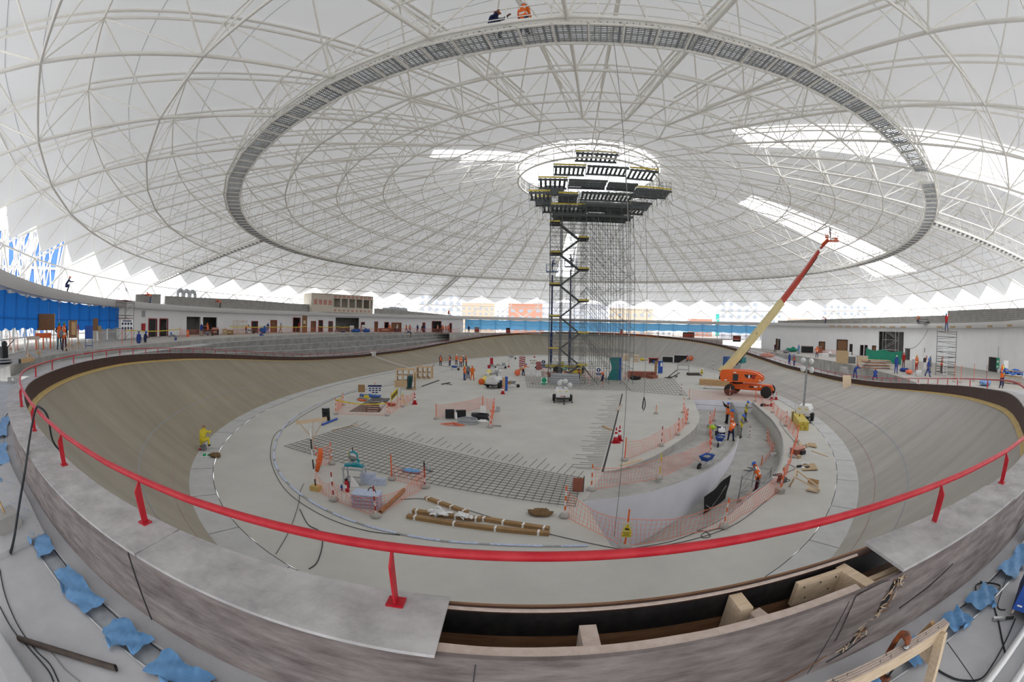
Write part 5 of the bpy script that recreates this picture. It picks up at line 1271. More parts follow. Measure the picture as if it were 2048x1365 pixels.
MB('boom_red').bar(Lc(jib_a), Lc(jib_b), .28, .30).build('jib', bl); MB('orange_machine').bar(Lc(jib_a.lerp(jib_b,.2) + Vector((0,0,.3))), Lc(jib_b + Vector((0,0,.25))), .2, .25).build('jib_link', bl)
bk = jib_b + Vector((.9, .2, .1)); bx = Lc(bk)
mb = MB('orange_machine'); mb.box(bx + Vector((0,0,0)), (2.0,.9,.14)); 
for x in (-1,1):
    for y in (-.45,.45): mb.tube(bx + Vector((x,y,0)), bx + Vector((x,y,1.1)), .03, 6)
for h in (.55,1.1): mb.path([bx + Vector((x,y,h)) for x, y in ((-1,-.45),(1,-.45),(1,.45),(-1,.45))], .03, 6, closed=True)
mb.box(bx + Vector((-.75,-.4,.55)), (.5,.12,.5)).box(bx + Vector((.4,-.46,.25)), (.9,.03,.3)); mb.build('basket', bl)
# ------------------------------------------------------------------ blue boom lift parked behind it
q0 = G(1447, 770); q1 = G(1486, 762); b2 = thing('boom_lift', 'parked blue boom lift with chunky tyres behind the orange lift', 'boom lift', (q0+q1)/2, toward(q0, q1))
for x in (-1.6, 1.9):
    for y in (-1.1, 1.1): wheel(b2, (x,y,.62), .62, .5, 'Y', 'grey_paint')
MB('blue_machine').box((0,0,.95),(4.4,1.2,.55)).box((-.3,0,1.5),(1.8,1.4,.5)).build('chassis', b2)
MB('galv').box((-1.0,-.5,2.1),(1.9,.95,1.2)).build('hood', b2)
MB('blue_machine').bar((-2.2,.3,3.25),(3.4,.3,3.0),.5,.62).box((-2.3,.3,2.75),(.55,.7,1.7)).build('boom', b2); MB('dark').box((-1.6,-.02,3.2),(1.4,.05,.34)).build('hose_cover', b2); MB('white').box((-.2,-.02,3.2),(.6,.04,.36)).build('decal', b2); MB('teal').box((3.0,.3,2.9),(1.6,.8,.8)).build('basket', b2)
# ------------------------------------------------------------------ wheelbarrows
def barrow(m='blue_paint'):
    t = thing('wheelbarrow', '', 'wheelbarrow'); mb = MB(m)
    a = [(-.30,-.42),(.30,-.42),(.30,.42),(-.30,.42)]; lo = [(-.18,-.25),(.18,-.25),(.20,.30),(-.20,.30)]
    vs = [(x,y,.68) for x,y in a] + [(x,y,.40) for x,y in lo] + [(x*.94,y*.94,.67) for x,y in a] + [(x*.92,y*.92,.42) for x,y in lo]
    mb.add(vs, [(i,(i+1)%4,4+(i+1)%4,4+i) for i in range(4)] + [(7,6,5,4)] + [(8+(i+1)%4,8+i,12+i,12+(i+1)%4) for i in range(4)] + [(12,13,14,15)] + [(i,8+i,8+(i+1)%4,(i+1)%4) for i in range(4)], False)
    mb.build('tray', t)
    mb = MB('grey_paint')
    for s in (-1,1): mb.path([(s*.06,-.72,.2),(s*.16,-.35,.38),(s*.24,.4,.42),(s*.28,1.0,.62)], .022, 6); mb.path([(s*.2,.30,.4),(s*.22,.38,.0),(s*.2,.5,.0),(s*.22,.55,.42)], .018, 5)
    mb.build('frame', t); wheel(t, (0,-.72,.2), .2, .09, 'X'); MB('concrete_dark').ell((0,.02,.55), .24, .32, .12, 10, 4, 0).build('load', t)
    return t
BAR = First(barrow)
def zfloor(px, py):                                        # height of the upper ramp under a pixel
    best = None
    for i in range(60):
        z = -1.05*i/59; p = G(px, py, z); k = min(range(NR+1), key=lambda k: min((p.xy-INN[k].xy).length, (p.xy-WAL[k].xy).length)); e = abs(zin[k]-z)
        if best is None or e < best[0]: best = (e, z)
    return best[1]
for px, py, rz, lb, m in ((1411,935,-.5,'blue wheelbarrow alone on the upper ramp',None),(1439,893,-.15,'blue wheelbarrow heaped with mortar in front of the navy drum',None)):
    BAR(G(px,py,zfloor(px,py)), look(G(px,py)) + rz, lb, 'wheelbarrows')
for px, py, rz, lb, m, z in ((1024,775,1.2,'grey wheelbarrow right of the left light tower','galv',0),(909,741,1.0,'small blue wheelbarrow near the workers by the crates','blue_paint',0),(1424,868,.5,'barrow with green sack behind the navy drum','galv',-.95),(1024,719,1.4,'grey wheelbarrow left of the red and white barriers','galv',0)):
    q = BAR(G(px,py,z), look(G(px,py)) + rz, lb, 'wheelbarrows'); recolor(q, 'blue_paint', m)
heap(1424, 860, .32, .26, .42, 'vest_green', 'lime green sack on the barrow behind the navy drum', 'sack', 'sack', seed=8, z=-.5)
heap(1443, 866, .3, .3, .4, 'white_foam', 'white sack on top of the navy drum', 'sack', 'sack', seed=6, z=.02)
def bucket():
    t = thing('bucket', '', 'bucket'); MB('white').lathe([(0,0),(.13,0),(.155,.34),(.165,.36),(.145,.36),(.12,.03),(0,.03)], 16).build('pail', t); MB('wire').path([(.155*math.cos(a), .05+.05*math.sin(a), .35+.02*math.sin(a)) for a in [PI*i/8 for i in range(9)]], .006, 4).build('handle', t); return t
BUCK = First(bucket)
for px, py, z, lb, s in ((1444,882,-.92,'white paint bucket in front of the navy drum in the pit',1.2),(1545,920,-1.55,'white bucket holding an orange post in the pit',1.3),(1548,968,0,'white pot on the rim beside the orange scaffold worker',.9)):
    BUCK(G(px,py,z), 0, lb, 'buckets', s)
# half-built block wall at the end of the ramp wall
bw = thing('block_wall', 'half-built grey block wall that three workers are laying in the pit', 'block wall', G(1478,877,PZ))
A_ = [G(1478,877,-1.05), G(1474,850,-1.05), G(1462,825,-1.05), G(1450,815,-1.05)]
mb = MB('blockwork'); mm = MB('white_plaster')
for a, b in zip(A_[:-1], A_[1:]):
    n = max(2, int((b-a).length/.4))
    for k in range(n):
        for c in range(4): mb.bar(a.lerp(b, k/n)-bw.location+Vector((0,0,.12+c*.24)), a.lerp(b, (k+.96)/n)-bw.location+Vector((0,0,.12+c*.24)), .15, .225)
mb.build('blocks', bw)
# tile boxes, black tarpaulin and scaffold down the deep ramp
tz = -2.35
p, q = G(1402,1046,tz), G(1449,1018,tz); o = thing('black_tarpaulin', 'black tarpaulin over a leaning steel frame down the deep ramp', 'tarpaulin', p)
d = q-p; h1, h2 = 1.35, 1.9
mb = MB('black'); mb.strip([[Vector((0,0,0)) + d*u + Vector((0,0,(h1+(h2-h1)*u)*v)) + Vector((.06*math.sin(u*9+v*5), .05*math.sin(v*7), 0)) for v in (0,.25,.5,.75,1)] for u in [k/8 for k in range(9)]]); mb.strip([[Vector((.01,.03,0)) + d*u + Vector((0,0,(h1+(h2-h1)*u)*v)) + Vector((.06*math.sin(u*9+v*5), .05*math.sin(v*7), 0)) for v in (1,.75,.5,.25,0)] for u in [k/8 for k in range(9)]]); mb.build('sheet', o)
MB('steel').bar(d*.1 + Vector((-.05,-.08,.2)), d*.9 + Vector((-.05,-.08,1.4)), .05, .05).bar(d*.1 + Vector((-.05,-.08,.9)), d*.55 + Vector((-.05,-.08,.25)), .05, .05).build('frame', o)
def scaffold(name, label, base, rz, L_, Wd, H, lifts, m='galv', deck=None, group=None, braces=True):
    t = thing(name, label, 'scaffold', base, rz, group); c = [(-L_/2,-Wd/2),(L_/2,-Wd/2),(L_/2,Wd/2),(-L_/2,Wd/2)]
    for x, y in c: MB(m).tube((x,y,0),(x,y,H),.028,7).lathe([(.0,0),(.07,0),(.07,.02),(0,.02)], 8, (x,y,0)).build('standard', t)
    for k in range(1, lifts+1):
        z = H*k/lifts - .15; mb = MB(m)
        for i in range(4): mb.tube((*c[i], z), (*c[(i+1)%4], z), .022, 6)
        mb.build('ledger', t)
    if braces:
        for y in (-Wd/2, Wd/2):
            mb = MB(m)
            for k in range(lifts): s = 1 if k % 2 else -1; mb.tube((-s*L_/2, y, H*k/lifts+.1), (s*L_/2, y, H*(k+1)/lifts-.15), .018, 5)
            mb.build('brace', t)
    for z, mm_, l_ in (deck or []): MB(mm_).box((0,0,z), (L_*l_, Wd*.95, .06)).build('platform', t)
    return t
sb_ = G(1505, 1000, -1.9); scaffold('scaffold', 'small grey tube scaffold around the worker on the deep ramp', sb_, toward(G(1480,1010,-1.9), G(1530,960,-1.9)), 2.2, 1.0, 1.6, 2, deck=[(.25,'timber_dust',.9)])
# yellow-sided joist bundle, crates, frames and offcuts on the right
def bundle(px, py, rz, nx, nz, L_, w, h, m, m2, label, name, cat):
    t = thing(name, label, cat, G(px,py), rz)
    for i in range(nx):
        for k in range(nz): MB(m).box((0,(i-(nx-1)/2)*w*1.04, h*(k+.5)*1.02), (L_*(1+.03*math.sin(i*3+k*5)), w, h)).build('piece', t)
    if m2:
        for x in (-L_*.35, L_*.35): MB(m2).box((x,0,nz*h*.51),(.06,nx*w*1.05,nz*h*1.05)).build('strap', t)
    return t
a_, b_ = G(1590,836), G(1607,862)
bundle(1598, 849, toward(a_, b_), 4, 5, (b_-a_).length*.9, .20, .12, 'yellow_film', 'grey_paint', 'bundle of yellow-edged formwork joists below the tall light tower', 'joist_bundle', 'joist bundle')
bundle(1431, 771, toward(G(1400,772), G(1458,775)), 5, 5, 4.2, .25, .14, 'timber', None, 'stack of brown timber beams behind the orange lift', 'timber_stack', 'timber')
bundle(1283, 755, toward(G(1258,755), G(1300,756)), 4, 4, 4.2, .3, .2, 'brick', 'dark', 'stack of rusty steel beams right of the scaffold tower', 'steel_stack', 'steel beams')
bundle(1305, 757, .9, 3, 2, 1.6, .3, .2, 'brick', None, 'short rusty beams at the right end of the steel stack', 'steel_stack', 'steel beams')
bundle(1388, 751, .1, 6, 3, 2.2, .16, .12, 'rebar', None, 'pile of dark rebar bundles beside the steel trestle', 'rebar_pile', 'rebar')
cr = thing('brick_crate', 'low crate of red bricks on the rim beside the bunched net', 'crate', G(1594,908), .4)
for k in range(4):
    for j in range(3): MB('brick').box((-.33+.22*k, 0, .05+.1*j), (.2,.5,.09)).build('brick', cr)
MB('salmon').box((0,0,.34),(.95,.6,.05)).build('lid', cr)
cbox(1604, 909, (.35,.3,.22), 'dark', 'small dark tool box right of the brick crate', .3); cbox(1597, 917, (.26,.2,.16), 'cardboard_pale', 'small tan carton in front of the brick crate', .5)
o = thing('timber_trestle', 'knocked-over frame of new timber on the rim floor at right', 'timber frame', G(1610, 968))
g_ = lambda px, py, z=0: G(px,py,z) - o.location
for a, b, w in (((1592,940,.72),(1637,975,.12),.07),((1590,955,.70),(1638,981,.10),.07),((1592,940,.72),(1590,955,.70),.09),((1637,975,.12),(1638,981,.10),.09),((1592,940,.72),(1594,950,.0),.07),((1589,956,.70),(1579,973,.0),.08)): MB('timber_pale').bar(g_(*a), g_(*b), w, .06).build('member', o)
MB('timber').bar(g_(1616,962,.14), g_(1637,967,.14), .05, .28).build('board', o); MB('timber_pale').bar(g_(1615,977,.10), g_(1637,983,.06), .35, .06).build('board', o)
for c, m, lb in (([(1604,941),(1636,939),(1629,927),(1607,928)],'cardboard_pale','tan sheet of board lying above the timber frame'),([(1615,892),(1634,895),(1631,887),(1617,886)],'cardboard_pale','small tan sheet of board beyond the offcuts')):
    mb = MB(m); mb.slab([[G(*c[0], .05), G(*c[3], .04)], [G(*c[1], .09), G(*c[2], .05)]], .03); tag(mb.build('board_sheet'), lb, 'board')
for k, (a, b) in enumerate((((1597,882),(1602,897)),((1602,889),(1612,893)),((1606,897),(1617,886)),((1599,884),(1607,898)),((1610,890),(1616,894)))):
    mb = MB('timber_pale'); mb.bar(G(*a, .06), G(*b, .06), .09, .05); tag(mb.build('timber_offcut'), ['pale upright-looking offcut nearest the brick crate','pale offcut lying flat in the offcut heap','pale offcut pointing away in the offcut heap','long pale offcut beside the crate net','smallest pale offcut of the heap'][k], 'timber offcut')
hp = thing('paint_tools', 'black and white hand tools on the floor beside the tan board', 'tools', G(1598, 935), .2); MB('black').box((0,0,.05),(.3,.12,.1)).box((.3,-.35,.05),(.28,.16,.1)).build('tool', hp); MB('white').path([(.2,.1,.05),(.5,.2,.12),(.75,.0,.06)], .06, 6).box((.1,-.3,.03),(.2,.25,.06)).build('rag', hp)
wd_ = thing('welder', 'dark red welding set and hoses on the rim edge', 'welder', G(1555, 962), .3); MB('ply_inner').box((0,0,.15),(.5,.3,.3)).build('case', wd_); MB('dark').path([(.3*math.cos(a)*(1+.1*math.sin(3*a)), -.3+.22*math.sin(a), .05+.01*a) for a in [i*.4 for i in range(40)]], .02, 5).build('hose', wd_)
pm_ = thing('jack_hammer_tools', 'dark breaker tools lying on the rim near the corner post', 'tools', G(1526, 813), .4); MB('dark').box((0,0,.12),(.5,.25,.24)).box((.4,-.2,.08),(.4,.15,.15)).tube((-.4,0,.1),(.3,.3,.2),.04,6).build('body', pm_); MB('rim').tube((.1,.2,.2),(.1,.25,.6),.03,6).build('handle', pm_)
# ------------------------------------------------------------------ tools in the small net enclosure
h_ = thing('hydraulic_tool', 'black hydraulic splitter box inside the small orange net', 'power tool', G(911, 838), look(G(911,838), 8)); MB('black').box((-.42,0,.38),(.62,.3,.62)).box((.40,.05,.36),(.7,.3,.52)).build('housing', h_); MB('white').tube((0,-.2,.5),(0,-.45,.05),.08,8).build('nozzle', h_); MB('grey_paint').tube((-.05,-.05,.7),(.0,-.3,.35),.05,6).build('hose_end', h_)
j = thing('jerrycan', 'white jerrycan beside the coiled hoses', 'jerrycan', G(966, 828), .1); MB('white').box((0,0,.28),(.42,.28,.56)).build('can', j); MB('white').tube((.1,0,.56),(.1,0,.63),.05,10).path([(-.15,0,.56),(-.1,0,.65),(.02,0,.65),(.05,0,.56)], .02, 6).build('cap', j)
for px, py, r, n, lb in ((936,847,.72,6,'flat coil of grey hose in front of the hydraulic tool'),(960,842,.62,9,'taller coil of dark hose right of the flat coil')):
    o = thing('hose_coil', lb, 'hose', G(px,py)); 
    for k in range(n): MB('cable' if n == 9 else 'grey_paint').path([(r*(1-.04*(k%3))*math.cos(a)*(1+.05*math.sin(2*a+k)), r*.75*(1-.05*(k%3))*math.sin(a), .05+.055*k+.02*math.sin(a*2+k)) for a in [i*PI/14 for i in range(28)]], .03, 6, closed=True).build('loop', o)
heap(966, 845, .42, .22, .2, 'white_foam', 'white plastic sack on the coiled dark hose', 'sack', 'sack', seed=12, z=.3)
cbox(996, 824, (.32,.22,.42), 'grey_paint', 'small grey electrical box right of the small net', .2)
o = thing('floor_sheet', 'flat grey plate lying by the front post of the small net', 'plate', G(989, 853), .1); MB('concrete_dark').box((0,0,.02),(.9,.4,.03)).build('plate', o); MB('galv').box((.3,.1,.045),(.12,.08,.02)).build('grip', o)
# ------------------------------------------------------------------ crates and yellow duct, left of centre
def crate(px, py, w, d, h, rz, label):
    t = thing('crate', label, 'crate', G(px,py), rz)
    for x in (-w/2, -w/6, w/6, w/2):
        for y in (-d/2, d/2): MB('timber_pale').box((x,y,h/2),(.16,.04,h)).build('slat', t)
    for z in (.08, h*.5, h-.06):
        for y in (-d/2+.04, d/2-.04): MB('timber_pale').box((0,y,z),(w,.05,.12)).build('rail', t)
    for z in (.05, h): MB('timber').box((0,0,z),(w,d,.04)).build('deck', t)
    for x in (-w/2, w/2): MB('timber').box((x,0,h*.5),(.04,d,h*.9)).build('end', t)
    return t
crate(811, 763, 2.1, 1.2, 1.5, .35, 'slatted timber crate left of the other open crate'); crate(849, 757, 1.9, 1.2, 1.5, .2, 'open-fronted timber crate furthest right of the two')
gl = thing('glass_rack', 'timber rack holding dark green panels on edge in front of the crates', 'panel rack', G(830, 778), .45)
for k in range(5): MB('teal' if k % 2 else 'dark').box((-.35-.12*k,0,.75),(.05,1.7,1.35),ry=.12).build('panel', gl)
for a, b in (((.0,-.9,.0),(.0,-.9,1.75)),((.0,.9,.0),(.0,.9,1.75)),((.0,0,.0),(.0,0,1.75)),((.0,-.9,1.75),(.0,.9,1.75)),((.0,-.9,.6),(.0,.9,.6)),((.0,-.9,1.15),(.0,.9,1.15)),((.0,-.9,0.05),(-1.0,-.9,.05)),((.0,.9,.05),(-1.0,.9,.05))): MB('timber').bar(a, b, .07, .07).build('member', gl)
yd = thing('flexible_duct', 'yellow flexible ventilation duct lying behind the left light tower', 'duct', G(964, 767)); a0 = yd.location
P4 = [G(963,764,.33)-a0, G(971,758,.36)-a0, G(976,750,.36)-a0, G(978,744,.34)-a0]; sp_ = smooth([v3(p, p.z) for p in P4], 36)
sp_ = [Vector((p.x, p.y, .34)) for p in sp_]
MB('yellow').path(sp_, [.33 + .03*(k % 2) for k in range(len(sp_))], 14).build('duct', yd); MB('orange_plastic').path([sp_[0], sp_[0] + (sp_[0]-sp_[1])*.6], .37, 14).build('cuff', yd)
bx_ = thing('upright_board', 'blue and tan panel standing by the blue drum', 'panel', G(1010, 782), .1); MB('blue_paint').box((.12,0,.75),(.3,.06,1.5)).build('blue_face', bx_); MB('timber').box((-.15,-.02,.72),(.3,.05,1.4)).build('tan_face', bx_)
cbox(1019, 769, (.35,.3,.3), 'cardboard', 'brown carton in the grey wheelbarrow by the light tower', .3, z=.55)
# ------------------------------------------------------------------ great scaffold tower under the oculus
def sc_mat(): return 'scaffold'
tw0 = thing('scaffold_tower', 'tall dark tube scaffold tower with stairs rising to the roof hub', 'scaffold tower', (0, 0, 0))
X0, X1, Y0, Y1 = -5.35, 5.05, 51.5, 61.5
NXB, NYB, LIFT = 7, 4, 1.95
xs_ = [X0 + (X1-X0)*i/NXB for i in range(NXB+1)]; ys_ = [Y0 + (Y1-Y0)*i/NYB for i in range(NYB+1)]
ZTW = 22.8; NL = int(ZTW/LIFT); cx_, cy_ = (X0+X1)/2, (Y0+Y1)/2
tw0.location = (cx_, cy_, 0); tw0.rotation_euler = (0, 0, .10); OFF = Vector((cx_, cy_, 0))
def TP(x, y, z): return Vector((x, y, z)) - OFF
for i, x in enumerate(xs_):
    for j, y in enumerate(ys_):
        MB('scaffold').tube(TP(x,y,.05), TP(x,y,ZTW + (1.2 if (i+j) % 3 else .4)), .033, 5, caps=False).build('standard', tw0)
for k in range(1, NL+1):
    z = k*LIFT; mb = MB('scaffold'); sk = k % 2
    for j, y in enumerate(ys_):
        mb.tube(TP(xs_[0 if k % 3 else 3],y,z), TP(X1,y,z), .026, 4, caps=False)
    for i, x in enumerate(xs_):
        if i in (0, 3, 5, NXB) or (i + k) % 2 == 0: mb.tube(TP(x,Y0,z), TP(x,Y1,z), .024, 4, caps=False)
    mb.build('ledger', tw0)
    mb = MB('scaffold')
    for j, y in enumerate(ys_):
        i0 = (k*1 + j*2) % 3
        a, b = (3 + i0, 4 + i0) if 4 + i0 <= NXB else (3, 4)
        mb.tube(TP(xs_[b],y,z-LIFT), TP(xs_[a],y,z), .022, 4, caps=False)
        if k % 2: mb.tube(TP(xs_[3],y,z), TP(xs_[5],y,z-LIFT*1.9), .024, 4, caps=False)
    if k % 3 == 0:
        for y in (Y0, ys_[2], Y1): mb.tube(TP(xs_[3],y,z), TP(X1,y,z-LIFT*2.6), .034, 4, caps=False)
    mb.build('brace', tw0)
# double guard tubes around the stair bay (three bays on the left)
for k in range(1, NL+1):
    z = k*LIFT; mb = MB('scaffold')
    m2 = MB('scaffold')
    for dz in (.5, 1.0, 1.45):
        mb.tube(TP(X0,Y0,z+dz-LIFT), TP(xs_[3],Y0,z+dz-LIFT), .022, 4, caps=False); m2.tube(TP(X0,ys_[1],z+dz-LIFT), TP(xs_[3],ys_[1],z+dz-LIFT), .022, 4, caps=False)
    m2.build('guard_rail', tw0)
    mb.tube(TP(X0,Y0,z-LIFT), TP(xs_[1],Y0,z), .024, 4, caps=False); mb.tube(TP(xs_[1],Y0,z-LIFT), TP(X0,Y0,z), .024, 4, caps=False); mb.tube(TP(xs_[2],Y0,z-LIFT), TP(xs_[3],Y0,z), .024, 4, caps=False)
    mb.build('guard_rail', tw0)
# zig-zag stair and landings
for k in range(NL-1):
    z0, z1 = .3 + k*LIFT, .3 + (k+1)*LIFT; right = k % 2 == 0
    xa, xb = (xs_[1]-.2, xs_[3]-.7) if right else (xs_[3]-.7, xs_[1]-.2); y = Y0 + (.7 if right else 1.7)
    mb = MB('scaffold_dark'); n = 9
    for i in range(n+1): f = i/n; mb.box(TP(xa+(xb-xa)*f, y, z0+(z1-z0)*f), (.26, .75, .05))
    for dy in (-.4, .4): mb.bar(TP(xa,y+dy,z0-.05), TP(xb,y+dy,z1-.05), .05, .18)
    mb.build('stair_flight', tw0)
    xl = xs_[3]-.35 if right else X0+.55
    mb = MB('dark'); mb.box(TP(xl, Y0+1.2, z1), (1.3, 2.3, .09)); mb.m('yellow_film').box(TP(xl, Y0+.03, z1+.10), (1.3, .04, .2)); mb.build('landing', tw0)
# work platforms stepping out under the oculus
def platform(x0, x1, y0, y1, z, dirx, board):
    mb = MB('scaffold_dark')
    if dirx:
        n = max(3, int((y1-y0)/.5))
        for i in range(n): mb.box(TP((x0+x1)/2, y0+(y1-y0)*(i+.5)/n, z), (x1-x0, (y1-y0)/n*.66, .06))
    else:
        n = max(3, int((x1-x0)/.5))
        for i in range(n): mb.box(TP(x0+(x1-x0)*(i+.5)/n, (y0+y1)/2, z), ((x1-x0)/n*.5, y1-y0, .06))
    for y in (y0, y1): mb.bar(TP(x0,y,z-.16), TP(x1,y,z-.16), .09, .26)
    if board: mb.m('yellow_film').bar(TP(x0,y0-.02,z+.16), TP(x1,y0-.02,z+.16), .04, .22)
    mb.build('platform', tw0)
    mb = MB('scaffold')
    for x in (x0, (x0+x1)/2, x1):
        for y in (y0, y1): mb.tube(TP(x,y,z-1.4), TP(x,y,z+1.1), .03, 4, caps=False)
    for h in (.55, 1.05):
        for y in (y0, y1): mb.tube(TP(x0,y,z+h), TP(x1,y,z+h), .024, 4, caps=False)
        for x in (x0, x1): mb.tube(TP(x,y0,z+h), TP(x,y1,z+h), .024, 4, caps=False)
    mb.tube(TP(x0,y0,z-.1), TP(x0+1.6,y0+.6,z-1.9), .03, 4); mb.tube(TP(x1,y0,z-.1), TP(x1-1.6,y0+.6,z-1.9), .03, 4)
    mb.build('guard_rail', tw0)
PL = [(-4.9,5,51.5,53.2,20.9,1,0),(-5.0,5,54.5,57,21.6,1,0),(-5.2,-.4,55,58,22.4,0,0),(-.2,4.8,57,60,22.6,1,0),(-6.4,-2.6,54.8,58,23.0,0,0),(2.2,7.6,53.8,57,22.9,0,0),(-5.3,-1,51.5,54.5,22.0,0,1),(-1.5,5,51.5,54,22.2,1,0),(-4.4,-2,50,53,23.0,1,1),(-1.6,5,50,53,23.4,0,0),(-1.6,5.2,53.5,56.5,23.2,1,1),
 (-6.8,-3.4,47.8,51,24.2,0,1),(-3.2,1.4,48,51,24.3,1,0),(1.6,5.2,48.5,51,24.3,1,0),(-6.0,-3.6,51.5,55,24.6,1,0),(5.3,8.8,50,53.5,24.3,1,1),(5.3,8.2,53.8,57,23.6,1,0),(8.9,10.2,51,54,24.6,1,1),
 (-5.0,-1.4,45.6,48.2,25.0,0,1),(-1.2,3.6,45.6,48.2,25.2,0,0),(3.8,7.2,46,49,25.2,0,1),(-2.6,2.2,43.8,46,26.0,0,1),(-8.0,-5.4,50.5,53.5,23.4,0,1),(-7.4,-5.2,54,57.5,23.8,1,1)]
for q in PL: platform(*q)
# two people carriers on blue posts inside the tower
for px, zt, lb in ((1103, 15.2, 'left blue mast lift standing among the scaffold legs'),(1140, 16.0, 'right blue mast lift standing among the scaffold legs')):
    d = ray(px, 660); y_ = 63.8; b = Vector((d[0]/d[1]*y_, y_, 0)); t = thing('mast_lift', lb, 'mast lift', b)
    MB('navy').box((0,0,zt/2),(.24,.24,zt-1)).box((.0,0,zt*.25),(.36,.3,zt*.3)).build('mast', t); MB('blue_machine').box((0,0,1.0),(3.6,1.8,.5)).build('chassis', t); MB('yellow_film').box((.4,-.95,1.1),(2.2,.06,.4)).build('side_panel', t)
    for x in (-1.8, 1.8): wheel(t, (x,-.9,.55), .55, .35, 'Y')
    mb = MB('blue_machine'); mb.box((0,0,zt),(1.8,.9,.1))
    for x in (-.9,.9):
        for y in (-.45,.45): mb.tube((x,y,zt),(x,y,zt+1.1),.03,5)
    mb.path([(x,y,zt+1.1) for x,y in ((-.9,-.45),(.9,-.45),(.9,.45),(-.9,.45))], .03, 5, closed=True); mb.build('basket', t)
tp2 = thing('teal_post', 'teal trestle column standing at the right foot of the scaffold tower', 'column', G(1228, 760), 0)
MB('teal').extr([(-.95,0),(.62,0),(.62,3.0),(-.7,3.0),(-.35,1.5)], 'Y', -.3, .3).build('body', tp2); MB('blue_paint').box((.75,0,1.5),(.24,.5,3.0)).build('edge_plate', tp2); MB('screed').box((0,0,3.1),(2.2,.8,.2)).build('cap', tp2)
# ------------------------------------------------------------------ signs
def text(s, size, loc, m, parent, name='lettering', rot=(PI/2, 0, 0), ext=.004):
    cu = bpy.data.curves.new(name, 'FONT'); cu.body = s; cu.size = size; cu.align_x = 'CENTER'; cu.align_y = 'CENTER'; cu.extrude = ext; cu.resolution_u = 2
    o = bpy.data.objects.new(name, cu); COL.objects.link(o); o.location = loc; o.rotation_euler = rot; bpy.context.view_layer.update()
    me = bpy.data.meshes.new_from_object(o.evaluated_get(bpy.context.evaluated_depsgraph_get())); bpy.data.objects.remove(o)
    me.materials.clear(); me.materials.append(M[m]); ob = bpy.data.objects.new(name, me); COL.objects.link(ob); ob.parent = parent; ob.location = loc; ob.rotation_euler = rot; return ob
def sign(base, hz, w, h, m, label, rz=None, pole=True, name='sign', cat='sign', lean=0):
    t = thing(name, label, cat, base, look(base) if rz is None else rz, rx=lean); MB(m).box((0,0,hz),(w,.03,h)).build('board', t)
    if pole: MB('galv').tube((0,.03,0),(0,.03,hz+h*.4),.022,6).lathe([(0,0),(.16,0),(.12,.07),(0,.07)], 10).build('pole', t)
    return t
b = G(1249, 1096); t = sign(b + Vector((0,-.03,0)), .66, .31, .52, 'cream_render', 'yellow hazard sign PELIGRO on the orange tipped post at the ramp', pole=False, rz=look(b, 4))
mb = MB('yellow'); mb.extr([(-.145,.64),(.145,.62),(0,.90)], 'Y', -.022, -.016); mb.build('triangle', t); MB('yellow').box((0,-.019,.51),(.29,.006,.19)).build('text_panel', t)
MB('dark').lathe([(0,-.003),(.035,-.003),(.035,.003),(0,.003)], 12, (-.035,-.026,.70), 'Y').lathe([(0,-.003),(.032,-.003),(.032,.003),(0,.003)], 12, (.035,-.026,.69), 'Y').box((0,-.026,.695),(.09,.006,.05)).tube((0,-.026,.73),(0,-.026,.84),.005,4).build('load_symbol', t)
text('PELIGRO', .058, (0,-.024,.565), 'dark', t); text('CARGA', .045, (0,-.024,.51), 'dark', t); text('SUSPENDIDA', .045, (0,-.024,.46), 'dark', t)
def warn(px, py, tpy, label):
    b = G(px, py); z = up_to(b, px, tpy); t = sign(b, z-.45, .62, .95, 'white', label); MB('yellow').extr([(-.25,z-.42),(.25,z-.42),(0,z-.05)], 'Y', -.03, -.02).box((0,-.02,z-.68),(.5,.01,.34)).build('triangle', t); MB('dark').box((0,-.035,z-.28),(.06,.012,.12)).box((0,-.03,z-.62),(.36,.012,.04)).box((0,-.03,z-.72),(.36,.012,.04)).build('symbol', t); return t
warn(1124, 758, 722, 'yellow triangle warning sign left of the other yellow sign in front of the tower'); warn(1158, 760, 724, 'yellow triangle warning sign above the worker beside the yellow hoses'); warn(1403, 753, 737, 'small yellow warning sign right of the rebar pile')
def blue_round(px, py, tpy, label, twof=True):
    b = G(px, py); z = up_to(b, px, tpy); t = sign(b, z-.5, .62, 1.0, 'white', label); MB('navy').lathe([(0,-.006),(.25,-.006),(.25,.006),(0,.006)], 20, (0,-.022,z-.32), 'Y').box((0,-.02,z-.8),(.58,.012,.30)).build('disc', t); MB('white').box((0,-.032,z-.32),(.12,.012,.26)).box((0,-.032,z-.80),(.42,.012,.05)).build('symbol', t)
blue_round(1086, 752, 720, 'blue round mandatory sign beside the striped barriers'); blue_round(1196, 771, 735, 'blue round mandatory sign on the thin pole left of the bending worker')
b = G(1129, 757); t = sign(b, 1.3, .62, .42, 'green_sign', 'green arrow sign hung in front of the scaffold tower'); MB('white').bar((-.22,-.025,1.28),(.22,-.025,1.28),.012,.08).extr([(-.28,1.28),(-.14,1.40),(-.14,1.16)], 'Y', -.03, -.02).build('arrow', t)
b = G(1088, 771); z = up_to(b, 1088, 756); t = sign(b, z*.55, .72, z*.9, 'white', 'white and green meeting-point sign standing on the rebar mat'); MB('green_sign').lathe([(.20,-.006),(.30,-.006),(.30,.006),(.20,.006)], 20, (0,-.022,z*.68), 'Y').box((0,-.022,z*.2),(.66,.012,z*.2)).build('ring', t); MB('green_sign').box((0,-.022,z*.66),(.2,.012,.1)).build('symbol', t)
b = G(1066, 748); t = sign(b, 1.75, 1.1, .9, 'white', 'white sign board with rows of small symbols left of the scaffold tower')
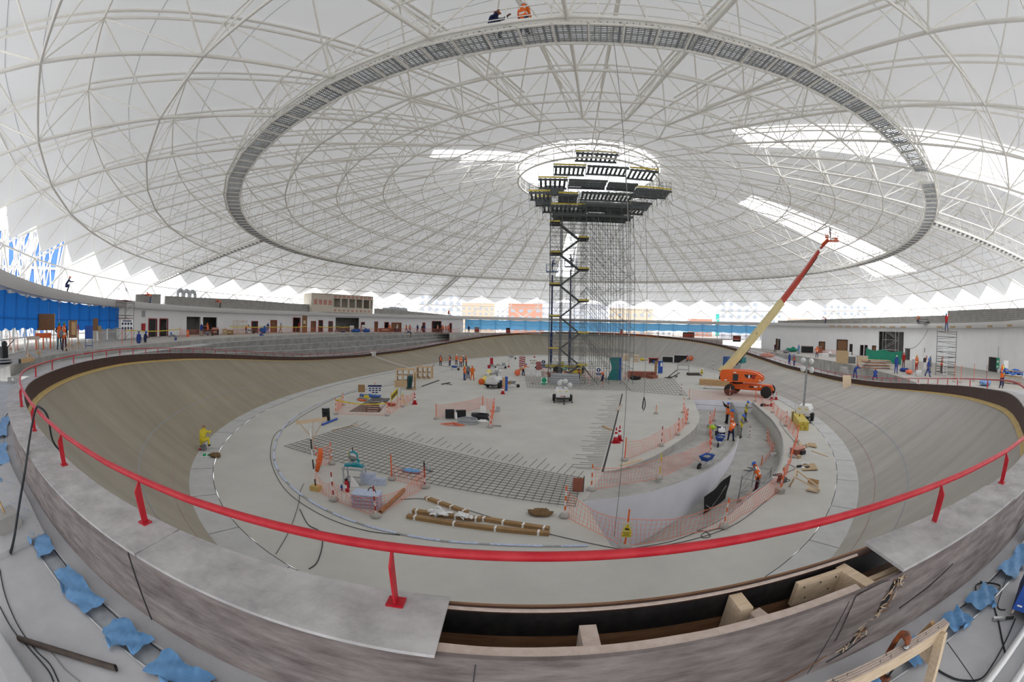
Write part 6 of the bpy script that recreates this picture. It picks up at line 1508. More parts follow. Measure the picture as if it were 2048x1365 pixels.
for r_ in range(2):
    for k in range(4): MB('navy' if (k+r_) % 2 else 'yellow').lathe([(0,-.006),(.08,-.006),(.08,.006),(0,.006)], 10, (-.4+.27*k,-.022,1.55+.36*r_), 'Y').build('symbol', t)
b = G(750, 791); z = up_to(b, 750, 772); t = sign(b, z-.35, 1.35, .85, 'white', 'white and purple site notice board behind the stair pit'); MB('navy').box((0,-.02,z-.02),(1.33,.012,.18)).build('header', t); mb = MB('navy')
for r_ in range(3):
    for k in range(4 if r_ < 2 else 2): mb.box((-.48+.32*k+(.32 if r_ == 2 else 0),-.02,z-.25-.2*r_),(.24,.012,.11))
mb.build('symbol', t); MB('orange_plastic').tube((0,.03,z),(0,.03,z+.35),.03,6).build('pole_tip', t)
for px, py, c, lb, wv in ((723.5,800,(719,729,770,785),'brown board nailed to an orange post behind the stair pit',.62),(802,799,(796,813,761,775),'tan blank board on a post right of the stair pit',1.15)):
    b = G(px, py); z = up_to(b, px, (c[2]+c[3])/2); sign(b, z, wv, up_to(b,px,c[2])-up_to(b,px,c[3]), 'cardboard_pale' if 'tan' in lb else 'cardboard', lb)
b = G(789, 812); t = thing('barrier_sign', 'yellow slatted barrier with black letters across the stair pit', 'barrier', b, toward(G(780,806), G(800,795))); MB('yellow').box((0,0,.95),(1.9,.03,.55),ry=-.18).build('board', t); 
for x in (-.85,.85): MB('timber').tube((x,0,0),(x,0,1.2),.03,6).build('leg', t)
mb = MB('dark'); 
for k in range(10): mb.box((-.8+.18*k,-.03,.95+.03*k-.14),(.05,.02,.34))
mb.build('lettering', t)
heap(740, 794, 1.3, .6, .25, 'blue_tarp', 'crumpled blue tarpaulin behind the stair pit', 'tarpaulin', 'tarpaulin', seed=21); heap(733, 799, .28, .22, .45, 'yellow', 'yellow sack beside the blue tarpaulin', 'sack', 'sack', seed=22); heap(724, 801, .6, .3, .25, 'cl_grey', 'grey cloth heap left of the yellow sack', 'cloth_heap', 'cloth', seed=23); heap(724, 802.5, .5, .25, .2, 'orange_plastic', 'orange net bundle at the back edge of the stair pit', 'net_heap', 'safety net', seed=24); heap(782, 812, .5, .3, .3, 'red_dull', 'dark red and orange tangle at the right edge of the stair pit', 'net_heap', 'safety net', seed=25)
# ladder-like formwork inside the stair pit
t = thing('formwork', 'timber stair formwork with treads inside the stair pit', 'formwork', v3(G(755, 812), -1.2), .1)
q_ = lambda px, py, z: G(px, py, z) - t.location
for k in range(6): MB('timber_dust').bar(q_(738+1.5*k, 822-4.6*k, -.65+.09*k), q_(757+3*k, 823-4.6*k, -.65+.09*k), .22, .05).build('tread', t)
for a, b in (((732,824,-.8),(744,797,-.2)),): MB('timber_pale').bar(q_(*a), q_(*b), .06, .12).build('stringer', t)
pm2 = thing('pump', 'pale round pump hanging at the right edge of the stair pit', 'pump', G(765, 815, -.3)); MB('white_machine').ell((0,0,.1),.28,.28,.34,12,8).build('body', pm2); MB('grey_paint').tube((0,0,.4),(0,0,.6),.05,8).build('hook', pm2)
# ------------------------------------------------------------------ clutter at the foot of the tower
def stripes(px, py, tpy, w, label):
    b = G(px, py); z = up_to(b, px, tpy); t = thing('striped_barrier', label, 'barrier', b, look(b)); MB('white').box((0,0,z/2+.3),(w,.08,z-.6)).build('board', t)
    mb = MB('red_dull'); n = 6
    for k in range(n):
        zc = .6 + (z-.6)*(k+.5)/n; mb.add([(-w/2,-.045,zc-.16),(w/2,-.045,min(z,zc+.12)),(w/2,-.045,min(z,zc+.30)),(-w/2,-.045,zc+.02)], [(0,1,2,3)])
    mb.build('stripe', t); MB('timber').box((0,.1,.3),(w*.8,.2,.6)).build('stand', t)
stripes(1044, 742, 712, .95, 'left red and white striped barrier board'); stripes(1078, 750, 723, .85, 'right red and white striped barrier board')
for px, py, w, h, lb in ((1062,750,1.35,.95,'large white water-filled barrier left of the small one'),(1077,753,.7,.85,'small white water-filled barrier under the striped board')):
    b = G(px,py); t = thing('plastic_barrier', lb, 'barrier', b, look(b)); MB('white').extr([(-.3,0),(.3,0),(.22,.3),(.14,.35),(.12,h),(-.12,h),(-.14,.35),(-.22,.3)], 'X', -w/2, w/2).build('shell', t); MB('grey_paint').box((0,-.24,.18),(w*.3,.03,.1)).build('slot', t)
gp = thing('panel_stack', 'long stack of grey galvanised wall panels behind the middle light tower', 'panel stack', G(1129, 770), look(G(1129,770), 4))
for k in range(5): MB('galv').box((0,0,.12+.27*k),(3.5-.05*k,1.0,.24)).build('panel', gp)
for x in (-1.5,1.5): MB('timber').box((x,0,.0),(.1,1.0,.06)).build('bearer', gp)
yh = thing('hose_bundle', 'bundle of fat yellow hoses beside the worker at the tower foot', 'hose', G(1150, 755))
for k in range(3): MB('yellow').path([(-1.0+.1*k,.3*k-.3,.3+.25*k),(0,.3*k-.3,.34+.3*k),(.9,.3*k-.25,.55+.25*k)], .2, 10).build('hose', yh)
MB('salmon').path([(-1.7,.5,.3),(-.6,.5,.75),(.5,.6,1.3)], .25, 10).build('hose', yh)
heap(1107, 756, .9, .4, .9, 'brick', 'rust-coloured tarpaulin heap at the tower foot behind the orange net', 'tarpaulin', 'tarpaulin', seed=31); heap(1270, 760, .9, .5, .55, 'black', 'black plastic sack heap right of the teal column', 'sack', 'sack', seed=32); heap(1035, 752, .45, .35, .95, 'orange_net', 'heap of orange netting left of the worker by the striped boards', 'net_heap', 'safety net', seed=33)
for k, (a, b, lb) in enumerate((((1083,750),(1100,752),'orange safety net strung in front of the tower foot beside the white barrier'),((1165,756),(1212,758),'orange safety net strung right of the yellow hoses'),((1246,760),(1260,757),'orange safety net beside the teal column'))):
    net([(G(*a),1.1),(G(*b),1.1)], lb, .02, step=.25, rr=.012, hmax=1.0)
cbox(1064, 707, (2.2,1.2,1.6), 'red_paint', 'red site box left of the scaffold tower on the far apron', .1); 
o = thing('pump_stand', 'red pump stand left of the scaffold tower', 'pump', G(983, 734), .2); MB('red_paint').box((0,0,.9),(.5,.5,1.2)).build('body', o); MB('galv').box((0,0,.2),(.8,.7,.4)).build('base', o)
o = thing('red_bin', 'small red bin beside the red pump stand', 'bin', G(978, 737)); MB('red_paint').lathe([(0,0),(.2,0),(.28,.5),(0,.5)],10).build('body', o); MB('dark').lathe([(.2,.5),(.29,.52),(.2,.54)],10).build('rim', o)
o = thing('parts_trolley', 'grey trolley of metal parts right of the red pump stand', 'trolley', G(1001, 737), .2); MB('galv').box((0,0,.45),(2.0,.8,.12)).box((.5,0,.7),(.6,.5,.4)).build('tray', o); MB('timber_dust').box((-.4,0,.6),(.6,.4,.2)).build('load', o)
for x in (-.8,.8): wheel(o, (x,-.4,.18), .18, .1, 'Y')
# far right cluster on the apron
for px, py, w, h, lb in ((1335,725,2.4,1.1,'left black-fronted steel module on the far apron'),(1361,726,3.0,1.5,'right larger black-fronted steel module on the far apron')):
    b = G(px,py); t = thing('steel_module', lb, 'steel module', b, look(b)); MB('black').box((0,0,h/2+.1),(w,.9,h)).build('panel', t); mb = MB('white')
    for x in (-w/2, w/2): mb.box((x,-.46,h/2+.1),(.1,.06,h+.1))
    mb.box((0,-.46,h+.15),(w+.1,.06,.1)); mb.build('frame', t)
b = G(1307,728); t = thing('tool_trolley', 'red and black tool trolley on the far apron', 'trolley', b, look(b)); MB('red_dull').box((0,0,1.1),(2.2,.9,.15)).box((-.9,0,.6),(.2,.9,1.0)).box((.9,0,.6),(.2,.9,1.0)).build('frame', t); MB('dark').box((0,.1,.6),(1.6,.6,.8)).build('box', t); MB('blue_paint').box((.2,-.3,.4),(.7,.3,.5)).build('tray', t)
for px, py, n, lb in ((1252,722,3,'tall stack of pale crates behind the teal column'),(1272,724,3,'stack of pale crates with white lids on the far apron'),(1290,722,1,'low pale timber boards right of the stacked crates')):
    b = G(px,py); t = thing('crate_stack', lb, 'crates', b, .1)
    for k in range(n): MB('timber_pale').box((.1*math.sin(k*3),0,.25+.5*k),(1.2,.8,.42)).build('crate', t); MB('white').box((.1*math.sin(k*3),0,.48+.5*k),(1.1,.7,.03)).build('lid', t)
heap(1284, 722, .55, .4, .8, 'yellow', 'yellow tarpaulin bundle among the crates on the far apron', 'tarpaulin', 'tarpaulin', seed=41)
b = G(1279,712); t = thing('site_table', 'dark blue table with teal load on the far apron', 'table', b, look(b)); MB('navy').box((0,0,.9),(4.0,.9,.16)).build('tabletop', t)
for x in (-1.7,1.7): MB('navy').box((x,0,.45),(.15,.8,.9)).build('leg', t)
MB('teal').box((.6,0,1.35),(1.5,.7,.7)).build('load', t)
b = G(1316,747); t = thing('portable_panel', 'tall blue and brown portable panel with white notice', 'panel', b, look(b)); MB('blue_paint').box((.35,0,1.0),(.75,.4,1.9)).build('blue_face', t); MB('cardboard').box((-.4,0,1.0),(.4,.4,1.9)).build('brown_face', t); MB('white').box((.5,-.21,1.4),(.3,.02,.6)).build('notice', t)
b = G(1366,746); t = thing('steel_trestle', 'grey steel trestle left of the rebar pile', 'trestle', b, look(b))
for x in (-.95,.95):
    for y in (-.4,.4): MB('galv').bar((x,y,0),(x,y,1.3),.08,.08).build('leg', t)
for z in (.5,1.25): MB('galv').bar((-1,-.4,z),(1,-.4,z),.08,.08).bar((-1,.4,z),(1,.4,z),.08,.08).build('rail', t)
t = thing('spoil_heap', 'twisted rusty steel scrap left of the steel trestle', 'scrap', G(1340,757)); random.seed(4)
for k in range(7): MB('rebar').bar((random.uniform(-1,1),random.uniform(-.4,.4),.05),(random.uniform(-.6,1.6),random.uniform(-.4,.4),random.uniform(.1,1.3)),.12,.1).build('piece', t)
t = thing('engine_set', 'dark engine set on a skid behind the steel modules', 'engine', G(1326,716), .2); MB('dark').box((0,0,.8),(1.3,.8,1.5)).build('cabinet', t); MB('blue_machine').box((1.6,0,.5),(1.6,.7,.7)).build('engine', t); MB('red_paint').box((0,-.41,1.1),(.3,.02,.2)).build('label_plate', t)
# ------------------------------------------------------------------ left concourse
def GL(px, py): return G(px, py, 5.0)
def GR_(px, py): return G(px, py, ZR)
b = cyl(250, 678, 56.2); b.z = 5.0; hh = up_to(b, 250, 577) - 5.0
sc = scaffold('scaffold', 'dark tube scaffold tower standing against the left eaves', b, math.atan2(b.y-DC.y, b.x-DC.x)+PI/2, 2.5, 1.3, hh, 4, 'scaffold', deck=[(hh-1.35,'brick',1.0),(hh*.42,'brick',.9)])
t = thing('notice_board', 'white notice board with two rows of round safety symbols by the left scaffold', 'sign', GL(254, 690), look(GL(254,690))); z1 = up_to(t.location, 254, 641)-5.0; z0 = up_to(t.location, 254, 658)-5.0
MB('white').box((0,0,(z0+z1)/2),(1.25,.04,z1-z0)).build('board', t); MB('navy').box((0,-.03,z1-.06),(.9,.01,.08)).build('header', t)
for r_ in range(2):
    for k in range(4): MB('navy').lathe([(.05,-.005),(.10,-.005),(.10,.005),(.05,.005)], 12, (-.44+.29*k,-.03,z1-.28-.36*r_), 'Y').build('symbol', t)
for x in (-.5,.5): MB('orange_plastic').tube((x,.03,0),(x,.03,z1),.03,6).build('leg', t)
t = thing('site_board', 'big dark brown board on orange trestle in front of the blue sheets', 'board', GL(92, 698), look(GL(92,698), 6)); z1 = up_to(t.location, 92, 628)-5.0; z0 = up_to(t.location, 92, 661)-5.0
MB('timber_brown').box((0,0,(z0+z1)/2),(1.75,.05,z1-z0)).build('board', t); MB('timber_pale').box((.89,0,(z0+z1)/2),(.05,.06,z1-z0)).build('edge', t)
for x in (-.8,.8): MB('timber').tube((x,.05,0),(x,.05,z1),.04,6).build('leg', t)
t = thing('plastic_barrier', 'orange plastic road barrier with slots under the big brown board', 'barrier', GL(87, 699), look(GL(87,699))); MB('orange_plastic').box((0,0,.95),(1.6,.12,.34)).build('board', t)
for x in (-.7,0,.7): MB('orange_plastic').box((x,0,.45),(.14,.16,.9)).build('leg', t)
t = thing('notice_stand', 'timber stand holding a framed brown notice beside the two green-helmeted workers', 'notice stand', GL(146, 703), look(GL(146,703), -10)); z1 = up_to(t.location, 146, 641)-5.0
MB('timber_brown').box((0,0,z1-.55),(.62,.05,1.1)).build('board', t); MB('timber').box((.08,-.03,z1-.5),(.36,.02,.8)).build('notice', t)
for a, b2 in (((-.33,0,0),(-.33,0,z1)),((-.75,.1,0),(-.33,0,.55)),((.1,.1,0),(-.33,0,.55)),((.33,0,z1-1.1),(.33,0,z1))): MB('timber').bar(a, b2, .06, .06).build('member', t)
t = thing('trestle', 'red-tipped timber trestle right of the framed notice', 'trestle', GL(157, 699), look(GL(157,699)))
for a, b2 in (((0,0,0),(0,0,1.5)),((-.45,0,0),(0,0,.55)),((.45,0,0),(0,0,.55))): MB('timber').bar(a, b2, .06, .06).build('member', t)
MB('red_paint').box((0,0,1.4),(.1,.1,.5)).build('tip', t)
t = thing('water_tank', 'blue square cabinet on a blue steel stand by the blue sheets', 'cabinet', GL(178, 697), look(GL(178,697))); z1 = up_to(t.location, 178, 652)-5.0; zm = up_to(t.location, 178, 678)-5.0
MB('blue_paint').box((0,0,(z1+zm)/2),(.72,.6,z1-zm)).build('cabinet', t)
for x in (-.32,.32):
    for y in (-.25,.25): MB('blue_machine').box((x,y,zm/2),(.05,.05,zm)).build('leg', t)
MB('blue_machine').box((0,-.25,.18),(.64,.04,.04)).box((0,.25,.18),(.64,.04,.04)).build('rail', t)
for px, py, y1, y0, w, c, lb in ((191,690,637,662,.55,'timber_brown','brown board on a post just right of the blue cabinet'),(199,689,652,664,.4,'cardboard_pale','tan board on a post between blue cabinet and left scaffold')):
    b = GL(px,py); t = thing('board_sign', lb, 'board', b, look(b)); a1_, a0_ = up_to(b,px,y1)-5, up_to(b,px,y0)-5; MB(c).box((0,0,(a0_+a1_)/2),(w,.04,a1_-a0_)).build('board', t); MB('timber').tube((0,.04,0),(0,.04,a1_),.03,6).build('pole', t)
t = thing('sawhorse', 'dusty timber sawhorse at the left edge of the concourse', 'sawhorse', GL(67, 716), look(GL(67,716), 15)); MB('timber_dust').bar((-.5,0,1.0),(.5,0,1.0),.12,.16).build('beam', t)
for x in (-.45,.45):
    for y in (-.3,.3): MB('timber_dust').bar((x*.8,0,1.0),(x*1.15,y,0),.07,.05).build('leg', t)
MB('timber').box((-.4,0,.12),(.3,.5,.1)).box((.4,0,.25),(.3,.5,.1)).build('block', t)
p, q = GL(40,727), GL(66,723); t = thing('timber_beam', 'short squared timber lying on the edge of the left slab', 'timber', p, toward(p,q)); MB('timber').box(((q-p).length/2,0,.09),((q-p).length,.2,.18)).build('beam', t); MB('dark').box((-.01,0,.09),(.03,.21,.19)).build('end', t)
t = thing('engine_set', 'black engine-driven trowel machine at the far left edge', 'machine', GL(9, 728), .3); MB('black').lathe([(0,.05),(.5,.05),(.5,.15),(0,.15)],16).box((0,0,.5),(.45,.4,.5)).build('engine', t); MB('dark').ell((.1,0,.85),.2,.2,.15,10,6).path([(0,.1,.5),(-.2,.5,.8),(-.3,.9,1.0)], .025,6).build('handle', t); MB('grey_paint').lathe([(.5,.08),(.55,.1),(.5,.14)],16).build('guard', t)
p_ = [GL(22+0,728), GL(9,728)]
lf = [(GL(5,700),1.3),(GL(20,700),1.3),(GL(36,705),1.2)]
for k, (bq, h) in enumerate(lf): post_thing(bq, h, ['red_dull'], ['red net post at the very left edge','second red net post from the left edge by the trowel machine','third red net post from the left edge near the sawhorse'][k])
net(lf, 'thin orange net across the far left of the slab', .05, step=.2)
nl = []
for px, py in ((100,682),(212,688),(220,684),(300,682),(352,680),(402,678),(460,675),(523,672),(557,670),(605,668),(675,665),(760,664),(835,663),(905,662)):
    a_ = angp(cyl(px, 660, RWL)); rr_ = 52.5 if px > 290 else 55.5; bq = Ring(a_, rr_, 5.2 if px > 420 else 5.02); nl.append((bq, 1.15)); post_thing(bq, 1.25, ['orange_plastic','white'] if px % 2 else OO, 'orange net post %s along the left concourse' % (ORD[len(nl)-1]) + ' from the left')
net(nl[3:], 'long orange safety net along the left concourse in front of the doors', .06, step=.35, rr=.012)
tape([nl[2][0]+Vector((0,0,1.0)), nl[3][0]+Vector((0,0,1.0))], 'yellow barrier tape beside the left scaffold', .10); tape([v3(Ring(angp(cyl(x,660,RWL)),51.8,0), 6.35) for x in (405,440,484,520,575)], 'yellow barrier tape sagging along the left concourse', .12); tape([v3(Ring(angp(cyl(x,660,RWL)),51.8,0), 6.35) for x in (600,640,668)], 'yellow barrier tape along the left concourse past the ladder', .12)
def conc(px, rr, z=None): a_ = angp(cyl(px, 660, RWL)); return Ring(a_, rr, z if z else (5.2 if px > 430 else 5.02))
def prop(px, rr, rz=0): p = conc(px, rr); return p
t = scaffold('scaffold', 'low yellow scaffold frame against the white left wall', conc(470, 56.6), math.atan2(conc(470,56).y-DC.y, conc(470,56).x-DC.x)+PI/2, 2.6, 1.0, 2.2, 3, 'timber')
for px, m, lb in ((358,'galv','grey wheelbarrow beside the worker in the white helmet'),(452,'galv','grey wheelbarrow left of the orange wheelbarrow'),(476,'orange_plastic','orange wheelbarrow piled with blue sheeting by the yellow frame')):
    p = conc(px, 52.0); q = BAR(p, look(p)+1.2, lb, 'wheelbarrows'); recolor(q, 'blue_paint', m)
for px, rr, d, m, lb in ((385,53,(1.2,1,.9),'dark','dark bin of scrap in front of the double doorway'),(386,53.1,(1.1,.8,.3),'salmon','pink bags on top of the dark bin'),(396,52,(.8,.3,1.0),'cardboard_pale','tan sheet leaning near the double doorway'),(406,52,(1.3,1,.8),'cardboard','stack of brown cartons near the double doorway'),(311,52,(.4,.3,.9),'orange_plastic','orange toolbox at the left wall'),(579,53,(1.0,.3,3.2),'timber_brown','tall dark brown timber column with a notice on the left concourse'),(750,53,(3.0,.8,.9),'brick','long rust-brown bundle on the far left concourse'),(715,55,(1.0,.5,1.6),'white','white cabinet standing outside the wide doorway'),(690,55,(.9,.5,1.4),'white','left white cabinet at the wide doorway'),(430,52,(3.6,.5,.2),'timber','long timber plank lying at the edge of the left concourse')):
    p = conc(px, rr); t = thing('site_item' if False else ('carton_stack' if 'cartons' in lb else 'cabinet' if 'cabinet' in lb else 'bin' if 'bin' in lb else 'bag' if 'bags' in lb else 'board' if 'sheet' in lb else 'toolbox' if 'tool' in lb else 'column' if 'column' in lb else 'timber_bundle'), lb, lb.split(' ')[1] if False else ('cartons' if 'cartons' in lb else 'cabinet' if 'cabinet' in lb else 'bin' if 'bin' in lb else 'bags' if 'bags' in lb else 'board' if 'sheet' in lb else 'toolbox' if 'tool' in lb else 'column' if 'column' in lb else 'timber'), p, look(p))
    zz = .9 if 'bags' in lb else 0; MB(m).box((0,0,zz+d[2]/2), d).build('body', t); MB('timber_pale').box((0,-d[1]/2-.01,zz+d[2]*.62),(d[0]*.5,.02,d[2]*.2)).build('panel', t)
for px, rr, rx, h, m, lb, s in ((680,51.5,1.3,.9,'blue_tarp','left blue tarpaulin heap by the wide doorway',51),(703,51.5,1.0,1.0,'blue_tarp','right blue tarpaulin heap by the wide doorway',52),(478,51.6,.8,1.3,'blue_tarp','blue sheeting piled on the orange wheelbarrow',53)):
    p = conc(px, rr); o = heap(px, 660, rx, .6, h, m, lb, 'tarpaulin', 'tarpaulin', seed=s); o.location = p
t = thing('fire_hose_cabinet', 'red fire hose cabinet on the white left wall', 'cabinet', cyl(287, 655, RWL-.12), math.atan2(cyl(287,655,RWL).y-DC.y, cyl(287,655,RWL).x-DC.x)-PI/2); MB('red_dull').box((0,0,0),(.85,.16,.95)).build('case', t); MB('red_paint').box((0,-.09,0),(.65,.03,.75)).build('door', t)
t = thing('vent_grille', 'grey louvred vent high on the white left wall', 'vent', cyl(287, 628, RWL-.05), math.atan2(cyl(287,628,RWL).y-DC.y, cyl(287,628,RWL).x-DC.x)-PI/2); MB('grey_paint').box((0,0,0),(.8,.14,.75)).build('frame', t); mb = MB('galv')
for k in range(6): mb.box((0,-.08,-.3+.12*k),(.7,.02,.07))
mb.build('louvre', t)
# spherical lamps under the eaves
for k, px in enumerate((17,53,86,119,149,178,207)):
    p = cyl(px, 607, RF+.3); p.z = ZB-.02; t = thing('ceiling_lamp', '%s white drum lamp from the left under the eaves above the blue sheets' % ORD[k], 'lamp', p, group='drum lamps under the left eaves'); MB('white').lathe([(0,-.22),(.16,-.22),(.18,-.02),(.1,0),(0,0)],14).build('shade', t); MB('lamp_glass').lathe([(0,-.235),(.13,-.235),(.13,-.22)],12).build('lens', t)
# things in the left terrace
def terr(px, py, z): return G(px, py, z)
for px, py, z, d, m, lb in ((380,690,4.0,(1.4,.5,.5),'orange_plastic','orange crate in the left terrace below the scaffold'),(505,697,2.6,(1.6,.3,.7),'membrane_dark','dark formwork panel in the left terrace'),(538,694,2.8,(.7,.4,.9),'dark','dark box right of the two workers in the left terrace'),(588,681,3.6,(1.5,.5,.7),'membrane_dark','dark niche panel on the left terrace steps'),(733,682,3.6,(1.0,.4,.8),'membrane_dark','square dark niche panel on the terrace steps further along'),(672,675,4.2,(.6,.5,1.4),'concrete_dark','dark green-grey post at the top of the terrace steps'),(686,674,4.4,(.8,.6,1.1),'navy','dark blue bin at the top of the terrace steps'),(793,670,4.6,(1.2,.4,1.6),'dark','dark doorway panel at the end of the terrace steps'),(840,671,4.4,(2.2,.5,.4),'yellow_wood','long timber on the terrace steps near the far bend'),(785,693,2.2,(.6,.4,.7),'white','white box low on the terrace steps'),(682,694,2.4,(.4,.4,.8),'white','white post low on the terrace steps')):
    p = terr(px,py,z); t = thing('crate' if 'crate' in lb else 'box' if 'box' in lb else 'bin' if 'bin' in lb else 'timber' if 'timber' in lb else 'post' if 'post' in lb else 'panel', lb, 'crate' if 'crate' in lb else 'box' if 'box' in lb else 'bin' if 'bin' in lb else 'timber' if 'timber' in lb else 'post' if 'post' in lb else 'panel', p, look(p)); MB(m).box((0,0,d[2]/2),d).build('body', t); MB('concrete_grey').box((0,0,d[2]+.02),(d[0]*1.04,d[1]*1.04,.04)).build('cap', t)
heap(363, 698, 1.5, .7, .5, 'blue_tarp', 'flat blue tarpaulin in the left terrace behind the rail', 'tarpaulin', 'tarpaulin', seed=61, z=3.9); heap(552, 696, .9, .4, .35, 'blue_tarp', 'small blue tarpaulin on the left terrace steps', 'tarpaulin', 'tarpaulin', seed=62, z=2.9); heap(310, 697, 1.0, .5, .8, 'cl_grey', 'grey and white sacks in the left terrace right of the two blue-helmeted workers', 'sack_heap', 'sacks', seed=63, z=3.8); heap(428, 702, 1.1, .5, .6, 'cl_denim', 'blue and tan tool heap in the left terrace', 'tool_heap', 'tools', seed=64, z=3.0)
t = thing('concrete_stairs', 'narrow concrete stair rising through the left terrace steps', 'stairs', G(705, 690, 2.4)); a_ = G(715,692,2.2)-t.location; b_ = G(693,668,4.9)-t.location
for k in range(9): u = k/9; p = a_.lerp(b_, u); MB('concrete_grey').box(p + Vector((0,0,.1)), (.6,1.6,.5), .35).build('step', t)
t = thing('white_gate', 'white double post in the track fence on the left straight', 'post', fpt(34.6, -.05, 0)); n_ = outn(TT, 34.6); s_ = Vector((-n_.y, n_.x, 0))
for k in (-1,1): MB('white').box(s_*k*.35 + Vector((0,0,.35)), (.12,.6,.75), math.atan2(n_.y,n_.x)+PI/2).build('panel', t)
mb = MB('line_white'); tq = 34.6; mb.strip([[surf(tq-.09, v), surf(tq+.09, v)] for v in [k/8 for k in range(9)]], False); struct(mb, 'trim_10')
# ------------------------------------------------------------------ far concourse
for k, (px, zz, d, m, lb) in enumerate(((951,5.2,(1.2,.3,1.4),'cl_grey','grey panel by the far glazing left end'),(1014,5.2,(1.0,.5,1.3),'cl_black','dark person-high cabinet by the far glazing'),(1380,5.2,(3.0,.6,1.3),'membrane_dark','long dark hoarding at the end of the far fence'),(1244,5.2,(.7,.4,1.6),'brick','red-brown box by the far glazing right of the tower'),(1478,4.6,(2.0,.9,1.4),'black','black cabinet on legs on the far right concourse'))):
    a_ = angp(cyl(px, 655, RWL)); p = Ring(a_, 56.5, zz); t = thing('hoarding' if 'hoarding' in lb else 'cabinet' if 'cabinet' in lb else 'panel' if 'panel' in lb else 'box', lb, 'hoarding' if 'hoarding' in lb else 'cabinet' if 'cabinet' in lb else 'panel' if 'panel' in lb else 'box', p, look(p)); MB(m).box((0,0,d[2]/2+.1),d).build('body', t); MB('red_dull').box((0,-d[1]/2-.02,d[2]*.5),(d[0]*.7,.03,d[2]*.4)).build('front', t)
fr_n = [(Ring(angp(cyl(px,655,RWL)),55.2,5.2),1.3) for px in (935,985,1035,1085)]; net(fr_n, 'orange safety net along the far concourse left of the tower', .05, step=.4, rr=.015); fr_n = [(Ring(angp(cyl(px,655,RWL)),55.2,5.2),1.3) for px in (1195,1255,1320,1390,1450,1510)]; net(fr_n, 'orange safety net along the far concourse right of the tower', .05, step=.4, rr=.015)
for k, q in enumerate(fr_n): post_thing(q[0], 1.4, ['red_dull'], '%s red net post from the tower along the far right concourse' % ORD[k])
# ------------------------------------------------------------------ right concourse
t = thing('green_tarpaulin', 'big green tarpaulin screen hung over a frame on the right concourse', 'tarpaulin', GR_(1768, 727))
A_, B_ = GR_(1731, 722), GR_(1803, 733); d = B_-A_; z1 = up_to(A_, 1731, 697)-ZR; z2 = up_to(B_, 1803, 703)-ZR
mb = MB('green_tarp'); n = 16
F = lambda u, v, o=0: A_ + d*u - t.location + Vector((.10*math.sin(u*21+v*2)*v + o, .22*math.sin(u*13+1.5)*v*.6 + o*2, (z1+(z2-z1)*u - .25*math.sin(PI*u*2)**2)*(1-v*.93)))
mb.strip([[F(k/n, v) for v in (0,.25,.5,.75,1)] for k in range(n+1)]); mb.strip([[F(k/n, v, .02) for v in (1,.75,.5,.25,0)] for k in range(n+1)]); mb.build('sheet', t)
for u in (0,.5,1): MB('scaffold').tube(A_ + d*u - t.location + Vector((0,.1,0)), A_ + d*u - t.location + Vector((0,.1,z1)), .03, 6).build('pole', t)
wl_ = cyl(1781, 690, RWL-1.4); wl_.z = ZR; scaffold('scaffold', 'pale tube scaffold in front of the big window behind the green tarpaulin', wl_, math.atan2(wl_.y-DC.y, wl_.x-DC.x)-PI/2, 3.6, 1.0, 5.2, 3, 'alu')
sb2 = GR_(1890, 751); hS = up_to(sb2, 1890, 661)-ZR; s2_ = scaffold('scaffold', 'tall narrow ladder-frame scaffold on the right concourse', sb2, look(sb2), 2.65, 1.0, hS, 9, 'scaffold', deck=[(hS*.60,'alu',.55),(hS*.97,'timber_dust',.4)])
t = thing('cable_winch', 'dark steel winch frame cantilevered from the right eaves', 'winch', cyl(1846, 648, 56.6), look(cyl(1846,648,56.6))); MB('scaffold_dark').box((0,0,.3),(2.6,.9,.08)).box((-.2,0,.7),(2.4,.1,.08)).box((-.2,0,0),(1.8,.1,.08)).build('deck', t); mb = MB('white')
for k in range(6): mb.bar((-1.1+.4*k,-.1,0),(-1.3+.4*k,-.1,.7),.05,.05)
mb.build('strut', t)
t = thing('display_panels', 'tall white panel unit standing on the right concourse', 'panel', GR_(1848, 742), look(GR_(1848,742))); z1 = up_to(t.location,1848,690)-ZR; MB('white').box((-.15,0,z1-.9),(.62,.1,1.1)).box((.1,0,.65),(.45,.1,1.0)).build('panel', t); MB('dark').box((0,0,z1-1.75),(.4,.12,.5)).box((-.1,-.06,z1-.6),(.08,.02,.5)).build('bracket', t)
t = thing('steel_cabinet', 'grey steel post cabinet with white lid on the right concourse', 'cabinet', GR_(1825, 745), look(GR_(1825,745))); MB('galv').box((0,0,.7),(.3,.3,1.4)).build('body', t); MB('white').box((0,0,1.55),(.26,.26,.3)).build('lid', t)
for k, (px, py, s, lb) in enumerate(((1834,753,1.2,'white cement tub left of the walking worker'),(1838.5,753,1.2,'white cement tub beside the walking worker'))): BUCK(GR_(px,py), 0, lb, 'buckets', s*1.3)
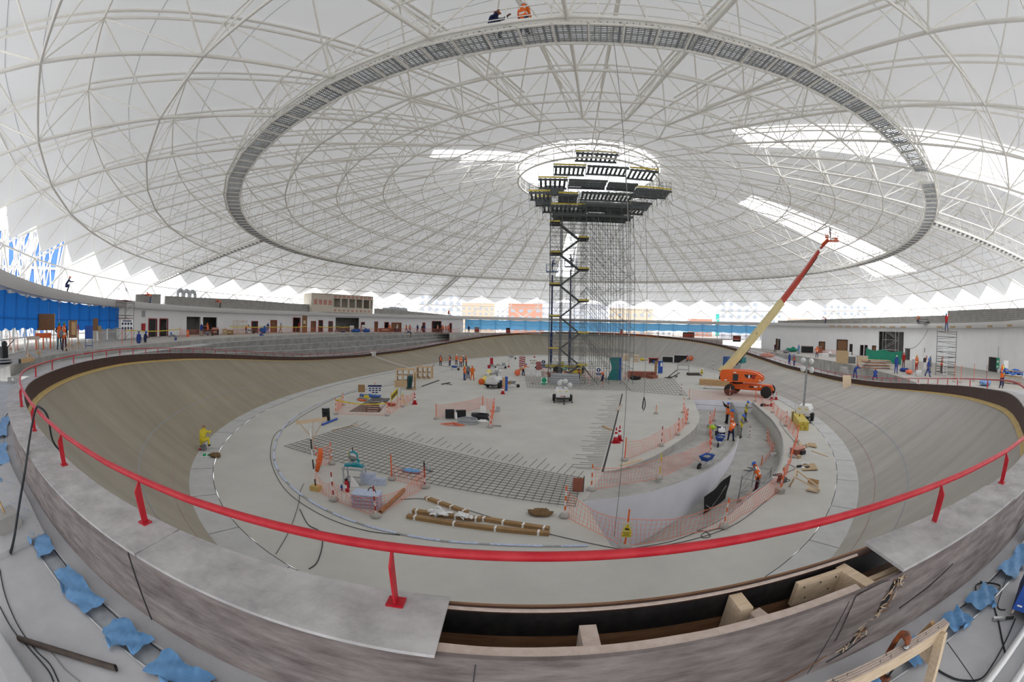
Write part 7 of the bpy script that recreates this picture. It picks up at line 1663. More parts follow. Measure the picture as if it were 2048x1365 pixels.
for px, py, d, m, lb, rz in ((1724,729,(1.6,.9,1.0),'timber_pale','pale timber crate left of the board stack on the right concourse',.2),(1690,722,(1.9,.9,1.2),'white_machine','white-topped black unit on the right concourse',.3),(1699,727,(1.8,.5,.9),'cl_grey','grey panel box in front of the white-topped unit',.3),(1614,706,(2.6,.9,1.3),'black','black slatted unit beside the green heap on the right concourse',.4),(1626,706,(1.2,.8,.9),'white','white carton right of the black slatted unit',.3),(1655,713,(3.0,1.6,.35),'white','low white sheets on the right concourse',.5),(1672,715,(2.6,1.2,.5),'concrete_grey','grey slabs stacked on the right concourse',.4),(1850,735,(.5,.5,1.5),'salmon','pink board by the tall white panel unit',.2),(1640,706,(.9,.9,1.2),'brick','red-brown heap of parts before the small window',.1)):
    p = GR_(px,py); nm = 'crate' if 'crate' in lb else 'carton' if 'carton' in lb else 'slab_stack' if 'slabs' in lb else 'sheet_stack' if 'sheets' in lb else 'board' if 'board' in lb else 'parts_heap' if 'parts' in lb else 'equipment_unit'
    t = thing(nm, lb, nm.replace('_',' '), p, look(p)+rz); MB(m).box((0,0,d[2]/2),d).build('body', t); MB('white' if 'white' in lb else 'timber_dust').box((0,0,d[2]+.05),(d[0]*1.05,d[1]*1.05,.1)).build('lid', t)
t = thing('board_stack', 'untidy stack of brown and white boards on the right concourse', 'board stack', GR_(1752, 737), look(GR_(1752,737))+.35); random.seed(14)
for k in range(9): MB(['salmon','white','cardboard_pale'][k%3]).box((random.uniform(-.3,.3),random.uniform(-.1,.1),.06+.11*k),(4.2-.25*k*(k%2),1.3,.06),random.uniform(-.12,.12)).build('board', t)
t = thing('leaning_sheet', 'big grey-brown board leaning on the right concourse edge', 'board', GR_(1684, 727), look(GR_(1684,727)), rx=-.25); MB('cardboard_pale').box((0,0,.85),(1.9,.05,1.7)).build('board', t); MB('timber').box((0,.5,.4),(.06,.9,.06)).build('prop', t)
t = thing('leaning_sheet', 'cream board leaning on the track fence at right', 'board', surf(64.05, .86), look(surf(64.05,.86), 20), rx=-.35); MB('timber_pale').box((0,0,.45),(1.05,.03,1.45)).build('board', t); MB('brick').box((.53,0,.45),(.02,.04,1.45)).build('edge', t)
for px, py, rx, ry, h, m, lb, s in ((1584,704,1.6,.9,1.1,'green_tarp','dark green tarpaulin heap on the right concourse',71),(1572,707,.8,.5,.7,'cl_grey','grey sacks beside the dark green heap',72),(1700,726,.9,.4,.35,'blue_tarp','blue sheet on the edge by the leaning board',73),(1818,749,.55,.45,.55,'orange_net','orange net bundle at the corner of the right concourse',74),(1808,744,.9,.5,.5,'cl_blue','blue clothes heap behind the orange net bundle',75),(1970,772,1.0,.6,.55,'cl_lblue','pale blue sheeting mound behind the rail at right',76),(1535,716,1.4,.5,.8,'salmon','reddish tarpaulin heap on the far right terrace',77),(1660,712,.5,.4,.9,'white','white sacks beside the worker in orange on the right concourse',78)):
    heap(px, py, rx, ry, h, m, lb, 'tarpaulin' if 'tarpaulin' in lb or 'sheet' in lb else 'net_heap' if 'net' in lb else 'sack_heap' if 'sacks' in lb else 'clothes_heap', 'tarpaulin' if 'tarpaulin' in lb or 'sheet' in lb else 'net' if 'net' in lb else 'sacks' if 'sacks' in lb else 'clothes', seed=s, z=ZR)
b = GR_(2024, 768); t = thing('shelf_rack', 'timber rack under blue sheeting at the right edge', 'rack', b, look(b))
for x in (-1.2,0,1.2): MB('timber_dust').box((x,0,.6),(.08,.8,1.2)).build('leg', t)
for z in (.15,.65,1.15): MB('timber').box((0,0,z),(2.6,.8,.06)).build('shelf', t)
MB('blue_tarp').slab([[Vector((x, y, 1.25 + .10*math.sin(x*4+y*3) - (.35 if abs(y) > .4 else 0))) for y in (-.5,-.2,.2,.5)] for x in [-1.4+.2*k for k in range(15)]], .03).build('cover', t)
MB('white').box((-1.0,.1,1.65),(.6,.5,.7)).build('box', t)
t = thing('exit_board', 'green and white exit sign on a post beside the right doorway', 'sign', cyl(1995, 735, RWL-.4), look(cyl(1995,735,RWL-.4))); t.location.z = ZR; zz = up_to(t.location,1995,727)-ZR; MB('green_sign').box((0,0,zz),(.55,.05,1.3)).build('board', t); MB('white').box((0,-.03,zz+.2),(.3,.02,.25)).box((0,-.03,zz-.4),(.3,.02,.2)).build('symbol', t); MB('galv').tube((0,.05,0),(0,.05,zz+2.0),.05,8).build('pole', t)
rp_ = [(GR_(x,y), 1.5) for x, y in ((1553,700),(1600,703),(1640,708),(1672,712))]; net(rp_, 'orange safety net at the back of the right concourse', .05, step=.35, rr=.012)
for k, (x, y, h, lb) in enumerate(((1908,764,1.7,'orange wrapped net roll right of the tall narrow scaffold'),(1921,766,1.5,'orange post right of the wrapped net roll'),(1947,763,1.6,'orange wrapped post midway to the right doorway'),(1972,763,1.5,'thin red post left of the right doorway'))): post_thing(GR_(x,y), h, OO if k != 3 else ['red_dull'], lb)
t = thing('ladder', 'aluminium ladder leaning on the tall narrow scaffold', 'ladder', GR_(1890, 753), look(GR_(1890,753)))
for x in (-.22,.22): MB('alu').bar((x,-.7,0),(x-.2,-.5,3.4),.05,.03).build('rail', t)
for k in range(11): f = .08+.085*k; MB('alu').tube((-.22-.2*f,-.7+.2*f,3.4*f),(.22-.2*f,-.7+.2*f,3.4*f),.02,5).build('rung', t)
t = thing('terrace_stair', 'short concrete stair in the right terrace wall', 'stairs', GR_(1688, 735))
for k in range(5): MB('concrete_grey').box((-.15*k, -.35*k, -.2-.25*k),(1.4,.5,.5), .5).build('step', t)
cable([(1880,655),(1862,668),(1838,690),(1815,703)], .03, 'dark hose hanging from the winch to the green tarpaulin', z=0) if False else None
a_, b_ = cyl(1856, 660, 56.3), GR_(1808, 730); b_.z = ZR+2.2; tag(MB('cable').path([a_.lerp(b_, k/16) - Vector((0,0,1.0*math.sin(PI*k/16))) for k in range(17)], .035, 5).build('hose'), 'dark hose sagging from the winch frame towards the green tarpaulin', 'hose')
for px, h, lb in ((1750,1.9,'left white lamp pole'),): pass
# ------------------------------------------------------------------ the people on site
B180 = 180
NV = 'cl_navy'
# infield groups
P_(881,732,0,20,'stand','cl_navy',NV,'blue','person in blue helmet and orange vest standing alone left of the far group')
P_(899.5,732,0,-60,'hips','cl_navy',NV,'blue','person in blue helmet left of the man in the white helmet')
P_(912.5,730,0,40,'hold','cl_orange','cl_dgrey','white','person in white helmet and orange shirt third from left in the far group')
P_(921.5,735,0,170,'stand','cl_orange',NV,'orange','person in orange helmet seen from behind in the far group')
P_(926.5,733,0,90,'stand','cl_grey','cl_dgrey','white','person in grey shirt and white helmet at the back of the far group',None)
P_(932.5,734,0,-110,'hold','cl_navy','cl_dgrey','red','person in red helmet at the right end of the far group')
P_(929,761,0,60,'stand','cl_orange','cl_denim','yellow','person in yellow helmet, orange vest and jeans in the nearer trio')
P_(936,758,0,160,'stand','cl_grey',NV,'white','person in grey shirt standing at the back of the nearer trio',None)
P_(944.5,761.5,0,175,'hips','cl_orange','cl_orange','orange','person in full orange overalls on the right of the nearer trio',None,boots='boots')
P_(1046,752,0,100,'lean','cl_orange',NV,'blue','person in orange vest and blue helmet by the left striped barrier')
P_(1158,759,0,-70,'hold','cl_navy',NV,'blue','person in orange vest and blue helmet beside the yellow hoses')
P_(1126,757,0,140,'crouch','cl_navy',NV,'blue','person in blue helmet crouching behind the grey panel stack')
P_(1206,763,0,-80,'bend','cl_orange',NV,'orange','person bending forward over the rebar mat in front of the tower')
P_(1374,728,0,20,'stand','cl_navy',NV,'blue','person in blue helmet and orange vest right of the black steel module')
P_(1379.5,728.5,0,170,'stand','cl_orange',NV,'orange','person in orange helmet and vest behind the other on the far apron')
P_(1383,729,0,-160,'hips','cl_orange',NV,'orange','person in orange helmet at the right end of the far apron pair')
# in the pit
P_(1453,848,-1.0,-70,'reach','cl_black','cl_black','blue','person in orange vest and blue helmet furthest back at the block wall in the pit')
P_(1461,866,-1.0,-70,'reach','cl_orange','cl_orange','blue','person in orange overalls and blue helmet laying blocks in the pit')
P_(1460,883,-1.0,165,'bend','cl_navy',NV,None,'person bending down in navy overalls beside the navy drum in the pit')
P_(1490,843,-1.03,75,'hold','cl_grey','cl_dgrey','blue','person in grey and yellow work clothes standing by the pit back wall','cl_yellow')
P_(1479.5,877,-1.1,80,'hold','cl_grey','cl_dgrey','blue','person in grey and yellow work clothes right of the half-built block wall','cl_yellow')
w_ = sb_ + Vector((.15, .05, .30)); person(w_, look(w_, -110), 'lean', 'cl_grey', 'cl_maroon', 'blue', 'person in orange vest and blue helmet on the small scaffold in the deep ramp')
# on the catwalk and the lifts
for px, k_, ps, dg, lb in ((988, -.58, 'crouch', 30, 'person in dark overalls and orange helmet crouching on the catwalk overhead'),(1046, -.33, 'stand', 150, 'person in dark trousers and orange vest standing on the catwalk overhead')):
    p = Ring(PH0+k_*DL, 41.4, 17.36); person(p, look(p, dg), ps, 'cl_navy' if 'crouch' in lb else 'cl_orange', NV, 'orange' if 'crouch' in lb else 'white', lb, 'vest' if ps == 'stand' else None)
p = mw @ (bx + Vector((-.2, 0, .08))); person(p, look(p, 90), 'reach', 'cl_dgrey', 'cl_dgrey', 'white', 'person in the basket of the orange boom lift', None)
for px, zt, dg, lb in ((1103, 15.25, 90, 'person in the left mast lift basket inside the tower'),(1141, 16.05, -90, 'person in the right mast lift basket inside the tower')):
    d = ray(px, 660); y_ = 63.8; p = Vector((d[0]/d[1]*y_ , y_, zt)); person(p, look(p, dg), 'hold', NV, NV, 'red' if 'right' in lb else 'blue', lb, None)
# left concourse
P_(119,700,5.0,172,'hips','cl_black','cl_teal','green','left of the two people in green helmets and orange vests at the notice stand')
P_(129,703,5.0,168,'stand','cl_black','cl_maroon','green','right of the two people in green helmets, holding a grey bag, at the notice stand')
t = thing('bag', 'grey cloth bag carried by the right green-helmeted person', 'bag', G(126,703,5.0) + Vector((.0,-.12,0)), look(G(126,703,5))); MB('cl_grey').ell((0,-.1,1.12),.2,.13,.24,12,8).build('bag', t); MB('cl_grey').path([(-.05,-.1,1.3),(.05,-.12,1.45),(.12,-.08,1.3)], .02, 6).build('strap', t)
def PL_(px, rr, dg, *a, **k): p = conc(px, rr); return person(p, look(p, dg), *a, **k)
PL_(343,52.0,5,'stand','cl_blue','cl_khaki','white','person in blue vest and white helmet standing on the left concourse',None)
PL_(369,53,-60,'arm','cl_orange','cl_denim','orange','person in orange vest and helmet at the double doorway')
PL_(473,55.5,120,'bend','cl_orange','cl_navy','blue','person in blue helmet working at the yellow frame')
PL_(508,54,175,'stand','cl_blue','cl_blue','white','person in blue overalls before the small doorway on the left',None)
PL_(535,54,80,'walk','cl_khaki','cl_khaki','blue','person in khaki clothes walking along the left concourse',None)
PL_(590,56.5,175,'reach','cl_red','cl_black','red','person in red top on a ladder in the left doorway',None)
t = thing('step_ladder', 'pale step ladder in the doorway on the left concourse', 'ladder', conc(593,56.2), look(conc(593,56)))
for x in (-.25,.25):
    for y in (-.5,.5): MB('alu').bar((x*1.3,y,0),(x*.7,0,2.0),.05,.04).build('rail', t)
for k in range(5): MB('alu').bar((-.3+.02*k,-.45+.09*k,.35*(k+.6)),(.3-.02*k,-.45+.09*k,.35*(k+.6)),.1,.03).build('step', t)
for px, rr, dg, ps, sh, tr, hm, v, lb in ((768,55,20,'stand','cl_orange','cl_navy','yellow','vest','person in yellow helmet outside the dark doorway on the left'),(787,56,60,'hold','cl_white','cl_denim','white',None,'person in white helmet at the wide dark doorway'),(799,54,-40,'walk','cl_orange','cl_navy','blue','vest','person in orange vest walking past the wide dark doorway'),(806,54,170,'stand','cl_navy','cl_navy','red','vest','person in orange vest seen from behind by the wide dark doorway'),(822,54,30,'stand','cl_navy','cl_navy','blue',None,'person in navy overalls left of the pair on the left concourse'),(831,54,90,'walk','cl_black','cl_black','white',None,'person in black walking in the pair on the left concourse'),(837,54,-60,'stand','cl_blue','cl_denim','orange',None,'person in blue shirt at the right of the pair on the left concourse'),(867,55,10,'hips','cl_navy','cl_navy','white','vest','leftmost person of the orange-vested crowd at the far left concourse'),(872,54,60,'stand','cl_black','cl_black','blue','vest','second person of the orange-vested crowd'),(877,54.6,-30,'hold','cl_orange','cl_navy','orange','vest','third person of the orange-vested crowd'),(881,54,170,'stand','cl_red','cl_navy','white','vest','fourth person of the orange-vested crowd'),(886,54,40,'stand','cl_orange','cl_black','red','vest','rightmost person of the orange-vested crowd'),(931,55,20,'stand','cl_navy','cl_navy','red',None,'person in dark clothes at the left end of the far glazing')):
    PL_(px, rr, dg, ps, sh, tr, hm, lb, v)
# left terrace
for px, py, z, dg, ps, sh, tr, hm, v, lb in ((278,704,4.25,170,'stand','cl_blue','cl_blue','blue',None,'left of two people in blue helmets standing behind the left rail'),(290.5,703,4.25,60,'hold','cl_navy','cl_khaki','blue',None,'right of two people in blue helmets standing behind the left rail'),(352,693,4.4,-70,'bend','cl_grey','cl_blue','blue',None,'person in grey shirt bending over the terrace wall on the left'),(454,707,2.7,165,'stand','cl_white','cl_blue','orange','cl_blue','person with orange helmet and blue vest behind the left rail'),(505.5,708,2.5,170,'stand','cl_denim','cl_denim','orange',None,'person in denim overalls and orange helmet behind the left rail'),(520,706,2.5,-80,'lean','cl_blue','cl_blue','white','vest_green','person in white helmet leaning beside the denim-clad worker'),(520.5,690,3.9,150,'lean','cl_blue','cl_blue','orange',None,'person in orange helmet on the terrace above the denim-clad worker'),(427,706,2.9,100,'crouch','cl_blue','cl_navy',None,None,'person crouching in blue at the left terrace heap'),(770,699,2.0,-90,'bend','cl_blue','cl_blue','blue',None,'person in blue bending low on the terrace steps'),(822,676,4.3,-80,'bend','cl_navy','cl_khaki','blue',None,'person in blue helmet bending at the top of the terrace steps near the far bend')):
    P_(px, py, z, dg, ps, sh, tr, hm, lb, v)
# on the left roof
for px, rr, dg, ps, sh, tr, lb in ((297,57.7,-80,'bend','cl_red','cl_denim','person in red vest and jeans bending on the left eaves'),(438,57.7,-80,'bend','cl_red','cl_dgrey','person in red bending low on the left eaves by the long parapet'),(122,57.6,90,'crouch','cl_navy','cl_navy','person in orange helmet crouching behind the eaves in front of the blue lattice building'),(896,57.9,40,'sit','cl_orange','cl_navy','person in orange sitting at the end of the left parapet')):
    p = conc(px, rr, ZT+.01); person(p, look(p, dg), ps, sh, tr, 'orange', lb, 'vest' if 'red' in sh or 'orange' in sh else None)
# right concourse
for px, py, dg, ps, sh, tr, hm, v, lb in ((1633.5,716,10,'hips','cl_orange','cl_navy','red','vest','person in orange vest and red helmet on the right concourse'),(1597,708,150,'stand','cl_lblue','cl_lblue','white',None,'person in pale blue overalls by the black slatted unit'),(1791.5,748,10,'stand','cl_blue','cl_blue','grey',None,'person in blue overalls with grey hood standing at the right concourse edge'),(1806.5,735,170,'stand','cl_red','cl_maroon','red',None,'person in red by the end of the green tarpaulin'),(1832,744,150,'stand','cl_orange','cl_red','yellow','vest','person in yellow helmet and orange vest by the tall white panel unit'),(1855,754,80,'walk','cl_blue','cl_blue','blue',None,'person in blue overalls striding beside the tall narrow scaffold'),(1859,746,60,'stand','cl_grey','cl_grey','grey',None,'person in grey hood behind the striding worker'),(1882,747,120,'hold','cl_white','cl_maroon','red','vest','person in orange vest at the foot of the tall narrow scaffold'),(1550,706,0,'lean','cl_maroon','cl_black',None,None,'person in dark clothes by the far right doorways'),(2002,777,-20,'hold','cl_blue','cl_navy','orange','vest','person in orange vest and helmet right of the doorway at the right edge'),(2004,772,160,'stand','cl_navy','cl_navy',None,'vest_green','person in green vest behind the orange-vested one at the right edge')):
    p = GR_(px,py); person(p, look(p, dg), ps, sh, tr, hm, lb, v)
p = sb2 + Vector((0,0,hS*.97+.04)); p = p + Vector((-.1,0,0)); person(p, look(p, 165), 'reach', 'cl_red', 'cl_denim', 'blue', 'person in red top standing on the tall narrow scaffold', None)
for px, py, z, dg, ps, hm, lb in ((1578,732,2.0,40,'stand','blue','left of two people in blue behind the fence on the right terrace'),(1588,733,2.0,-60,'hold','blue','right of two people behind the fence on the right terrace'),(1709,757,2.3,150,'bend','red','person in blue with orange helmet behind the leaning cream board'),(1749,762,2.35,175,'crouch','orange','person in blue crouching behind the fence right of the cream board')):
    P_(px, py, z, dg, ps, 'cl_blue', 'cl_blue', hm, lb, 'vest' if '1588' in str(px) else None)
for px, dg, ps, lb in ((1656,-80,'bend','person in orange bending on the right eaves above the doorways'),(1840,90,'crouch','person in orange helmet crouching on the right eaves by the winch')):
    p = conc(px, 56.95, ZT+.01); person(p, look(p, dg), ps, 'cl_orange', NV, 'blue' if px == 1656 else 'orange', lb, None)
# kneeling figure in yellow at the foot of the left banking
p = surf(50.65, .10); p = G(407,899,.12); person(p, look(p, 150), 'crouch', 'cl_yellow', 'cl_yellow', None, 'person in yellow waterproofs crouching at the foot of the left banking', None)
heap(430, 914, .42, .32, .22, 'burlap', 'brown sacking lying by the figure in yellow', 'sack', 'sack', seed=81)
t = thing('exit_sign', 'small green and white sign lying on the slab strip by the figure in yellow', 'sign', G(413, 911, .06), .7, rx=.2); MB('white').box((0,0,.01),(.55,.42,.02)).build('board', t); MB('green_sign').box((-.12,0,.022),(.22,.3,.006)).box((.14,.08,.022),(.2,.1,.006)).box((.14,-.08,.022),(.2,.1,.006)).build('symbol', t)
t = thing('grinder', 'grey floor grinder in front of the figure in yellow', 'grinder', G(408, 900, .05), .4); MB('cl_grey').box((0,0,.14),(.3,.22,.26)).build('motor', t); MB('red_paint').lathe([(0,0),(.13,0),(.13,.06),(0,.06)],12,(-.2,0,0)).build('disc', t)
# ------------------------------------------------------------------ foreground: the opened fence box
ZC = 5.2
def fence_member(t0, t1, off, dz, w, h, m, label, name, n=14, cat=None, wob=0.0):
    ts = [t0+(t1-t0)*k/n for k in range(n+1)]; mb = MB(m)
    mb.slab([[fpt(t, off-w/2, dz+wob*math.sin(k*2.1)), fpt(t, off+w/2, dz+wob*math.sin(k*2.1+1))] for k, t in enumerate(ts)], h)
    return tag(mb.build(name), label, cat or name.replace('_',' '))
fence_member(tA-.02, tB-.02, .042, FH-.008, .018, .012, 'timber_dust', 'pale batten along the inner top edge of the opened fence box', 'batten')
fence_member(tA-.02, tB+.03, -.012, FH-.018, .02, .05, 'timber_brown', 'thin brown edge strip facing the track on the opened fence box', 'edge_strip')
fence_member(tA-.03, t_at_x(1.70), BW-.062, FH-.022, .072, .06, 'timber_dust', 'long dusty batten along the outer top edge of the opened fence box', 'batten', wob=.002)
def tx(x): return t_at_x(x)
def in_box(x, off, dz): return fpt(tx(x), off, dz)
def block(x, o0, o1, w, dz0, dz1, m, label, name, tw=0.0):
    a, b = in_box(x, o0, (dz0+dz1)/2), in_box(x+tw, o1, (dz0+dz1)/2); t = thing(name, label, 'timber', a); mb = MB(m); mb.bar((0,0,0), b-a, w, dz1-dz0); mb.build('block', t)
    MB('timber').bar(Vector((0,0,-(dz1-dz0)/2-.004)), b-a+Vector((0,0,-(dz1-dz0)/2-.004)), w*.98, .006).build('underside', t); return t
block(.07, .14, BW-.03, .085, .02, .455, 'timber_dust', 'upright dusty spacer block left of centre in the opened fence box', 'spacer_block')
block(.93, .05, .22, .085, .0, .46, 'timber_pale', 'split pale spacer block in the middle of the opened fence box', 'spacer_block'); block(1.0, .20, BW-.05, .085, .05, .42, 'timber_dust', 'broken outer half of the split spacer block', 'spacer_block', .04)
block(1.78, .05, BW-.06, .10, -.02, .45, 'timber_pale', 'thick spacer block at the right end of the opened fence box', 'spacer_block', .05)
a, b = in_box(1.36, .10, .37), in_box(1.76, .10, .37); t = thing('cross_plank', 'short pale plank nailed across beside the thick right spacer', 'plank', a); MB('timber_pale').bar((0,0,0), b-a, .04, .17).build('plank', t)
for u, z in ((.15,.05),(.25,-.04),(.5,.05),(.75,-.03),(.85,.05)): p = (b-a)*u; MB('dark').tube(p + Vector((0,-.026,z)), p + Vector((0,-.018,z)), .006, 6).build('nail', t)
for x0, o0, x1, o1, lb in ((1.86,.22,2.28,.30,'thin splintered lath poking from under the loose coping board'),(1.90,.30,2.22,.36,'second splintered lath under the loose coping board')):
    a, b = in_box(x0,o0,.36), in_box(x1,o1,.42); t = thing('lath', lb, 'timber', a); MB('timber_pale').bar((0,0,0), b-a, .05, .02).build('lath', t); MB('timber').bar((-.03,0,.005), (.05,.01,.012), .02, .012).build('splinter', t)
# broken, torn plywood skin right of the box
random.seed(17)
t = thing('torn_plywood', 'splintered torn patch in the outer fence skin below the broken corner', 'plywood damage', in_box(1.9, BW+.004, .2))
o_ = t.location
mb = MB('black'); rows = []
for k in range(13):
    u = k/12; x = 2.07 - .30*u**1.5; dz = .44 - .50*u; w = .034*(1-u)**.4 + .010 + .010*math.sin(k*2.3)
    rows.append([in_box(x-w, BW+.006, dz)-o_, in_box(x+w, BW+.006, dz)-o_])
mb.strip(rows, False); mb.build('crack', t)
for k in range(60):
    u = random.random()**1.3; x = 2.07 - .30*u**1.5 + random.uniform(-.05,.10); dz = .46 - .50*u; a = in_box(x, BW+.008, dz)-o_; b = in_box(x + random.uniform(-.09,.05), BW+.012+random.random()*.02, dz - random.uniform(-.02,.05))-o_
    MB('timber_pale' if k % 3 else 'timber_brown').bar(a, b, .006+.006*random.random(), .004).build('splinter', t)
# curled flap
mb = MB('ply_dark'); rows = []
for k in range(9):
    x = 1.62 + .34*k/8; z = FH-.03+.045*math.sin(PI*k/8); rows.append([in_box(x, BW+.012+.03*math.sin(PI*k/8), z)-o_, in_box(x+.01, BW+.010, .10+.02*k/8)-o_])
mb.strip(rows); mb.build('flap', t)
for k, (x0, z0, x1, z1) in enumerate(((1.05,-.17,1.62,-.02),(1.66,-.10,2.0,.0),(1.45,-.30,1.62,-.24),(2.3,.12,3.0,.26))):
    mb = MB('timber_brown' if k % 2 == 0 else 'black'); mb.bar(in_box(x0,BW+.003,z0)-o_, in_box((x0+x1)/2,BW+.004,(z0+z1)/2-.02)-o_, .008, .006).bar(in_box((x0+x1)/2,BW+.004,(z0+z1)/2-.02)-o_, in_box(x1,BW+.003,z1)-o_, .008, .006); mb.build('scratch', t)
for x in (-.45, 1.58): 
    mb = MB('dark'); mb.bar(in_box(x,BW+.002,.44), in_box(x-.06,BW+.002,-.15), .004, .004); struct(mb, 'trim_%d' % (11 if x < 0 else 12))
mb = MB('dark'); mb.bar(in_box(-2.72,BW+.003,FH-.05), in_box(-2.78,BW+.004,fl_out(tx(-2.75))+.01), .012, .006); struct(mb, 'trim_13')
# steel angle lamps strip: LED channel with blue film in the floor
ch = thing('floor_channel', 'clear-topped steel channel sunk in the floor along the near fence', 'floor channel', in_box(0, BW+.32, ZN-4.7))
oc = ch.location; ts_c = [51.7 + (58.5-51.7)*k/120 for k in range(121)]
zq = lambda t, d: ZN + d - ftop(t).z
MB('clear_film').strip([[fpt(t, BW+.22, zq(t,-.03))-oc, fpt(t, BW+.33, zq(t,-.012))-oc, fpt(t, BW+.44, zq(t,-.02))-oc] for t in ts_c]).build('cover', ch)
for of in (.21,.45): MB('alu').strip([[fpt(t, BW+of-.008, zq(t,.012))-oc, fpt(t, BW+of+.008, zq(t,.012))-oc] for t in ts_c]).build('rim', ch)
random.seed(23)
def film(x0, x1, label, k):
    n = 12; mb = MB('blue_sheet'); rows = []
    for i in range(n+1):
        x = x0 + (x1-x0)*i/n; t = t_at_x(x, 51, 59); row = []
        for j in range(6):
            of = BW + .20 + .26*j/5 + .02*math.sin(i*1.3+k)*(j/5) + (.035*math.sin(i*.5+k*2) if j == 5 else 0) - (.02*math.sin(i*.7+k) if j == 0 else 0)
            row.append(fpt(t, of, zq(t, .015 + .022*abs(math.sin(i*1.3+j*1.1+k)) + .02*math.sin(j*.8+i*.5+k)**2)))
        rows.append(row)
    mb.strip(rows); 
    fl_ = rows[n//3][5]; d = Vector((.03,-.05,0)); mb.strip([[rows[n//3][5], rows[n//3+2][5]], [rows[n//3][5] + d*.6 + Vector((0,0,.05)), rows[n//3+2][5] + d*.7 + Vector((0,0,.02))], [rows[n//3][5] + d*1.1 - Vector((0,0,.02)), rows[n//3+1][5] + d*1.2 - Vector((0,0,.02))]])
    tag(mb.build('blue_film'), label, 'plastic film', 'torn blue film pieces on the floor channel')
FX = [(-11.5,-9.6),(-9.0,-7.6),(-7.2,-6.2),(-6.0,-5.2),(-4.95,-4.3),(-3.95,-3.2),(-2.95,-2.55),(-2.4,-1.95),(-1.75,-1.4),(1.6,1.95),(2.25,2.6),(2.85,3.15),(3.3,3.75),(4.1,4.9),(5.4,6.6),(7.2,8.6)]
NMF = ['torn blue film piece furthest along the floor channel at left','torn blue film second furthest along the left floor channel','torn blue film third furthest along the left floor channel','blue film on the left channel beyond the cable foot','blue film beside the concrete block at left','blue film piece at the cut edge of the floor slab','small blue film piece above the pipe at left','long blue film piece with folded corner near the rusty pipe','crumpled blue film nearest the bottom edge at left','blue film behind the sawhorse leg','blue film under the sawhorse top at right','blue film by the coiled black cable','folded blue film left of the welder','blue film beyond the welder at right','second blue film beyond the welder at right','blue film furthest along the right channel']
for k, ((x0, x1), nm) in enumerate(zip(FX, NMF)): film(x0, x1, nm, k)
# rusty pipe and cables on the left floor
p, q = G(36,1277,ZN+.03), G(232,1337,ZN+.03); t = thing('steel_pipe', 'rusty steel pipe lying on the floor at lower left', 'pipe', p); d = q-p; nrm_ = Vector((-d.y, d.x, 0)).normalized()
pp = [d*(k/10) + nrm_*(.025*math.sin(PI*k/10)) for k in range(11)]; MB('pipe_rust').path(pp, .026, 14, caps=False).build('pipe', t); MB('black').path([pp[-2].lerp(pp[-1],.6), pp[-1]], .021, 12).build('bore', t); MB('pipe_rust').path([pp[-1]-d*.004, pp[-1]], .0275, 14, caps=False).build('rim', t)
def floor_cable(px, r, label, z=ZN, n=50, m='cable'): mb = MB(m); mb.path([p for p in [Vector((c.x,c.y,z+r)) for c in smooth([G(x,y,z) for x,y in px], n)]], r, 6); return tag(mb.build('cable'), label, 'cable')
floor_cable([(0,1140),(10,1190),(35,1250),(70,1300),(100,1330),(118,1365)], .007, 'black cable curving under the rusty pipe at lower left'); floor_cable([(0,1215),(25,1260),(60,1300),(95,1340),(108,1365)], .008, 'second black cable beside the first at lower left'); floor_cable([(60,1285),(100,1305),(130,1340),(160,1365)], .005, 'thin grey cable crossing the rusty pipe', m='wire')
# cable draped over the red rail
rp0 = fpt(t_at_x(-6.0), .055, FH+.345); 
def pix(px, py, r): return RG(px, py, r)
e0 = G(22,1112,ZN); drp = [Vector((e0.x,e0.y,ZN+.02)), pix(30,1065,hr(e0)*1.02), pix(47,960,4.7), pix(56,900,5.6), rp0 + Vector((-.05,-.05,.02)), rp0 + Vector((.04,.03,.055)), rp0 + Vector((.12,.12,-.05)), pix(105,880,6.2), pix(122,905,5.9)]
mb = MB('cable'); pts = []
for k in range(len(drp)-1):
    p0_, p1__, p2_, p3_ = drp[max(k-1,0)], drp[k], drp[k+1], drp[min(k+2,len(drp)-1)]
    for j in range(6): f = j/6; pts.append(((p1__*2)+(p2_-p0_)*f+(p0_*2-p1__*5+p2_*4-p3_)*f*f+(p1__*3-p0_-p2_*3+p3_)*f**3)*.5)
pts.append(drp[-1]); mb.path(pts, .017, 7); tag(mb.build('cable'), 'thick dark cable draped over the red rail at left', 'cable')
t = thing('concrete_block', 'rough concrete block on the floor at the left edge', 'concrete block', G(18,1062,ZN), look(G(18,1062,ZN))+.3); MB('concrete_grey').box((0,0,.10),(.42,.30,.20)).build('block', t); MB('timber').tube((.02,0,.2),(-.05,.1,.75),.015,6).build('stick', t)
c_ = [G(0,1118,ZN),G(75,1085,ZN),G(86,1080,ZN),G(62,1060,ZN),G(0,1072,ZN)]
mb = MB('concrete_near'); mb.prism([(p.x,p.y) for p in (G(-60,1150,ZN),G(92,1075,ZN),G(60,1010,ZN),G(20,930,ZN),G(-40,960,ZN))][::-1], ZN-.01, ZN+.05); struct(mb, 'floor_slab_step')
t = thing('steel_sheet', 'pale steel sheet edge at the lower left corner', 'sheet', G(0,1330,ZN+.1)); mb = MB('concrete_near'); P0 = [G(-40,1240,ZN+.12),G(0,1262,ZN+.12),G(66,1365,ZN+.12),G(60,1440,ZN+.12)]; mb.slab([[P0[0]-t.location,P0[3]-t.location],[P0[1]-t.location,P0[2]-t.location]],.12); mb.build('sheet', t); MB('galv').bar(P0[1]-t.location, P0[2]-t.location, .012, .03).build('edge', t)
t = thing('brick_pile', 'pile of grey stones behind the fence at the left edge', 'stones', G(14,778,4.3)); random.seed(2)
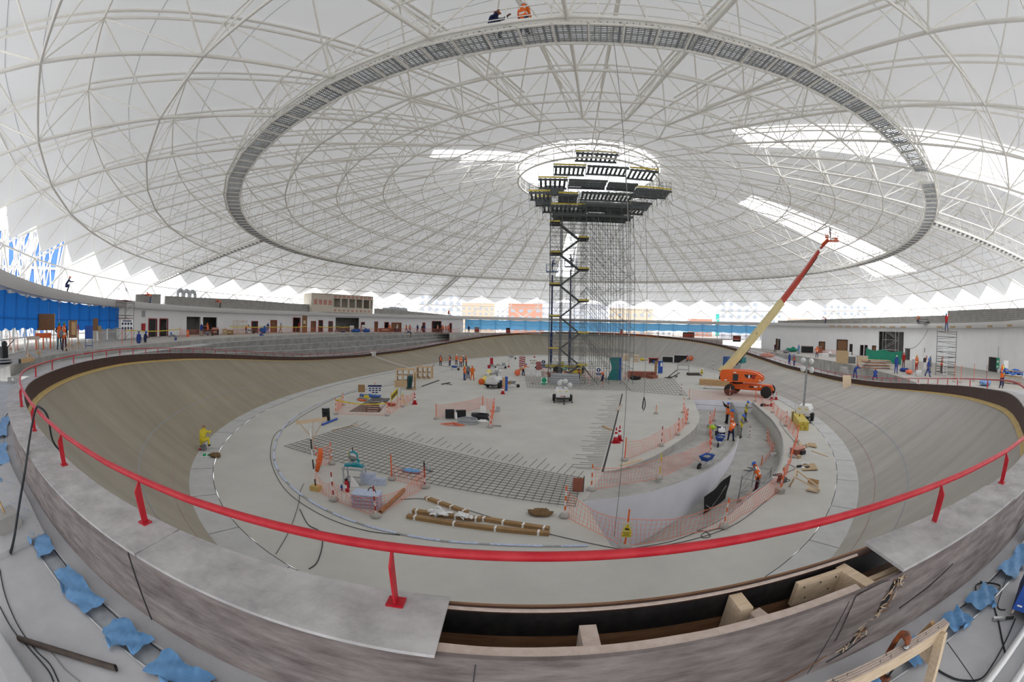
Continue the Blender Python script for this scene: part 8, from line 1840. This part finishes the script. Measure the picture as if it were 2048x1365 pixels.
for k in range(12): MB('concrete_grey').box((random.uniform(-.9,.9),random.uniform(-.8,.8),.1+.1*random.random()),(.5,.3,.25),random.random()*3,random.random()).build('stone', t)
mb = MB('concrete_dark'); mb.prism([(-26,3.2),(-21,.5),(-10,-3),(-10,-6),(-30,-6)][::-1], 3.6, 4.2); struct(mb, 'floor_pit_left')
# ------------------------------------------------------------------ sawhorse with clamp
zt_ = ZN+.52; A = G(1690,1358,zt_); B = G(1893,1244,zt_); A = A + (A-B)*.35; t = thing('sawhorse', 'pale timber sawhorse with a scarred laminated top at lower right', 'sawhorse', B); d = A-B; L_ = d.length
MB('timber_pale').bar((0,0,-.055), d + Vector((0,0,-.055)), .075, .11).build('beam', t)
mb = MB('timber_dust'); 
for o_ in (-.028,-.009,.009,.028): s_ = Vector((-d.y,d.x,0)).normalized()*o_; mb.bar(s_ + Vector((0,0,.003)), d + s_ + Vector((0,0,.003)), .014, .006)
mb.build('laminate', t)
random.seed(6); mb = MB('dark')
for k in range(14): u = random.random(); s_ = Vector((-d.y,d.x,0)).normalized()*random.uniform(-.03,.03); mb.bar(d*u + s_ + Vector((0,0,.0065)), d*u + s_*1.0 + Vector((.012,.02,.0065)), .003, .002)
mb.build('cut_mark', t)
sd = Vector((-d.y,d.x,0)).normalized(); dn_ = d.normalized()
for k, (u, s_) in enumerate(((.07,1),(.07,-1),(.85,1),(.85,-1))): MB('timber_pale' if s_ > 0 else 'timber').bar(dn_*(L_*u) + sd*s_*.045 + Vector((0,0,-.02)), dn_*(L_*u + (-.05 if u < .5 else .05)) + sd*s_*.26 + Vector((0,0,-.52)), .085, .035, up=tuple(dn_)).build('leg', t)
MB('timber_pale').extr([(-.16,-.30),(.16,-.30),(.06,-.06),(-.06,-.06)], 'X', -.01, .01).build('gusset', t).rotation_euler = (0,0,math.atan2(dn_.y,dn_.x)); t.children[-1].location = dn_*(L_*.10)
cpos = B + d*.36; sg = sd if (sd.x*(-cpos.x)+sd.y*(-cpos.y)) > 0 else -sd
C_ = thing('clamp', 'orange and black rusty screw clamp gripping the sawhorse top', 'clamp', cpos + Vector((0,0,.0)), math.atan2(dn_.y, dn_.x))
far = -sg; lw = lambda a, z, x=0: (Matrix.Rotation(-math.atan2(dn_.y,dn_.x),3,'Z') @ (far*a)) + Vector((x,0,z))
MB('clamp_orange').path([lw(-.005,.030), lw(.01,.055), lw(.05,.066), lw(.085,.05), lw(.098,.0), lw(.102,-.12), lw(.098,-.20), lw(.08,-.235), lw(.03,-.24), lw(-.015,-.235)], [.018,.027,.030,.032,.028,.026,.030,.030,.025,.027], 8, flat=.7).build('frame', C_)
MB('steel').lathe([(0,0),(.022,0),(.022,.01),(.012,.018),(0,.018)], 12, lw(-.005,.008)).tube(lw(-.005,.02), lw(-.005,.035), .012, 8).build('pad', C_); MB('black').tube(lw(-.010,-.32), lw(-.010,-.12), .009, 8).tube(lw(-.05,-.31), lw(.03,-.31), .005, 6).build('screw', C_); MB('clamp_orange').lathe([(0,-.02),(.024,-.02),(.024,.02),(0,.02)], 12, lw(-.010,-.235)).build('nut', C_)
# ------------------------------------------------------------------ welder, white tubes and cables at the right edge
wp = G(2040,1222,ZN+.05); t = thing('welding_machine', 'dark blue welding machine with round fan grille on small wheels at the right edge', 'welding machine', wp + Vector((.18,.02,0)), look(wp)+.15)
MB('navy').box((0,0,.24),(.36,.5,.42)).build('case', t); o = MB('blue_paint').box((0,-.253,.24),(.35,.01,.41)).build('front', t); mb = MB('dark'); mb.lathe([(0,-.004),(.095,-.004),(.095,.004),(0,.004)], 24, (-.0,-.262,.24), 'Y'); mb.build('fan_opening', t)
mb = MB('steel')
for r_ in (.03,.05,.07,.09): mb.path([(r_*math.cos(a),-.27,.24+r_*math.sin(a)) for a in [i*PI/12 for i in range(24)]], .0025, 4, closed=True)
mb.bar((-.09,-.272,.24),(.09,-.272,.24),.004,.004).bar((0,-.272,.15),(0,-.272,.33),.004,.004); mb.build('grille', t)
MB('white').box((-.12,-.26,.42),(.06,.006,.03)).box((-.1,-.26,.08),(.07,.006,.012)).build('label_plate', t); MB('black').path([(-.1,0,.45),(-.1,0,.52),(.1,0,.52),(.1,0,.45)], .014, 6).build('handle', t)
for x in (-.15,.15):
    for y in (-.2,.2): MB('timber_dust').lathe([(0,-.015),(.035,-.015),(.035,.015),(0,.015)], 14, (x,y,.0), 'X').tube((x,y,0),(x,y,.05),.01,6).build('wheel', t)
for k, (a, b, lb) in enumerate((((1975,1365),(2048,1262),'upper white plastic tube on the floor at lower right'),((2030,1365),(2060,1318),'lower white plastic tube on the floor at lower right'))):
    p, q = G(*a, ZN+.04), G(*b, ZN+.04); d_ = q-p; o = tag(MB('white').tube(p - d_*.8, q + d_*1.2, .042, 14).build('plastic_tube'), lb, 'tube')
floor_cable([(1960,1165),(1985,1190),(1972,1212),(1955,1195),(1952,1172),(1975,1168),(2000,1175),(1985,1195),(1990,1225),(1996,1245),(2004,1285),(2012,1320)], .008, 'looped black welding cable on the right floor'); floor_cable([(2040,1110),(2018,1120),(2014,1150),(1995,1212),(2010,1222)], .006, 'black lead from the welder to the floor'); floor_cable([(1868,1338),(1890,1352),(1920,1363),(1960,1360),(1985,1330),(2010,1285),(2030,1240)], .008, 'black cable running round behind the white tubes')
t = thing('electrode_holder', 'dark metal electrode holder on the welding cable', 'tool', G(1998,1238,ZN+.02), .9); MB('steel').box((0,0,0),(.035,.16,.025)).build('jaw', t); MB('black').tube((0,-.08,0),(0,-.2,0),.014,8).build('grip', t)
t = thing('wall_panel', 'pale panel standing at the right edge beyond the welder', 'panel', G(2044,1075,ZN), look(G(2044,1075,ZN))); MB('white_plaster').box((.25,0,.12),(.4,.4,.24)).build('body', t); MB('galv').box((.25,-.2,.2),(.4,.02,.03)).build('trim', t)
